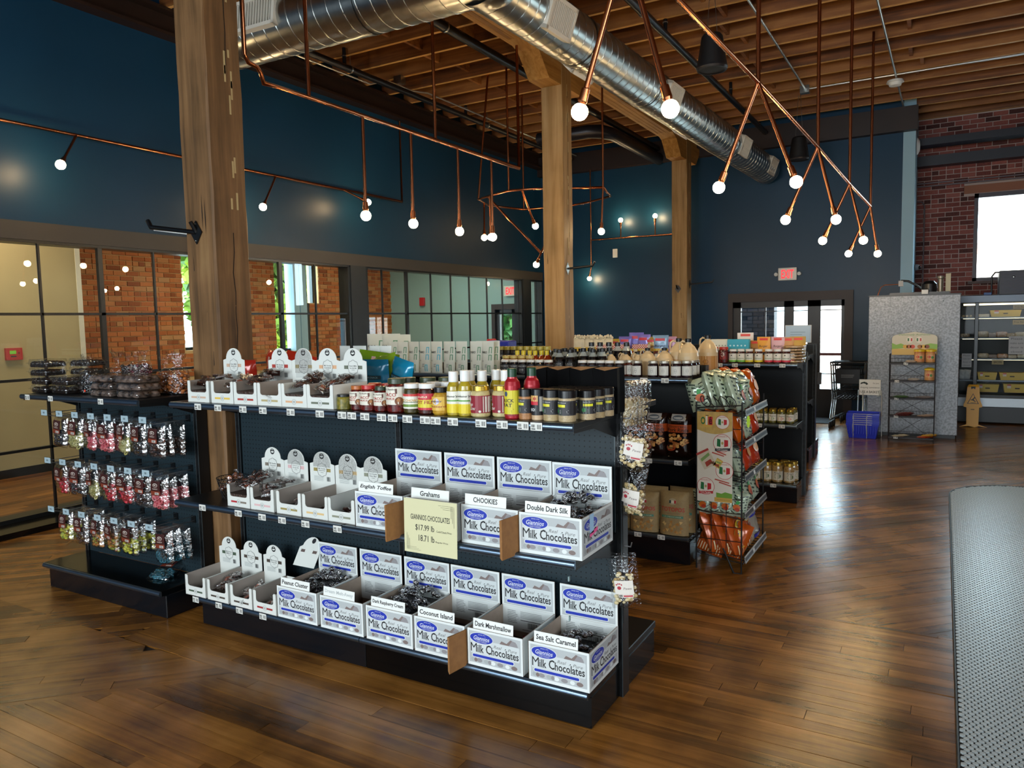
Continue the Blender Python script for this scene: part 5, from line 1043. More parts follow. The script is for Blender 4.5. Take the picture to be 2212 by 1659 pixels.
for i, (x, y) in enumerate(((-1.738, 5.0), (-1.658, 5.0), (-1.574, 5.0), (-1.51, 5.03), (-1.497, 5.10), (-1.497, 5.17))): vcopy(JM, '%s dark jam jar with a pale label before the big syrup jugs' % ORD[i], (x, y, 1.295), rz=(.35 if i > 2 else .05*i))
for i, x in enumerate((-1.98, -1.93)): vcopy(JM, '%s amber jam jar with a white label by the small cream jugs' % ORD[i], (x, 5.02+.04*i, 1.295), {M('dark_jam', ''): sauce('#5a2410', '#3a140c')}, 'amber jam jars', rz=.2)
JUG = M('jug_plastic', '#c8b088', .35, coat=.2); AMB = M('jug_syrup_label', '#b07c3c', .45)
def jug(w, h, lab, x, y, z, rz=0, lo=False, grp='cream plastic syrup jugs'):
    t = thing('syrup_jug', lab, 'jug', (x, y, z), rz, grp); b = B(); r = w/2
    b.lathe([(0, 0), (r*.94, 0), (r, .02*h), (r, .52*h), (r*.93, .62*h), (r*.6, .78*h), (r*.27, .87*h), (r*.24, .93*h)], JUG, 24); part('body', b, t)
    part('cap', B().lathe([(r*.30, .90*h), (r*.31, .99*h), (r*.28, h), (0, h)], BLID, 16), t)
    b = B(); b.tube([(-r*.22, -.0, .90*h), (-r*.55, -.0, .93*h), (-r*.78, -.0, .88*h), (-r*.86, 0, .78*h), (-r*.80, 0, .68*h)], r*.09, JUG, 8); part('handle', b, t)
    if lo: part('label', wrap_label(r, .03*h, .42*h, 100, '#b07c3c', [('e', .15, .6, .16, .16, '#8a5a24'), ('e', .15, .6, .12, .12, '#b07c3c'), ('l', -.6, .6, .8, .92, 2, '#7a4a1c'), ('l', -.4, .4, .12, .3, 3, '#8a5a24')]), t)
    return t
J1 = jug(.095, .165, 'first small cream syrup jug with a black cap', -2.13, 5.19, 1.295)
for i, (x, y) in enumerate(((-2.06, 5.27), (-2.01, 5.19), (-1.955, 5.26), (-1.915, 5.18))): dup(J1, (x, y, 1.295), .3*i, '%s small cream syrup jug with a black cap' % ORD[i+1])
J2 = jug(.128, .195, 'middle sized cream syrup jug beside the lone jam jar', -1.842, 5.18, 1.295, 0); dup(J2, (-1.73, 5.22, 1.295), -.4, 'middle sized cream syrup jug next to the tall jugs')
J3 = jug(.148, .26, 'leftmost of the three tall cream syrup jugs', -1.655, 5.32, 1.295, .3, True, 'tall syrup jugs'); dup(J3, (-1.556, 5.22, 1.295), 0, 'front one of the three tall cream syrup jugs'); dup(J3, (-1.50, 5.52, 1.31), -.2, 'tall cream syrup jug on the rear shelf at the gondola end')
# behind: popcorn bags, purple pouches, checked boxes on the rear shelf of the third gondola
def popc(k, w, h): k.rect(-w*.4, w*.4, h*.05, h*.3, 0, C('#c83a34', .5), 6); k.rect(-w*.3, w*.3, h*.32, h*.52, .0003, C('#d8b84a', .5), 6)
for i, (x, w) in enumerate(((-3.46, .13), (-3.34, .13), (-3.23, .13), (-3.13, .12))):
    t = thing('popcorn_bag', '%s clear popcorn bag standing right of the middle post' % ORD[i], 'bag', (x, 7.52+.02*(i % 2), 1.30), 0, 'popcorn bags'); b, f = pouch(w, .20, .07, C('#d8d0b8', .5), 'pillow', wr=.003, seed=i); part('bag', b, t); k = on_bag(B(), f, .004); popc(k, w, .2); part('print', k, t)
    b = B(); R = random.Random(i)
    for _ in range(22): b.ball((R.gauss(0, w*.26), R.gauss(0, .02), .185+R.random()*.045), .011+R.random()*.005, C('#e6ddc0', .7), 6, 4)
    part('popcorn', b, t, kind='stuff')
def purp(c1, c2):
    def g(k, w, h): k.rect(-w*.3, w*.3, h*.74, h*.86, 0, C('#c83a4a', .4), 4); k.text('Burger', 0, h*.5, h*.13, .0004, C(c2, .4), w*.7, .01, .25); k.rect(-w*.35, w*.35, h*.16, h*.26, .0002, C(c2, .4), 4)
    return g
for i, (x, w, h, c, dy) in enumerate(((-3.05, .11, .19, '#c8a83c', 0), (-2.95, .15, .215, '#7a74c8', 0), (-2.84, .16, .255, '#7d78d0', .04), (-2.74, .15, .235, '#8a80d4', 0), (-2.66, .12, .21, '#b8964a', .0), (-2.56, .17, .225, '#8ab0d4', 0), (-2.44, .10, .21, '#c49ab8', .02))):
    snack('candy_pouch', '%s soft candy pouch of the row behind the cream jugs, from the popcorn' % ORD[i], 'pouch', x, 7.6+dy, 1.30, w, h, .06, c, .1*(i % 3-1), 0, purp(c, '#3a2c5a'), i, 'candy pouches on the third gondola', .0025, .3)
def checked(lab, x, y, w, h, z):
    t = thing('checked_box', lab, 'box', (x, y, z), 0, 'red checked boxes'); b = B(); b.bbox(-w/2, w/2, 0, .08, 0, h, C('#e0dcd0', .5), .002); part('box', b, t); b = B(); b.F = FRONT(-w/2, 0, 0); n = int(w/.012)
    for i in range(n):
        for j in range(4):
            if (i+j) % 2 == 0: b.rect(i*.012, i*.012+.012, h-.048+j*.012, h-.036+j*.012, .0005, C('#c02c30', .5))
    b.rect(w*.2, w*.8, .015, h-.06, .0004, C('#efe9d6', .5)); b.text('Cookies', w*.5, h*.35, .02, .0008, INK, w*.4, .01, .2); part('print', b, t)
checked('red checked box behind the small cream jugs, at left', -2.92, 7.36, .16, .165, 1.272); checked('red checked box behind the small cream jugs, at right', -2.70, 7.36, .17, .165, 1.272); checked('red checked box beside the popcorn bags', -3.12, 7.38, .15, .165, 1.272)
HJ = vessel('honey_jar', 'first amber honey jar with a yellow lid behind the cream jugs', 'jar', -2.80, 7.14, 1.272, .036, .13, JAR, sauce('#8a3c0c', '#5a240a'), C('#d0b03c', .3), JLID, wrap_label(.036, .02, .08, 70, '#dcd6c0', [('e', 0, .5, .4, .3, '#c87a2c'), ('t', 'Honey', 0, .5, .2, .5, '#4a2a10')]), 'yellow lidded honey jars')
for i, x in enumerate((-2.72, -2.62, -2.54, -2.45, -2.36, -2.27)): vcopy(HJ, '%s amber honey jar with a yellow lid behind the cream jugs' % ORD[i+1], (x, 7.14+.02*(i % 2), 1.272), {sauce('#8a3c0c'): sauce('#5a1c10')} if i % 2 else None, rz=.3*i)
# ---- G3 top
KJ = vessel('ketchup_jar', 'big dark red sauce jar left of the white labelled preserves', 'jar', -1.785, 7.13, 1.272, .047, .148, JAR, sauce('#5a0c0a', '#3a0606'), C('#b83a2c', .3), JLID, wrap_label(.047, .03, .10, 55, '#6a1410', [('e', 0, .7, .4, .3, '#c8beb4'), ('e', 0, .3, .55, .3, '#a03024'), ('t', 'SAUCE', 0, .7, .14, .5, '#3a0c0a')]), 'red sauce jars on the third gondola'); vcopy(KJ, 'dark red sauce jar half hidden behind the tall jugs', (-1.88, 7.13, 1.272))
PJ = vessel('labelled_jar', 'x', 'jar', -1.70, 7.13, 1.272, .0365, .128, SQJ, sauce('#4a1a10', '#2a0c0a'), WLID, SLID, wrap_label(.0365, .010, .088, 88, '#dedcd2', [('r', -1, 1, 0, .22, '#7ac04a'), ('l', -.5, .5, .5, .62, 2, '#3a4a3c'), ('r', -.6, .6, .40, .45, '#4a7a4a'), ('e', -.1, .78, .1, .08, '#3a3a3a')]), 'white labelled jars on the third gondola')
PJ['label'] = 'first white labelled jar with a green band, counted from the red sauce jars'; G_, Yl, Rd = C('#7ac04a', .45), C('#e0cc2c', .45), C('#d03a4a', .45)
for i, (x, c, y) in enumerate(((-1.626, G_, 0), (-1.551, Yl, 0), (-1.467, Yl, 0), (-1.377, Rd, 0), (-1.300, Rd, 0), (-1.224, Rd, 0), (-1.20, Rd, .08), (-1.195, Rd, .16), (-1.19, Rd, .24))):
    vcopy(PJ, '%s white labelled jar with a %s band%s' % (ORD[i+1], 'green' if c == G_ else 'yellow' if c == Yl else 'red', ', set back at the end' if y else ''), (x, 7.13+y, 1.272), {G_: c} if c != G_ else None, rz=.25 if y else 0)
def flatbox(name, lab, x, y, z, w, h, d, col, txt, tc, rz=0):
    t = thing(name, lab, 'box', (x, y, z), rz); part('box', B().bbox(-w/2, w/2, 0, d, 0, h, C(col, .45), .003), t); b = B(); b.F = FRONT(-w/2, 0, 0)
    for i in range(5): b.ell(w*(.15+.17*i), h*.72, w*.04, w*.04, .0006, C(tc, .45), 10)
    b.text(txt, w*.5, h*.42, h*.16, .0008, C(tc, .45), w*.6, .01); b.lines(w*.2, w*.8, h*.12, h*.25, 2, .0006, C(tc, .45)); b.ell(w*.7, h*.2, w*.14, h*.12, .0004, C('#e0ddd0', .5), 12); part('print', b, t)
flatbox('tea_box', 'pale cream tea box behind the ketchup jars', -1.87, 7.30, 1.272, .17, .215, .06, '#d6d4c0', 'BREWED', '#8a8c7a', .05); flatbox('tea_box', 'turquoise tea box behind the green banded jars', -1.69, 7.28, 1.272, .205, .215, .06, '#2fa3bd', 'OCEAN', '#bfe6ec', -.04)
def gran(c2):
    def g(k, w, h): k.rect(-w*.3, w*.3, h*.86, h*.95, 0, C('#d03a34', .4), 4); k.text('Burger', 0, h*.62, h*.11, .0004, C(c2, .4), w*.62, .01, .2); k.rect(-w*.34, w*.34, h*.28, h*.40, .0003, C('#2c2a34', .4), 4); k.lines(-w*.25, w*.25, h*.31, h*.37, 2, .0005, C('#c8c4b8', .4))
    return g
for i, (x, w, h, c, y) in enumerate(((-1.546, .10, .20, '#a8702c', 7.34), (-1.461, .125, .235, '#dc9a2c', 7.33), (-1.336, .12, .235, '#cfa4ae', 7.34), (-1.245, .10, .23, '#b8864a', 7.35), (-1.165, .14, .235, '#b08a1c', 7.37), (-1.66, .15, .245, '#d9d0c8', 7.46))):
    b, f = pouch(w, h, .055, C(c, .4), 'stand', wr=.0015, seed=i); o = solo('granola_pouch', b, '%s %s stand-up pouch behind the white labelled jars' % (ORD[i], ('brown', 'orange', 'pink', 'tan', 'golden', 'white and red')[i]), 'pouch', (x, y, 1.272 if y < 7.4 else 1.30), (0, 0, .06*(i-2)), 'stand-up pouches on the third gondola'); k = on_bag(B(), f, .002); gran('#4a2c14')(k, w, h); part('print', k, o)
for i in range(6):
    t = thing('tortilla_pack', '%s clear pack of flat tortillas from the bottom of the stack at the gondola end' % ORD[i], 'pack', (-1.185+.004*(i % 2), 7.26, 1.272+.0265*i), .1*(i % 3), 'stacked tortilla packs'); b = B(); b.lathe([(0, .003), (.086, .003), (.09, .012), (.086, .021), (0, .021)], M('tortilla', '#c89a5c', .6, noise=.3, nscale=30), 20); part('tortillas', b, t)
    b, f = pouch(.215, .026, .19, FILM2, 'pillow', wr=.004, seed=i); part('film', b, t)
# pickles and big jars lower down
PK = vessel('pickle_jar', 'x', 'jar', -1.478, 7.14, .722, .036, .127, JAR, sauce('#6a6428', '#4a4818'), GOLD, JLID, wrap_label(.036, .022, .084, 80, '#dcd8c8', [('e', -.2, .35, .5, .28, '#5a8a3c'), ('t', 'Pickles', 0, .72, .16, .6, '#3a3a34', .2)]), 'pickle jars on the middle shelf of the third gondola')
PK['label'] = 'first pickle jar with a gold lid from the chip rack, middle shelf'
for i, (x, y, c) in enumerate(((-1.418, 0, 0), (-1.341, 0, 0), (-1.265, 0, 1), (-1.186, 0, 1), (-1.43, .085, 0), (-1.35, .085, 0), (-1.27, .085, 1), (-1.19, .085, 1), (-1.185, .17, 1))): vcopy(PK, '%s pickle jar with a gold lid, %s label, %s' % (ORD[i+1], 'red' if c else 'green', 'front row' if not y else 'back row'), (x, 7.14+y, .722), {C('#5a8a3c', .45): C('#c04a3c', .45)} if c else None, rz=.15*(i % 3))
BJ = vessel('sauerkraut_jar', 'x', 'jar', -1.49, 7.15, .175, .048, .18, JAR, sauce('#b0925c', '#8a6a3c'), GOLD, JLID, wrap_label(.048, .02, .10, 70, '#cfc9b4', [('e', 0, .45, .5, .3, '#3c5a34'), ('t', 'Kraut', 0, .85, .14, .5, '#3a3a34'), ('r', .7, 1, 0, 1, '#e0dccf')]), 'big jars on the bottom shelf of the third gondola')
BJ['label'] = 'first big pale jar on the bottom shelf beside the chip rack'
for i, (x, y) in enumerate(((-1.39, 0), (-1.295, 0), (-1.193, 0), (-1.45, .11), (-1.35, .11), (-1.25, .11), (-1.175, .11))): vcopy(BJ, '%s big pale jar on the bottom shelf, %s row' % (ORD[i+1], 'back' if y else 'front'), (x, 7.15+y, .175), s=1.0+.02*(i % 2), rz=.2*i)
# ---- G2 lower shelves: pork rinds, tortilla chips
def pork(k, w, h):
    k.rect(-w*.5, w*.5, h*.58, h*.76, 0, C('#a8481c', .35), 8, 2); k.text('Guerrero', 0, h*.715, h*.05, .0004, C('#2a0c08', .4), w*.7, .01); k.text('Pork Rinds', 0, h*.635, h*.085, .0004, C('#1a0806', .4), w*.85, .02, .1)
    k.rect(-w*.28, w*.3, h*.84, h*.99, .0002, C('#a8a6a2', .35), 5, 2); k.ell(0, h*.91, w*.22, h*.055, .0005, C('#15202c', .4), 18); k.ring(0, h*.91, w*.19, h*.045, w*.012, .0008, C('#7a94a8', .4), 18); k.text('Salt', 0, h*.91, h*.03, .0009, C('#a8b8c4', .4), w*.2)
    R = random.Random(4)
    for _ in range(34): k.ell(R.uniform(-w*.33, w*.36), R.uniform(h*.24, h*.54), w*R.uniform(.05, .10), h*R.uniform(.02, .04), .0003+R.random()*.0008, C(R.choice(('#a8682c', '#c4904c', '#8a4c1c', '#d8ac6a')), .5), 9)
    k.ell(-w*.3, h*.22, w*.22, h*.07, .0014, C('#a03c1c', .4), 16); k.lines(-w*.44, -w*.16, h*.19, h*.25, 2, .0018, C('#d8a060', .4)); k.ell(-w*.02, h*.15, w*.05, h*.022, .0014, C('#b8b4ac', .4), 12)
for i, x in enumerate((-1.745, -1.57, -1.92, -2.1)): snack('pork_rind_bag', '%s brown pork rind bag from the middle shelf end' % ('second', 'first', 'third', 'fourth')[i], 'snack bag', x, 5.05, .735, .172, .305, .085, '#1c0a06', .08*(1-i), -.04, pork, i, 'pork rind bags', .003, .18)
def toto(k, w, h):
    k.text('TOTOPOS', 0, h*.60, h*.10, .0005, C('#b03a2a', .5), w*.80, .02); k.text('TORTILLA CHIPS', 0, h*.51, h*.025, .0005, C('#6a6050', .5), w*.5); k.rect(-w*.38, w*.36, h*.40, h*.455, .0003, C('#3f7a66', .5), 6); k.text('LA MEXICANA', 0, h*.428, h*.025, .0007, C('#cfc4a0', .5), w*.6)
    k.ell(0, h*.78, w*.14, h*.08, .0003, C('#a89878', .6), 16); k.rect(-w*.12, -w*.05, h*.74, h*.81, .0006, C('#2a3a34', .5)); k.rect(.05*w, w*.12, h*.74, h*.81, .0006, C('#b02c2c', .5)); k.rect(-w*.05, w*.05, h*.74, h*.81, .0006, C('#d6ccb4', .5)); R = random.Random(9)
    for _ in range(18): x = R.uniform(-w*.3, w*.36); y = R.uniform(h*.06, h*.34); s = w*.07; a = R.random()*6; k.poly([(x+s*cos(a+q), y+s*sin(a+q)) for q in (0, 2.1, 4.2)], .0003+R.random()*.0008, C(R.choice(('#b88a4a', '#d0ac6c', '#a87434')), .6))
for i, (x, y, h, a) in enumerate(((-1.585, 4.98, .30, 0), (-1.80, 4.98, .28, .08), (-1.555, 5.09, .31, -.05), (-1.77, 5.09, .30, .05), (-2.02, 5.0, .29, 0))):
    b, f = pouch(.205, h, .09, M('kraft_bag', '#9a8258', .65, noise=.12, nscale=60), 'flat', wr=.003, seed=i); o = solo('tortilla_chip_bag', b, '%s kraft bag of tortilla chips on the bottom shelf, %s row' % (ORD[i], 'front' if y < 5.05 else 'back'), 'snack bag', (x, y, .205), (-.06, 0, a), 'kraft tortilla chip bags'); k = on_bag(B(), f, .004); toto(k, .205, h); part('print', k, o)
# ================================================================== FAR LEFT GONDOLA: hanging candy, trays on top
CANDY = [('pink ring', ('#c03a4a', '#d86a74', '#e89a9a'), 'ring'), ('olive ring', ('#7a7a44', '#a8a060', '#c8c08a'), 'ring'), ('black licorice', ('#0c0a0e', '#1c181c', '#2c2428'), 'ball'), ('red gummy', ('#7a0c14', '#b0182a', '#c83040'), 'ball'), ('amber gummy', ('#8a4a14', '#b0702c', '#7a8a2c'), 'ball'), ('yellow green gummy', ('#a8a02c', '#c8c03a', '#6a8a34'), 'ball'), ('dark brown', ('#24120c', '#3a1e14', '#4a2a1c'), 'ball'), ('teal and black ring', ('#14303a', '#2c6a7a', '#101418'), 'ring')]
CM = []
for k, (nm, cols, kind) in enumerate(CANDY):
    b = B(); R = random.Random(k); m = island_mat('candy_%d' % k, cols, .35, 0, coat=.4)
    for i in range(52):
        x = R.uniform(-.052, .052); z = .012+R.random()*.098; y = R.uniform(-.014, .014)*(1-abs(x)/.07); r = .0105
        if kind == 'ball': b.ball((x, y, z), r*R.uniform(.8, 1.25), m, 7, 4, (1.1, .8, .8))
        else:
            a0 = R.gauss(0, .5); n = 9
            b.tube([(x+1.25*r*cos(2*pi*q/n), y+r*.9*sin(2*pi*q/n)*sin(a0), z+1.25*r*sin(2*pi*q/n)*cos(a0)) for q in range(n+1)], r*.42, m, 5, False)
    CM.append(b.mesh('candy'))
bg, bf = pouch(.128, .20, .05, FILM, 'pillow', wr=.004, seed=5, nu=10, nv=14); bg.rect(-.064, .064, 0, .03, 0, glass_film('bag_header', (.9, .93, .95), .2, .35)) if 0 else None
hb = B(); hb.F = FRONT(0, 0, .185); hb.rect(-.064, .064, 0, .03, 0, glass_film('bag_header', (.9, .93, .95), .2, .3)); FB_ = bg.mesh('film'); HB_ = hb.mesh('header')
lb = on_bag(B(), bf, .006); lb.rect(-.034, .034, .092, .178, 0, C('#3a1612', .4), 5, 5); lb.rect(-.034, .034, .095, .118, .0003, C('#7a3420', .4), 5); lb.ell(0, .152, .018, .012, .0005, C('#c8beb4', .4), 14); lb.ell(0, .151, .015, .009, .0008, C('#3a1612', .4), 14); lb.poly([(-.012, .149), (-.003, .157), (.003, .153), (.012, .149)], .001, C('#c8beb4', .4)); lb.text('CANDY', 0, .131, .008, .0006, C('#d8c8bc', .4), .04); lb.rect(-.002, .026, .098, .111, .0006, C('#d8d4cc', .4), 3); lb.bars(0, .024, .1, .109, .0009, INK, 8); LB_ = lb.mesh('label_card')
def candy_bag(k, x, y, z, lab, rz, tilt, label=True, roll=0):
    t = thing('candy_bag', lab, 'candy bag', (x, y, z), rz, 'hanging candy bags at the far left'); t.scale = (1.22, 1.1, 1.0); t.rotation_euler = (tilt, roll, rz); t['_k'] = k
    part('film', FB_, t); part('header', HB_, t); part('candy', CM[k], t, kind='stuff')
    if label: part('label_card', LB_, t)
    del t['_k']; return t
HK = M('hook_steel', '#8a8e90', .3, .9); RN = ('top', 'middle', 'bottom')
kinds = [[2, 1, 0, 0, 1, 2, 6], [3, 2, 1, 3, 3, 2, 0], [5, 6, 4, 4, 5, 7, 7]]
for r, zt in enumerate((1.145, .835, .515)):
    for c in range(7):
        x = -5.0+.169*c; tip = 2.73
        h = thing('peg_hook', 'wire peg hook %d along, %s row of the candy gondola' % (c+1, RN[r]), 'hook', (x, 2.963, zt), 0, 'peg hooks of the candy gondola'); h['label'] = '%s steel peg hook along the %s row of the candy gondola' % (ORD[c], RN[r])
        b = B()
        for dx in (-.004, .004): b.tube([(dx, 0, 0), (dx, tip-2.963, 0), (dx, tip-3.02, .018)], .0022, HK, 5)
        b.box(-.02, .02, -.006, 0, -.012, .03, BLK); part('wire', b, h); b = B(); b.tube([(0, 0, .028), (0, tip-3.03, .03)], .0022, HK, 5); part('label_arm', b, h)
        b = B(); b.F = FRONT(0, tip-3.033, .032); b.box(-.038, .038, -.021, .021, -.002, 0, glass_film('tag_holder', (.8, .9, .95), .1, .4)); b.rect(-.034, .034, -.018, .018, .0005, C('#9fb4bc', .4)); b.bars(-.012, .008, -.006, .006, .001, C('#6a7a80', .5), 8); part('hook_tag', b, h)
        n = 1 if (r, c) == (2, 5) else 3
        if (r, c) in ((2, 5),): continue
        for d in range(3):
            k = kinds[r][c]; candy_bag(k, x+random.gauss(0, .006)+.012*d, tip+.02+.055*d, zt-.205, '%s candy bag, %s on the %s hook of the %s row' % (CANDY[k][0], ('frontmost', 'second', 'third')[d], ORD[c], RN[r]), random.gauss(0, .08)-.12*(c in (0, 2, 5)), random.gauss(0, .04), d < 2, random.gauss(0, .05))
candy_bag(7, -4.12, 2.78, .178, 'teal and black candy bag fallen onto the base deck', .3, -1.35, True)
# clamshell trays of cookies
CLEAR = glass_film('clear_tray', (.93, .95, .96), .05, .16, .4, 30)
def clamshell(w, d, h, seed, mat):
    b = B(); n = 8
    def rr(k, z): return [(sx*(w/2*k-.012)+.012*cos(a), sy*(d/2*k-.012)+.012*sin(a), z) for sx, sy, q in ((1, 1, 0), (-1, 1, 1), (-1, -1, 2), (1, -1, 3)) for a in (q*pi/2, q*pi/2+pi/4, q*pi/2+pi/2)]
    rs = [rr(.86, 0), rr(.95, h*.5), rr(1.04, h*.52), rr(1.04, h*.58), rr(.95, h*.60), rr(.88, h), rr(.8, h)]
    v = [p for r in rs for p in r]; m = 12; b.add(v, [(j*m+i, j*m+(i+1) % m, (j+1)*m+(i+1) % m, (j+1)*m+i) for j in range(6) for i in range(m)], CLEAR, False); b.add(rs[6], [tuple(range(m))], CLEAR)
    me = b.mesh('clear_tray'); b = B(); R = random.Random(seed)
    for i in range(4):
        for j in range(3): b.ball((-w*.32+w*.213*i, -d*.28+d*.28*j, h*.46), min(w*.135, d*.17), mat, 10, 5, (1, 1, .62))
    b.bbox(-w*.42, w*.42, -d*.42, d*.42, h*.06, h*.5, mat, .006)
    return me, b.mesh('sweets')
C1 = clamshell(.20, .16, .054, 1, M('choc_cookie', '#1a0d09', .45, coat=.2, noise=.5, nscale=60)); C2 = clamshell(.26, .17, .043, 2, M('white_cookie', '#8a7468', .5, noise=.7, nscale=26, c2='#1a0e0a'))
for i, (x, y, k) in enumerate(((-5.03, 2.72, 4), (-4.86, 2.88, 4), (-4.80, 2.72, 2))):
    for j in range(k):
        o = tag(part('cookie_tray', C1[0], None, (x+.006*(j % 2), y, 1.301+.055*j), (0, 0, .04*(j-1))), '%s tray from the bottom in the %s stack of dark cookie clamshells' % (ORD[j], ('left end', 'back', 'short front')[i]), 'tray', 'dark cookie clamshells'); part('sweets', C1[1], o)
for i, x in enumerate((-4.36, -4.095)):
    for j in range(3):
        o = tag(part('cookie_tray', C2[0], None, (x+.01*(j % 2), 2.72, 1.301+.044*j), (0, 0, .05*(j-1))), '%s low clamshell from the bottom, %s stack of mixed cookies' % (ORD[j], ('left', 'right')[i]), 'tray', 'mixed cookie clamshells'); part('sweets', C2[1], o)
b = B(); b.F = FRONT(-4.48, 2.628, 1.335); b.ell(0, 0, .007, .007, 0, C('#e03a1c', .4), 12); solo('price_dot', b, 'small orange dot sticker at the left of the low clamshells', 'sticker')
CELLO = glass_film('cello_film', (.97, .97, .97), .12, .07, .9, 45)
def cello(lab, x, y, z, w, h, mat, fillh, knot=True, seed=1, rz=0):
    t = thing('treat_bag', lab, 'bag', (x, y, z), rz, 'clear treat bags on the far left gondola'); b = B(); R = random.Random(seed); n = 14
    pr = [(.42, 0), (.5, .06), (.5, .45), (.42, .58), (.13, .68), (.12, .71), (.26, .82), (.40, .95), (.44, 1.0)] if knot else [(.42, 0), (.5, .06), (.5, .5), (.46, .8), (.45, 1)]
    rs = []
    for k, (q, zz) in enumerate(pr): rs.append([(w*q*cos(2*pi*i/n)*(1+R.uniform(-.06, .06)), w*q*(.62 if zz < .65 else .3)*sin(2*pi*i/n)*(1+R.uniform(-.1, .1)), h*zz*(1+(R.uniform(-.05, .04) if k == len(pr)-1 else 0))) for i in range(n)])
    b.add([p for r in rs for p in r], [(j*n+i, j*n+(i+1) % n, (j+1)*n+(i+1) % n, (j+1)*n+i) for j in range(len(pr)-1) for i in range(n)], CELLO, True); part('film', b, t)
    b = B()
    for _ in range(85): a = R.random()*6.28; q = w*.42*sqrt(R.random()); b.ball((q*cos(a), q*.62*sin(a), .012+R.random()*h*fillh), .0145, mat, 7, 4, (1, 1, .7))
    part('treats', b, t, kind='stuff'); return t
PRET = island_mat('pretzel', ('#5a2604', '#98500c', '#b8681a'), .4, .2, coat=.2); DKT = island_mat('dark_treat', ('#0e0706', '#1c0f0c', '#2c1a14'), .3, .2, coat=.4); MIX = island_mat('mixed_treat', ('#2a0a0e', '#5a1020', '#1c0e0c', '#8a7a70'), .4, .2, coat=.3)
cello('clear tied bag of dark sweets in front of the cookie trays', -4.62, 2.74, 1.30, .16, .25, DKT, .42, True, 1); cello('clear tied bag with a pale top standing behind the dark sweets', -4.60, 2.92, 1.30, .16, .27, MIX, .35, True, 2)
cello('first tied bag of amber pretzels beside the near post', -4.10, 2.91, 1.30, .15, .235, PRET, .52, True, 3); cello('second tied bag of amber pretzels beside the near post', -3.985, 2.90, 1.30, .14, .255, PRET, .48, True, 4, .5); cello('third tied bag of amber pretzels, at the back', -4.03, 2.955, 1.302, .13, .25, PRET, .5, True, 9, .2)
t = thing('wicker_basket', 'low wicker basket of small treat bags on the far left shelf', 'basket', (-4.37, 2.905, 1.30)); WK = M('wicker', '#4a3c24', .7, noise=.4, nscale=60); b = B()
for j in range(9):
    z = .008+.014*j; k = 1+.03*j/9; q = [(sx*.15*k, sy*.075*k, z) for sx, sy in ((1, 1), (-1, 1), (-1, -1), (1, -1), (1, 1))]; b.tube(q, .007, WK, 5, False)
part('weave', b, t); b = B(); [b.box(-.15+.043*i-.005, -.15+.043*i+.005, s*.078-.004, s*.078+.004, 0, .13, WK) for i in range(8) for s in (-1, 1)]; b.box(-.148, .148, -.073, .073, 0, .006, WK); part('stakes', b, t)
for i, (x, h) in enumerate(((-4.46, .15), (-4.38, .16), (-4.30, .17))): cello('%s small tied treat bag poking out of the wicker basket' % ORD[i], x, 2.905, 1.40, .11, h, (DKT, MIX, MIX)[i], .38, True, 12+i)
# ================================================================== GONDOLA END: clip strip of clear snack bags
t = thing('clip_strip', 'thin steel merchandising strip on the end of the front gondola', 'display strip', (-1.205, 3.06, .35)); b = B(); b.box(0, .004, -.012, .012, 0, 1.0, BLK); part('strip', b, t)
for z in (.35, .72, .92): b = B(); b.tube([(.003, 0, z), (.035, 0, z), (.04, 0, z+.02)], .003, HK, 5); part('hook', b, t)
CHIP = island_mat('pale_chip', ('#b8985c', '#d8c490', '#e4d6ac'), .5, .3, coat=.1)
def chipbag(lab, loc, rz, roll, h=.235, w=.155, card=True):
    t = thing('dog_treat_bag', lab, 'treat bag', loc, 0, 'clear treat bags on the clip strip'); t.rotation_euler = (0, roll, rz); b, f = pouch(w, h, .06, CELLO, 'pillow', wr=.003, seed=int(h*1000)); part('film', b, t); b = B(); R = random.Random(int(h*999))
    for _ in range(75): b.ball((R.uniform(-w*.36, w*.36), R.uniform(-.010, .010), .024+h*.52*R.random()), .0105*R.uniform(.7, 1.25), CHIP, 7, 4, (1, .5, .8))
    part('treats', b, t, kind='stuff'); k = on_bag(B(), f, .005); k.rect(-.038, .044, .075, .135, 0, C('#ddd6cc', .45), 4, 4); k.ell(-.018, .103, .009, .008, .0006, C('#a82c3a', .45), 10)
    for a in range(4): k.ell(-.029+.0075*a, .117+(.004 if a in (1, 2) else 0), .003, .004, .0006, C('#a82c3a', .45), 8)
    k.text('Paws', .018, .100, .010, .0006, C('#7a6a68', .45), .036, .005, .2); k.rect(-.024, .04, .060, .076, .0002, C('#d8cfc6', .45), 4); k.rect(-.002, .038, .063, .070, .0008, C('#b8404a', .45), 3); k.bars(-.022, -.006, .062, .073, .0006, INK, 7); card and part('label_card', k, t); return t
chipbag('clear bag of pale dog treats, highest of the three facing ones', (-1.165, 3.05, 1.04), .15, .16); chipbag('clear bag of pale dog treats, middle one, turned edgewise', (-1.175, 3.075, .825), -.15, .12, .24, .12); chipbag('clear bag of pale dog treats hanging lowest on the gondola end', (-1.178, 3.03, .43), .2, -.1, .25, .13)
for i in range(4): chipbag('%s narrow treat bag bunched at the top of the clip strip' % ORD[i], (-1.19+.004*i, 3.10+.03*i, 1.21), 1.25, .05*i, .22, .11, False)
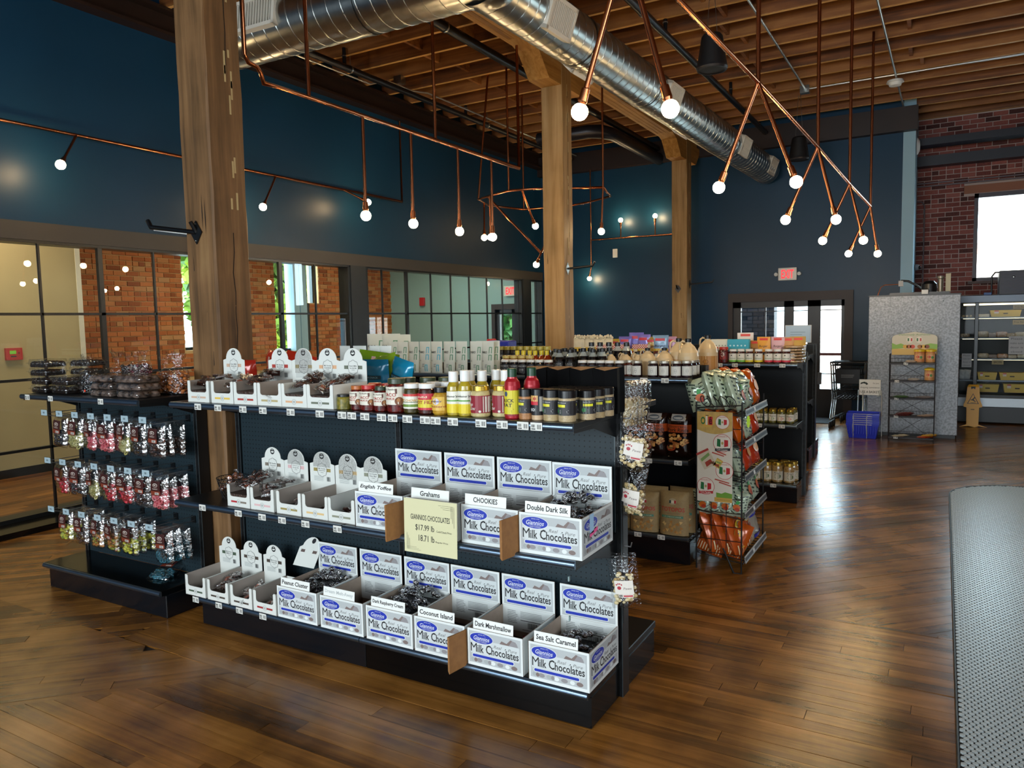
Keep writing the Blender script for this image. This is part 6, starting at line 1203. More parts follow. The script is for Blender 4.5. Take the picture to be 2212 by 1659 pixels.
# ================================================================== WIRE CHIP RACK
WBK = M('wire_black', '#0d0d0e', .4, .2); rk = thing('chip_rack', 'black wire rack of snack bags with a tall poster on its side', 'display rack', (-1.42, 4.95, 0)); RX, RY = .32, .68
for x, y in ((0, 0), (RX-.02, 0), (0, RY), (RX-.02, RY)): part('post', B().tube([(x, y, 0), (x, y, 1.14)], .006, WBK, 6), rk)
RSH = (.09, .385, .635, .86, 1.10-.03)
for y in (0, RY):
    b = B()
    for z in [.12+.094*i for i in range(11)]: b.tube([(0, y, z), (RX-.02, y, z)], .0028, WBK, 5)
    for x in (.1, .2): b.tube([(x, y, .1), (x, y, 1.08)], .0028, WBK, 5)
    part('side_grid', b, rk)
b = B()
for z in [.12+.094*i for i in range(11)]: b.tube([(0, 0, z), (0, RY, z)], .0028, WBK, 5)
for i in range(8): b.tube([(0, RY*i/7, .1), (0, RY*i/7, 1.08)], .0028, WBK, 5)
part('back_grid', b, rk); b = B(); b.tube([(.18, 0, .16), (.25, -.0, 0), (.30, 0, 0)], .006, WBK, 6); part('foot_brace', b, rk)
for z in RSH:
    b = B()
    for i in range(11): b.tube([(.005, RY*i/10, z+.02), (RX-.01, RY*i/10, z-.02), (RX+.0, RY*i/10, z+.025)], .0026, WBK, 5)
    b.tube([(.005, 0, z+.02), (.005, RY, z+.02)], .004, WBK, 5); b.tube([(RX-.01, 0, z-.02), (RX-.01, RY, z-.02)], .004, WBK, 5); s = part('wire_shelf', b, rk)
    b = B(); b.F = fr((RX+.004, 0, z+.005), (0, 1, 0), (-.25, 0, 1)); b.box(0, RY, -.022, .022, -.002, 0, M('rail_alu', '#b4b4b0', .3, .8)); b.rect(.01, RY-.01, -.010, .010, .001, C('#3a3a3e', .4)); b.rect(RY*.35, RY*.42, -.012, .012, .002, WHT); b.rect(0, RY, .017, .022, .003, C('#e0e0dc', .3)); part('price_rail', b, s)
b = B(); pts = []
for i in range(90):
    a = i/89*5*2*pi; pts.append((.03+.23*i/89+.022*cos(a*1.1), 0, 1.145+.035*sin(a)))
b.tube(pts, .0032, WBK, 5); b.tube([(0, 0, 1.10), (RX-.02, 0, 1.125)], .004, WBK, 5); part('scroll_crest', b, rk)
b = B(); b.F = fr((RX+.02, .0, 1.02), (.6, .2, 0), (0, 0, 1)); k = [((.022 if i % 2 else .014)*cos(2*pi*i/20), .045*(1 if i % 2 else .8)*sin(2*pi*i/20)) for i in range(20)]; b.prism(k, 0, .001, C('#b8e01c', .5)); part('starburst_tag', b, rk)
# poster
t = thing('rack_poster', 'tall narrow food poster with green white red logos on the chip rack side', 'poster', (-1.411, 4.935, .472)); w, h = .233, .605; b = B(); b.box(0, w, 0, .004, 0, h, C('#d6d0c2', .4)); part('board', b, t)
b = B(); b.F = FRONT(0, -.0006, 0); GRN, RED, CRM = C('#1f6a3a', .45), C('#b8242c', .45), C('#ded8cc', .45)
b.poly([(0, h), (0, h*.80)]+[(w*i/8, h*(.80-.045*sin(pi*i/8))) for i in range(1, 8)]+[(w, h*.80), (w, h)], .0002, M('poster_wood', '#c8a860', .45, noise=.2, nscale=30))
for i in range(5): b.rect(w*.2*i+.01, w*.2*i+.012, h*.8, h, .0004, C('#b08c48', .45))
b.poly([(w*.1, h*.88), (w*.17, h*.93), (w*.2, h*.965), (w*.4, h*.965), (w*.43, h*.93), (w*.5, h*.88), (w*.4, h*.83), (w*.2, h*.83)], .0005, C('#cfa84c', .45)); b.text('O', w*.17, h*.90, .052, .001, GRN, .030, .03); b.text('l', w*.27, h*.903, .058, .001, CRM, .012, .03); b.rect(w*.32, w*.44, h*.855, h*.945, .0008, RED); b.text('é', w*.38, h*.905, .052, .001, C('#4a1418', .45), .022, .02); b.rect(w*.24, w*.33, h*.955, h*.962, .001, INK)
def flagdisc(x, y, r, t1, t2, bc='#b8242c'):
    b.ell(x, y, r, r, .0006, CRM, 26); b.ring(x, y, r, r, r*.05, .0008, RED, 26); b.poly([(x-r*.6, y-r*.35), (x-r*.2, y-r*.42), (x-r*.2, y+r*.40), (x-r*.55, y+r*.48)], .001, GRN); b.poly([(x+r*.2, y-r*.42), (x+r*.62, y-r*.30), (x+r*.62, y+r*.35), (x+r*.2, y+r*.38)], .001, RED); b.ell(x, y, r*.13, r*.17, .001, C('#a89a58', .5), 10)
    b.text(t1, x, y+r*.72, r*.15, .001, RED, r*1.1)
    if t2: b.poly([(x-r*.8, y-r*.62), (x+r*.85, y-r*.50), (x+r*.85, y-r*.80), (x-r*.8, y-r*.92)], .0012, C(bc, .45)); b.text(t2, x, y-r*.71, r*.2, .0016, CRM, r*1.2, .01, .15)
flagdisc(w*.72, h*.89, w*.2, 'LA BANDERITA', None); flagdisc(w*.72, h*.66, w*.26, 'LA BANDERITA', 'Carb Counter', '#26242c'); flagdisc(w*.78, h*.355, w*.25, 'LA BANDERITA', None); flagdisc(w*.25, h*.17, w*.25, 'BANDERITA', 'Corn Tortillas')
def pk(x, y, a, c1, c2, s=1):
    ca, sa = cos(a), sin(a); q = lambda u, v: (x+s*(u*ca-v*sa), y+s*(u*sa+v*ca))
    b.poly([q(-.045, -.06), q(.045, -.06), q(.045, .06), q(-.045, .06)], .0007, C(c1, .45)); b.poly([q(-.045, .045), q(.045, .045), q(.045, .06), q(-.045, .06)], .0009, C(c2, .45)); b.poly([q(-.035, -.005), q(.035, .012), q(.035, .032), q(-.035, .015)], .0011, C('#7a9a5a', .45)); b.poly([q(-.022, -.05), q(.03, -.04), q(.026, -.012), q(-.02, -.018)], .0011, C('#9a3a2c', .45)); b.poly([q(.0, -.03), q(.04, -.035), q(.03, -.055)], .0013, C('#6a4428', .45))
pk(w*.26, h*.475, .5, '#c8bca4', '#a83a34'); pk(w*.60, h*.435, -.5, '#d0b860', '#c8a040', .5)
for x, y, l in ((.42, .545, .1), (.55, .56, .08), (.5, .25, .12), (.62, .22, .1)): b.poly([(w*x, h*y), (w*x+l*.8, h*y-.02), (w*x+l*.82, h*y-.013), (w*x+.004, h*y+.008)], .0009, C('#b04a38', .45))
b.poly([(w*.55, h*.03), (w, h*.03), (w, h*.105), (w*.8, h*.12), (w*.7, h*.1), (w*.55, h*.11)], .0005, C('#6a9a34', .45)); b.rect(w*.5, w, .004, h*.055, .0007, C('#c8a04c', .45)); b.text('OLE MEXICAN FOODS', w*.76, h*.03, .006, .001, C('#5a4418', .5), w*.4); part('print', b, t)
# snack bags on the rack, leaning toward the aisle
def palm(k, w, h):
    for sx in (-1, 1):
        for i in range(7): y = h*(.12+.11*i); k.poly([(sx*w*.06, y), (sx*w*.46, y+h*.09), (sx*w*.46, y+h*.145), (sx*w*.06, y+h*.03)], .0, C('#1c2a24', .3))
    k.ell(0, h*.38, w*.2, h*.12, .0006, C('#d86a1c', .35), 14); k.ell(w*.05, h*.30, w*.13, h*.08, .0009, C('#b83a1c', .35), 12); k.poly([(-w*.1, h*.5), (w*.06, h*.5), (w*.14, h*.62), (-w*.04, h*.66)], .0009, C('#2fa84a', .35)); k.text('Palmitas', 0, h*.74, h*.07, .0009, C('#3a5a3c', .35), w*.5, .01, .15)
def cheese(k, w, h): k.ell(-w*.05, h*.68, w*.28, h*.10, .0003, C('#e0b81c', .3), 14); k.text('Ch', -w*.05, h*.68, h*.12, .0008, C('#1c1c3a', .3), w*.3, .02, .2); [k.rect(-w*.45+w*.1*i, -w*.42+w*.1*i, h*.06, h*.26, .0003, C('#e8d8a8', .3), 1, 3) for i in range(9)]; k.ell(w*.15, h*.42, w*.14, h*.08, .0006, C('#b01c2c', .3), 12); k.poly([(-w*.45, h*.5), (w*.4, h*.36), (w*.45, h*.44), (-w*.4, h*.6)], .0003, C('#d8a01c', .3))
def blu(k, w, h): k.rect(-w*.45, w*.45, h*.55, h*.75, 0, C('#2c34a8', .3), 6, 3); k.text('POPPED', 0, h*.64, h*.1, .0006, C('#c8cce8', .3), w*.7, .01); k.rect(-w*.45, w*.45, 0+h*.06, h*.14, 0, C('#2c34a8', .3), 6)
def orng(k, w, h): k.ell(0, h*.5, w*.25, h*.16, .0004, C('#e8982c', .3), 14); k.text('Duros', 0, h*.74, h*.08, .0006, C('#f0d0a0', .3), w*.5, .01, .2)
proto = {}
def rackbag(kind, lab, x, y, z, tilt, rz=pi/2, s=1):
    if kind not in proto:
        col, ex, kk = {'palm': ('#b4c4ac', palm, 1), 'cheese': ('#c0561c', cheese, 2), 'blue': ('#a8a294', blu, 3), 'orange': ('#c85a10', orng, 4), 'red': ('#c43c1c', orng, 5)}[kind]
        proto[kind] = snack('snack_bag', lab, 'snack bag', x, y, z, .20, .27, .085, col, rz, tilt, ex, kk, 'snack bags on the chip rack', .005, .2); o = proto[kind]
    else: o = dup(proto[kind], None, None, lab)
    o.location = (x, y, z); o.rotation_mode = 'XYZ'; o.rotation_euler = (-.28 if tilt is None else tilt, 0, rz); o.scale = (s,)*3; return o
# facing the aisle (+x): local front -y turned to +x
rows_ = [(RSH[0], ['cheese', 'cheese', 'blue'], .30), (RSH[1], ['palm', 'palm', 'palm'], .26), (RSH[2], ['palm', 'red', 'red'], .24), (RSH[3], ['orange', 'palm', 'red'], .22), (RSH[4], ['palm', 'palm', 'orange'], .26)]
LV = ('bottom', 'second', 'third', 'fourth', 'top')
for li, (z, ks, hh) in enumerate(rows_):
    for j, kd in enumerate(ks):
        for d in range(3):
            rackbag(kd, '%s bag, %s from the aisle, %s column, %s shelf of chip rack' % ({'palm': 'pale green striped', 'cheese': 'orange and yellow', 'blue': 'blue and white', 'orange': 'orange', 'red': 'bright red orange'}[kd], ORD[d], ('near', 'middle', 'far')[j], LV[li]), -1.42+.265-.075*d, 4.95+.125+.22*j, z+.006+.007*d, -.32, pi/2+random.gauss(0, .06), hh/.27)
for i, (x, a) in enumerate(((-1.385, -.5), (-1.31, -.1), (-1.22, .25))): o = rackbag('palm', '%s striped green bag spreading over the top of the chip rack' % ORD[i], x, 5.02+.04*i, RSH[4]+.01, -.1, .12*(i-1), .80); o.rotation_euler = (-.15, a*.6, .1)
for i in range(4): o = rackbag('palm', '%s palm striped snack bag seen under the poster' % ORD[i], -1.375+.068*i, 5.0, RSH[1]-.012, -.1, .0, .62); o.rotation_euler = (-.12, .12*(i-1.5), 0)
for i in range(2): o = rackbag('cheese', '%s orange and yellow bag lying on the low shelf, facing the camera' % ORD[i], -1.36+.13*i, 5.02, RSH[0]-.0, -.1, .0, .92); o.rotation_euler = (-.25, .35, .1)
# ================================================================== THE RIGHT SIDE: steel cabinet, wire rack, baskets, carts, cooler, mat
def speck():
    m = M('speckled_steel', '#8d9094', .45, .55, noise=.42, nscale=42); return m
t = thing('steel_cabinet', 'tall speckled steel back of a cooler cabinet beside the entrance', 'cabinet', (-.90, 11.6, 0)); part('body', B().bbox(0, 1.10, 0, .95, .05, 1.945, speck(), .006), t); part('toe_kick', B().box(.02, 1.08, .06, .9, 0, .05, BLK), t); part('top_lip', B().box(-.004, 1.104, -.004, .954, 1.935, 1.955, BLK), t)
for x, z in ((.03, .18), (.03, 1.2), (.08, 1.75), (.9, 1.86)): part('rivet', B().ball((x, -.002, z), .008, GALV, 8, 4), t)
t = thing('compressor', 'black compressor with copper line and fan plate on top of the steel cabinet', 'compressor', (-.55, 11.85, 1.955)); kb = M('comp_black', '#101013', .35)
part('base', B().box(-.10, .62, -.15, .2, 0, .03, kb), t); part('dome', B().lathe([(0, .03), (.09, .03), (.095, .08), (.09, .14), (.055, .18), (0, .19)], kb, 18, (.38, 0, 0)), t); part('valve', B().lathe([(.03, .03), (.03, .20), (.045, .21), (.045, .24), (0, .25)], C('#8a8478', .4, metal=.6), 12, (.51, -.02, 0)), t)
part('fan_plate', B().bbox(.57, .63, -.1, .16, .03, .27, C('#b8b49c', .6), .003), t); part('copper_line', B().tube([(-.26, 0, .0), (-.22, 0, .12), (-.17, 0, .15), (.0, 0, .15), (.05, 0, .17)], .006, COPD, 6), t); part('hose', B().tube([(.03, 0, .20), (.12, 0, .19), (.22, 0, .13), (.30, 0, .06)], .014, kb, 8), t); part('gauge_box', B().bbox(.0, .06, -.03, .03, .12, .2, C('#a8a8a8', .5), .003), t)
b = B(); b.bbox(-.04, .04, -.025, .025, 0, .06, C('#d8d8d6', .4), .004); solo('bottle_fitting', b, 'small white fitting beside the compressor', 'fitting', (-.22, 11.66, 1.955))
# wire display rack against the cabinet
RB = M('rack_brown', '#1d1515', .4, .3); t = thing('wire_display_rack', 'nearly empty dark wire rack in front of the steel cabinet', 'display rack', (-.60, 11.12, 0)); RW = .53; RDp = .16; RZ = (.065, .345, .585, .815, 1.05)
for x in (0, RW):
    for y in (0, RDp): part('post', B().tube([(x, y, 0), (x, y, 1.17)], .007, RB, 6), t)
for z in RZ:
    b = B(); b.box(0, RW, -.005, RDp+.005, z-.02, z, RB); s = part('shelf', b, t); b = B(); b.tube([(0, RDp, z+.055), (RW, RDp, z+.055)], .003, RB, 5); b.tube([(0, 0, z+.012), (RW, 0, z+.012)], .003, RB, 5)
    for i in range(14): b.tube([(.02+i*.038, RDp, z), (.02+i*.038, RDp, z+.055)], .002, RB, 4)
    part('guard', b, s); part('price_tag', TAG, s, (.09+.1*(z > 1), -.008, z-.008))
b = B()
for z0, z1 in ((.07, .34), (.35, .58), (.59, .81), (.82, 1.05)): b.tube([(.06, RDp, z0), (RW-.08, RDp, z1)], .003, RB, 4); b.tube([(RW-.06, RDp, z0), (.10, RDp, z1)], .003, RB, 4)
part('cross_brace', b, t)
t = thing('rack_header', 'arched header sign with two round logos above the wire display rack', 'sign', (-.585, 11.27, 1.15)); b = B(); w, h = .53, .305; ar = [(0, 0), (w, 0), (w, h*.72)]+[(w-.07+.07*cos(a), h*.72+.05*sin(a)) for a in (.4, .8, 1.2)]+[(w*.5, h)]+[(.07-.07*cos(a), h*.72+.05*sin(a)) for a in (1.2, .8, .4)]+[(0, h*.72)]; b.F = FRONT(0, 0, 0); b.prism(ar, -.004, 0, C('#cdcab8', .45)); part('board', b, t)
b = B(); b.F = FRONT(0, -.001, 0); b.rect(0, w, 0, h*.27, .0003, C('#cfae5c', .45)); b.poly([(0, h*.25), (w*.3, h*.3), (w*.3, h*.42), (w*.2, h*.50), (w*.1, h*.44), (0, h*.52)], .0005, C('#8ab84a', .45)); b.poly([(w, h*.25), (w*.7, h*.3), (w*.72, h*.44), (w*.85, h*.50), (w, h*.46)], .0005, C('#8ab84a', .45)); b.text('Deliciously Authentic', w*.5, h*.87, .030, .001, C('#6a9a5a', .45), w*.70, .002, .2)
for x in (.40, .60): b.ell(w*x, h*.66, .040, .040, .0006, C('#e4e0d4', .45), 18); b.rect(w*x-.028, w*x-.010, h*.66-.02, h*.66+.02, .0009, C('#2f6a3a', .45)); b.rect(w*x+.010, w*x+.028, h*.66-.02, h*.66+.02, .0009, C('#b83a3a', .45))
for x, c in ((.30, '#d8a83c'), (.38, '#b06a2c'), (.46, '#c84a2c'), (.62, '#a8702c'), (.70, '#d8b04a'), (.78, '#8a4a2c')): b.ell(w*x, h*.36, .03, .026, .0008, C(c, .45), 12)
part('print', b, t)
def tub(lab, x, z, s=1):
    o = vessel('snack_tub', lab, 'tub', x, 11.2, z, .062*s, .185*s, [(.92, 0), (1, .04), (1, .72), (.94, .80)], island_mat('tub_mix', ('#c89a58', '#b8543c', '#d8c8a0'), .3, .3, 160, .5), C('#d9b81c', .35), [(1.0, .79), (1.05, .80), (1.05, .92), (.85, .95), (.3, 1.0), (0, 1.0)], None, 'yellow lidded tubs'); part('label', wrap_label(.062*s, .05, .11, 60, '#d0a078', [('e', -.3, .5, .3, .3, '#b83a2c'), ('e', .3, .4, .25, .3, '#4a8a4a')]), o)
tub('yellow lidded tub of sweets on the top shelf, left of its pair', -.255, 1.05); tub('yellow lidded tub of sweets on the top shelf, at the right end', -.125, 1.05); tub('yellow lidded tub alone on the second shelf', -.135, .815, .95)
def flat(lab, x, z, w, c, seed=1): b, f = pouch(w, .12, .03, M('foil_'+c[1:], c, .3, coat=.3), 'pillow', wr=.004, seed=seed); solo('flat_packet', b, lab, 'packet', (x, 11.17, z+.012), (1.45, 0, .1*seed), None)
for i, (x, z, w, c) in enumerate(((-.36, 1.05, .14, '#c8b8a8'), (-.33, .815, .14, '#c4beb6'), (-.48, .585, .18, '#4a6a44'), (-.22, .585, .2, '#8a8484'), (-.46, .345, .2, '#6a3434'), (-.44, .365, .2, '#743c38'), (-.20, .345, .2, '#b8a494'), (-.50, .065, .2, '#c8c0a4'), (-.20, .065, .24, '#c4522c'), (-.17, .085, .2, '#d8a82c'))):
    flat('%s packet lying on the wire display rack, counted from the top' % ORD[i], x, z, w, c, i+1)
# stacked blue shopping baskets
BLB = M('basket_blue', '#1730c4', .35, coat=.2)
def basket_mesh():
    b = B(); W_, D_, H_ = .40, .28, .20
    def ring(k, z): return [(-W_/2*k, -D_/2*k, z), (W_/2*k, -D_/2*k, z), (W_/2*k, D_/2*k, z), (-W_/2*k, D_/2*k, z)]
    for k0, z0, k1, z1 in ((.84, 0, .88, .05), (.885, .05, .93, .10), (.935, .10, .985, .17)):
        a, c = ring(k0, z0), ring(k1, z1-.006); b.add(a+c, [(i, (i+1) % 4, 4+(i+1) % 4, 4+i) for i in range(4)], BLB); b.add([(x*.97, y*.97, z) for x, y, z in a+c], [(4+i, 4+(i+1) % 4, (i+1) % 4, i) for i in range(4)], BLB)
    b.add(ring(.84, 0), [(3, 2, 1, 0)], BLB); b.add(ring(.83, .004), [(0, 1, 2, 3)], BLB)
    a, c = ring(1.03, .172), ring(1.03, .20); b.add(a+c, [(i, (i+1) % 4, 4+(i+1) % 4, 4+i) for i in range(4)], BLB); i0 = ring(.97, .2); b.add(c+i0, [(i, (i+1) % 4, 4+(i+1) % 4, 4+i) for i in range(4)], BLB); i1 = ring(.97, .172); b.add(i0+i1, [(i, (i+1) % 4, 4+(i+1) % 4, 4+i) for i in range(4)], BLB); b.add(a+i1, [(4+i, 4+(i+1) % 4, (i+1) % 4, i) for i in range(4)], BLB)
    for i in range(12):
        x = -.165+.03*i; b.box(x-.004, x+.004, -D_/2*.99-.002, -D_/2*.90, .06, .17, BLB)
    return b.mesh('basket_body')
BM_ = basket_mesh(); hm = B(); hm.tube([(-.12, -.146, .19), (-.115, -.140, .10), (-.112, -.128, .0)], .004, M('handle_grey', '#b8bcc0', .3, .7), 6); hm.tube([(.05, -.146, .19), (.055, -.140, .10), (.058, -.128, .0)], .004, M('handle_grey', ''), 6); hm.tube([(-.12, -.149, .19), (.12, -.149, .19)], .004, M('handle_grey', ''), 6); HM_ = hm.mesh('wire_handle')
for i in range(6):
    o = tag(part('shopping_basket', BM_, None, (-.925+.002*(i % 2), 11.37, .002+.029*i), (0, 0, .02*(i % 3-1))), '%s blue plastic shopping basket from the bottom of the nested stack' % ORD[i], 'basket', 'nested blue shopping baskets'); part('wire_handle', HM_, o)
# sign on legs
t = thing('basket_sign', 'white sign on wire legs inviting shoppers to use a basket', 'sign', (-1.0, 11.54, 0)); sw = .274; WL_ = M('sign_wire', '#c8ccca', .35, .5)
part('board', B().bbox(0, sw, 0, .012, .571, .79, WHT, .003), t); b = B(); b.F = FRONT(0, -.0008, .571); GD = C('#16281f', .5); b.text('USE A BASKET', sw*.5, .045, .034, 0, GD, sw*.86, .01); b.text('shopping convenience', sw*.5, .105, .030, 0, GD, sw*.88, .0); b.text('For your', sw*.78, .165, .024, 0, GD, sw*.28); b.poly([(sw*.05, .15), (sw*.08, .175), (sw*.25, .188), (sw*.33, .175), (sw*.33, .185), (sw*.42, .155), (sw*.31, .14), (sw*.32, .155), (sw*.2, .165)], 0, GD); part('lettering', b, t)
b = B(); b.tube([(-.02, 0, 0), (-.005, 0, .64), (.05, 0, .64), (.05, 0, 0)], .006, WL_, 6); b.tube([(sw-.05, 0, .56), (sw-.02, 0, .56), (sw-.02, 0, .64), (sw+.01, 0, .64), (sw+.02, 0, 0)], .006, WL_, 6); part('legs', b, t)
# nested shopping carts
CRT = M('cart_black', '#0e1014', .35, .2); CHR = M('cart_chrome', '#b8bcc0', .2, .9)
def cart(lab, y):
    t = thing('shopping_cart', lab, 'cart', (-1.20, y, 0), 0, 'nested shopping carts'); b = B(); w = .23
    for k, z in ((1, .95), (.97, .82), (.93, .69), (.88, .56), (.84, .45)): b.tube([(-w*k, -.30, z), (w*k, -.30, z), (w*k*.8, .42*k, z), (-w*k*.8, .42*k, z), (-w*k, -.30, z)], .006, CRT, 5, False)
    for i in range(9): x = -w+w*2*i/8; b.tube([(x*.84, -.29, .45), (x, -.30, .95)], .003, CRT, 4); b.tube([(x*.67, .36, .45), (x*.8, .42, .95)], .003, CRT, 4)
    for i in range(8):
        y0 = -.28+.09*i
        for s in (-1, 1): k = 1-.2*(y0+.3)/.72; b.tube([(s*w*.84*k, y0*.9, .45), (s*w*k, y0, .95)], .003, CRT, 4)
    for i in range(8): x = -w*.8+w*1.6*i/7; b.tube([(x, -.28, .45), (x*.8, .36, .45)], .003, CRT, 4)
    part('basket', b, t); b = B()
    for s in (-1, 1): b.tube([(s*w, -.38, 1.0), (s*w, -.30, .93), (s*w*.95, -.20, .45), (s*w*1.02, -.30, .14)], .011, CHR, 6); b.tube([(s*w*1.02, -.32, .14), (s*w*.7, .42, .13)], .011, CHR, 6)
    b.tube([(-w, -.38, 1.0), (w, -.38, 1.0)], .014, CRT, 8); part('frame', b, t)
    part('child_seat', B().bbox(-.17, .17, -.312, -.298, .68, .90, CRT, .006), t)
    b = B(); b.F = FRONT(0, -.3135, .79); b.lines(-.09, .09, -.02, .03, 3, 0, C('#8a8e94', .5), .25, .1); part('seat_print', b, t)
    for sx in (-1, 1):
        for yy in (-.32, .42): b = B(); b.F = fr((sx*w*(1.02 if yy < 0 else .7), yy, .055), (0, 1, 0), (0, 0, 1)); b.lathe([(0, -.014), (.05, -.014), (.055, -.008), (.055, .008), (.05, .014), (0, .014)], C('#1a1a1c', .6), 16); part('wheel', b, t)
    return t
c0 = cart('front shopping cart of the black nested row by the doors', 12.35); dup(c0, (-1.19, 12.52, 0), 0, 'middle shopping cart of the black nested row by the doors'); dup(c0, (-1.18, 12.69, 0), 0, 'rear shopping cart of the black nested row by the doors')
solo('door_mat', B().bbox(-2.4, -1.5, 12.55, 13.3, 0, .012, C('#1c2026', .95), .004), 'dark rubber mat inside the entrance doors', 'mat')
t = thing('menu_board', 'small pale framed board on a stand before the entrance doors', 'sign', (-1.72, 10.9, 0)); part('board', B().bbox(-.16, .16, 0, .012, 1.34, 1.56, C('#a9c4dc', .3), .003), t); part('frame', B().box(-.17, .17, .008, .02, 1.33, 1.57, C('#c8ccd0', .3)), t); part('pole', B().tube([(0, .015, .02), (0, .015, 1.34)], .01, BLK, 8), t); part('foot', B().lathe([(0, 0), (.14, 0), (.13, .02), (0, .025)], BLK, 20), t)
b = B(); b.F = FRONT(-1.72, 10.898, 1.34); b.lines(-.1, .1, .05, .15, 3, 0, C('#7a94a8', .5), .2, .3); 
part('writing', b, t).location = (1.72, -10.9, 0)
# wet floor sign
t = thing('wet_floor_sign', 'yellow wet floor warning sign standing before the cooler', 'sign', (.415, 13.0, 0)); YW = M('sign_yellow', '#e6a200', .4); b = B(); b.F = fr((0, -.05, 0), (1, 0, 0), (0, .08, 1))
pr = [(-.075, .02), (.075, .02), (.08, .29), (.118, .30), (.118, .325), (.09, .40), (.075, .60), (.055, .63), (-.055, .63), (-.075, .60), (-.09, .40), (-.118, .325), (-.118, .30), (-.08, .29)]; b.prism(pr, -.008, 0, YW); b.prism([(-.17, 0), (-.075, .04), (.075, .04), (.19, 0), (.08, .018), (.03, 0), (-.05, .016)], -.006, .002, YW); part('front_leaf', b, t)
b = B(); b.F = fr((0, -.0512, 0), (1, 0, 0), (0, .08, 1)); b.ring(0, .40, .07, .07, 0, .002, INK, 3); tri = [(0, .50), (-.075, .345), (.075, .345)]; b.poly(tri, .001, INK); b.poly([(0, .485), (-.062, .352), (.062, .352)], .002, YW); b.ell(.018, .435, .010, .010, .003, INK, 10); b.poly([(.0, .43), (.02, .42), (-.005, .395), (-.03, .40), (-.03, .41), (-.01, .408)], .003, INK); b.poly([(-.01, .40), (.025, .375), (.04, .38), (.0, .41)], .003, INK); b.rect(-.03, .035, .358, .364, .003, INK); b.poly([(-.03, .605), (.03, .605), (.025, .56), (0, .575), (-.025, .56)], .001, INK); b.rect(-.025, .02, .255, .268, .001, C('#7a5a08', .5)); part('pictogram', b, t)
b = B(); b.F = fr((0, .10, 0), (1, 0, 0), (0, -.16, 1)); b.prism(pr, 0, .008, YW); part('rear_leaf', b, t)
# open cooler case
KX0, KX1, KY = .22, 3.6, 13.42; t = thing('cooler_case', 'long black glass door cooler case stocked with packages', 'cooler', (KX0, KY, 0)); L_ = KX1-KX0; ci = M('cooler_inside', '#14171a', .5)
b = B(); b.box(0, L_, .62, .66, .4, 1.95, ci); b.box(0, .02, 0, .66, .4, 1.95, ci); b.box(L_-.02, L_, 0, .66, .4, 1.95, ci); part('liner', b, t); part('plinth', B().bbox(0, L_, -.0, .66, .02, .26, BLK, .006), t); part('bumper', B().bbox(0, L_, -.03, .02, .26, .40, M('bumper_steel', '#9aa0a4', .35, .7), .006), t); part('sill', B().box(0, L_, 0, .66, .36, .44, BLK), t); part('canopy', B().bbox(0, L_, -.02, .66, 1.84, 1.95, M('canopy_steel', '#5a6068', .35, .7), .006), t)
fm = M('cooler_frame', '#0a0c10', .25)
for x in (.2, 1.0, 1.8, 2.6): part('door_frame', B().bbox(x, x+.05, -.02, .03, .44, 1.84, fm, .004), t)
for a, c in ((.0, .2), (.25, 1.0), (1.05, 1.8), (1.85, 2.6), (2.65, L_)): part('glass_door', B().box(a+.005, c-.005, 0, .005, .44, 1.84, glass_film('cooler_glass', (.95, .97, .97), .02, 0, mult=.3)), t)
b = B(); lm = M('cooler_light', '#ffe9c0', .4, emit=1.8); KZ = (.47, .66, .99, 1.31, 1.62)
for z in KZ[1:]: part('shelf', B().box(.02, L_-.02, .10, .62, z-.02, z, M('cooler_shelf', '#5a6066', .4, .5)), t)
part('light_tube', B().box(.05, L_-.05, .07, .09, 1.80, 1.825, lm), t)
for z in (.965, 1.285, 1.595): part('light_tube', B().box(.05, L_-.05, .115, .125, z, z+.006, lm), t)
YB = M('yellow_card', '#d0b04a', .6)
def cbox(lab, x, z, w, h):
    t = thing('yellow_carton', lab, 'carton', (x, KY+.16, z), 0, 'yellow card cartons in the cooler'); b = B(); b.F = FRONT(0, 0, 0); b.prism([(-w/2+.02, 0), (w/2-.02, 0), (w/2, h), (-w/2, h)], -.22, 0, YB); part('box', b, t); b = B(); b.F = FRONT(0, -.001, 0); b.rrect(-.03, .03, h*.42, h*.58, 0, C('#3a2c14', .6), .006); b.rect(-w*.36, -w*.22, h*.5, h*.95, 0, C('#d8c8b8', .5)); b.rect(-w*.36, -w*.22, h*.8, h*.95, .0005, C('#b83a34', .5)); part('print', b, t)
for i, (x, z, w, h) in enumerate(((.82, 1.62, .40, .10), (1.32, 1.62, .38, .10), (.61, .66, .26, .11), (.93, .66, .33, .11), (1.35, .66, .36, .11), (.62, .47, .30, .12), (1.0, .47, .36, .13), (1.45, .47, .36, .12), (1.8, .66, .36, .12))): cbox('yellow card carton in the cooler, %s from the doors on the %s' % (ORD[i % 3], ('top shelf', 'low shelf', 'bottom')[(0, 0, 1, 1, 1, 2, 2, 2, 1)[i]]) if i < 8 else 'yellow card carton in the cooler, farthest right on the low shelf', x, z, w, h)
def pack(lab, x, z, w, h, c, kind=0):
    t = thing('meat_pack', lab, 'pack', (x, KY+.17, z), 0, 'packs in the cooler'); b = B()
    if kind == 0: b.bbox(-w/2, w/2, 0, .12, 0, h, C(c, .5), .006)
    else:
        R = random.Random(int(x*100)); [b.ball((-w/2+w*(q+.5)/4, .05, h*.5), h*.52, C(c, .5), 8, 5, (1, 1.2, 1)) for q in range(4)]
    part('pack', b, t); b = B(); b.bbox(-w/2-.004, w/2+.004, -.004, .124, 0, h+.004, FILM2, .006); part('film', b, t)
PC = ('#b89a6a', '#c8b088', '#c89468', '#d8c8a8', '#8a6a54')
n = 0
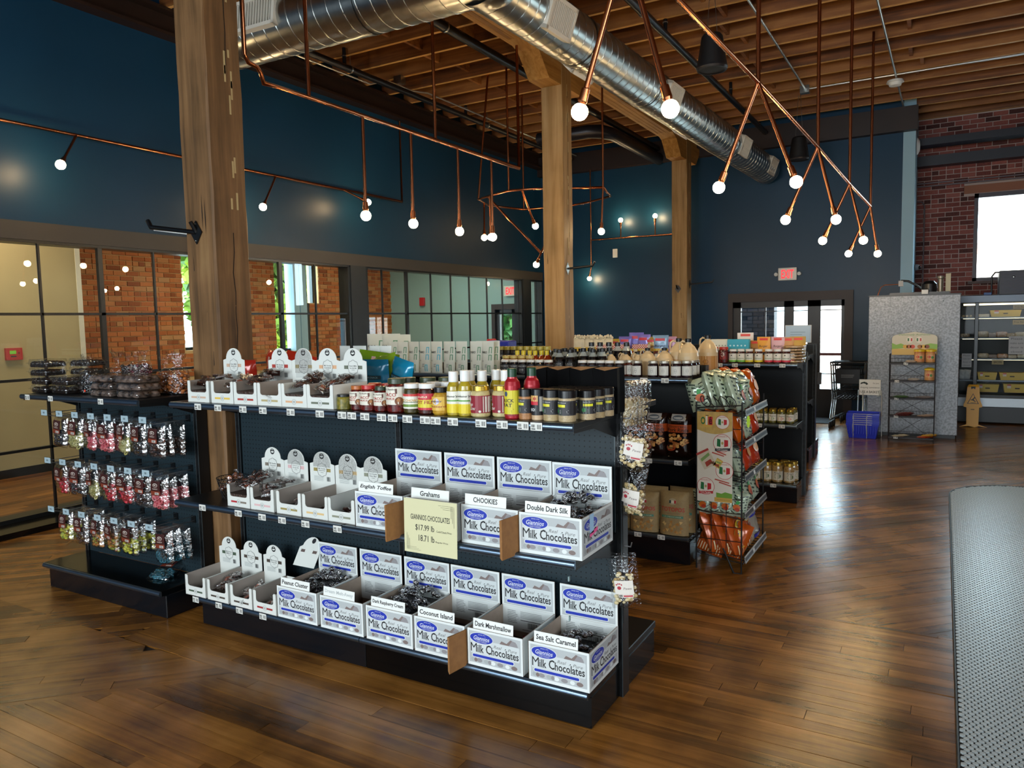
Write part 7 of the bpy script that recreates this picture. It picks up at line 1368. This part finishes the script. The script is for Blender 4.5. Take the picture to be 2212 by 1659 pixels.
for z, sp, hh in ((1.31, .12, .085), (.99, .125, .07), (1.62, .22, .05)):
    for i in range(14):
        x = KX0+.08+sp*i
        if x > 1.7 or (z == 1.62 and .58 < x < 1.05) or (z < 1.7 and .40 < x < .47): continue
        n += 1; pack('%s pack along the %s shelf of the cooler, counted from the steel cabinet' % (ORD[i], 'upper' if z == 1.31 else 'third' if z < 1 else 'top'), x, z, sp*.86, hh*(.7+.5*((i*7) % 5)/5), PC[(i*3) % 5], (i+1) % 2)
for i, x in enumerate((.27, .34)): b, f = pouch(.09, .15, .06, C('#c8ccce', .4), 'pillow', wr=.006, seed=i); solo('white_bag', b, '%s white tied bag low in the cooler by the steel cabinet' % ORD[i], 'bag', (x, KY+.18, .662), (0, .1, 0))
def sheet(lab, x, z, w, h, txt, c='#b4b4b4'):
    t = thing('paper_notice', lab, 'notice', (x, KY-.006, z)); part('sheet', B().box(-w/2, w/2, -.002, 0, 0, h, C(c, .6)), t); b = B(); b.F = FRONT(0, -.0026, 0)
    for i, s in enumerate(txt): b.text(s, 0, h*(1-(i+.6)/(len(txt)+.2)), h*.42/len(txt), 0, C('#5a5a5e', .6), w*min(.8, .1*len(s)+.1))
    part('lettering', b, t)
sheet('grey paper notice taped inside the first narrow cooler door', .33, .86, .13, .21, ['Please', 'make sure', 'door is', 'closed']); sheet('grey paper notice taped on the wide cooler door', .96, 1.06, .20, .27, ['Please', 'make sure', 'door is', 'closed']); sheet('small cream notice high on the wide cooler door', 1.0, 1.73, .2, .06, ['Free Range'], '#b8b09c'); sheet('small cream notice halfway up the wide cooler door', 1.0, 1.50, .2, .07, ['Free Range'], '#c8bc9c')
t = thing('shelf_sign', 'small tan sign reading BACON on the cooler shelf edge', 'sign', (.735, KY+.09, .925)); part('board', B().bbox(-.075, .075, -.004, 0, -.025, .045, C('#a8946c', .6), .001), t); b = B(); b.F = FRONT(0, -.0046, .012); b.text('BACON', 0, 0, .034, 0, C('#3a2c1c', .6), .10, .015); part('lettering', b, t)
t = thing('condensing_unit', 'dark finned condensing unit on top of the cooler case', 'condenser', (.72, 13.5, 1.95)); part('body', B().bbox(0, .62, .02, .4, 0, .36, C('#1c1a20', .4), .006), t)
for i in range(15): part('fin', B().box(.02, .6, -.004, .02, .02+.022*i, .03+.022*i, C('#3a3842', .4, metal=.4)), t)
part('pipe', B().tube([(-.09, .1, 0), (-.09, .1, .28), (-.05, .1, .34), (.02, .1, .34)], .012, BLK, 8), t); part('badge', B().ball((.18, -.006, .26), .018, GALV, 10, 5, (1, .3, 1)), t)
solo('blue_case', B().bbox(0, .1, 0, .1, 0, .04, C('#2c5a9a', .4), .004), 'small blue case on top of the cooler beside the condenser', 'case', (.53, 13.5, 1.951))
# ---- wall fittings
t = thing('exit_sign', 'white EXIT sign with red letters and two lamp heads above the doors', 'exit sign', (-2.285, 13.385, 2.40)); part('housing', B().bbox(-.148, .148, -.05, 0, -.105, .105, C('#e4e0d8', .4), .006), t); b = B(); b.F = FRONT(0, -.051, 0); b.text('EXIT', 0, 0, .145, 0, M('exit_red', '#ff2a34', .4, emit=.8), .20, .03); part('lettering', b, t)
for s in (-1, 1): part('lamp_head', B().lathe([(0, .03), (.03, .03), (.036, 0), (0, -.004)], C('#b8bcb8', .3), 14), t, (s*.185, -.02, 0), (pi/2, 0, 0))
t = thing('exit_sign', 'EXIT sign seen through the glass wall above the passage door', 'exit sign', (-7.66, 13.385, 2.32)); part('housing', B().bbox(-.15, .15, -.05, 0, -.105, .105, C('#e4e0d8', .4), .006), t); b = B(); b.F = FRONT(0, -.051, 0); b.text('EXIT', 0, 0, .145, 0, M('exit_red', ''), .20, .03); part('lettering', b, t)
t = thing('wall_plate', 'small white blank plate on the blue back wall below the two upright bulbs', 'wall plate', (-5.39, 13.385, 2.94)); part('plate', B().bbox(-.045, .045, -.01, .014, -.08, .08, WHT, .003), t)
t = thing('thermostat', 'red thermostat with a green screen on the pale wall beyond the glass', 'thermostat', (-9.385, 4.70, 1.44)); b = B(); b.F = SIDE(0, 0, 0); b.rrect(-.09, .09, -.07, .07, .02, C('#b83a3c', .4), .012); b.box(-.09, .09, -.07, .07, -.016, .019, C('#b83a3c', .4)); part('case', b, t); b = B(); b.F = SIDE(.021, 0, 0); b.rect(-.05, .02, 0, .04, 0, M('green_lcd', '#5a8a2a', .3, emit=.5)); b.ell(.05, .01, .012, .012, 0, C('#7a2428', .4), 12); b.rect(-.04, .02, -.035, -.02, 0, C('#3a3c3c', .4)); part('screen', b, t)
t = thing('alarm_pull', 'red box on the dark wall beyond the glass', 'alarm box', (-9.9, 13.385, 2.17)); part('case', B().bbox(-.06, .06, -.05, .014, -.09, .09, C('#c02c34', .4), .006), t)
t = thing('wall_lamp_disc', 'white round fitting at the top of the return wall', 'fitting', (-.425, 13.75, 4.33)); b = B(); b.F = SIDE(0, 0, 0); b.lathe([(0, .05), (.08, .045), (.13, .015), (.13, 0)], WHT, 20); part('cover', b, t)
t = thing('security_camera', 'small dome camera on the return wall beside the brick', 'camera', (-.415, 14.1, 2.45)); part('base', B().ball((.02, 0, 0), .05, C('#8a8a8c', .4), 12, 8), t); part('lens', B().ball((.06, -.02, -.005), .028, BLKG, 10, 6), t)
t = thing('blue_bin', 'blue and red plastic bin behind the gold lidded jars', 'bin', (-3.37, 5.62, 1.31)); part('blue_body', B().bbox(-.10, .12, 0, .14, 0, .225, C('#1c2a9a', .4), .01), t); part('red_lid', B().bbox(-.125, -.09, .02, .15, 0, .24, C('#c0242c', .4), .01), t)
# ---- honeycomb mat
def mat_():
    t = thing('floor_mat', 'long grey perforated rubber mat on the floor at right', 'mat', (.09, 0, 0)); r = .6; x1, y0, y1 = 1.9, .3, 8.62
    def inside(x, y): return 0 < x < x1 and y0 < y < y1 and not (x < r and y > y1-r and hypot(x-r, y-(y1-r)) > r)
    out = [(0, y0), (x1, y0), (x1, y1)]+[(r-r*sin(a), y1-r+r*cos(a)) for a in [pi/2*i/12 for i in range(13)]]
    part('base', B().prism(out, 0, .004, M('mat_pit', '#16191b', .7)), t); rm = M('mat_rubber', '#a3abad', .3); b = B()
    n = len(out); rim = B(); rim.tube([(x, y, .006) for x, y in out]+[(out[0][0], out[0][1], .006)], .006, M('mat_rim', '#25282a', .5), 5, False); part('edge', rim, t)
    s = .0245; j = 0; y = y0+.02
    hx = [(cos(pi/6+pi/3*i), sin(pi/6+pi/3*i)) for i in range(6)]
    while y < y1-.02:
        x = .018+(s/2 if j % 2 else 0); rr = s*.455
        while x < x1-.02:
            if inside(x, y) and inside(x+.02, y+.02) and inside(x-.012, y+.012):
                b.add([(x+rr*a, y+rr*c, .011) for a, c in hx]+[(x+rr*1.12*a, y+rr*1.12*c, .004) for a, c in hx], [(0, 1, 2, 3, 4, 5)]+[(6+i, 6+(i+1) % 6, (i+1) % 6, i) for i in range(6)], rm)
            x += s*1.06
        y += s*.92; j += 1
    part('honeycomb', b, t, kind='stuff')
mat_()
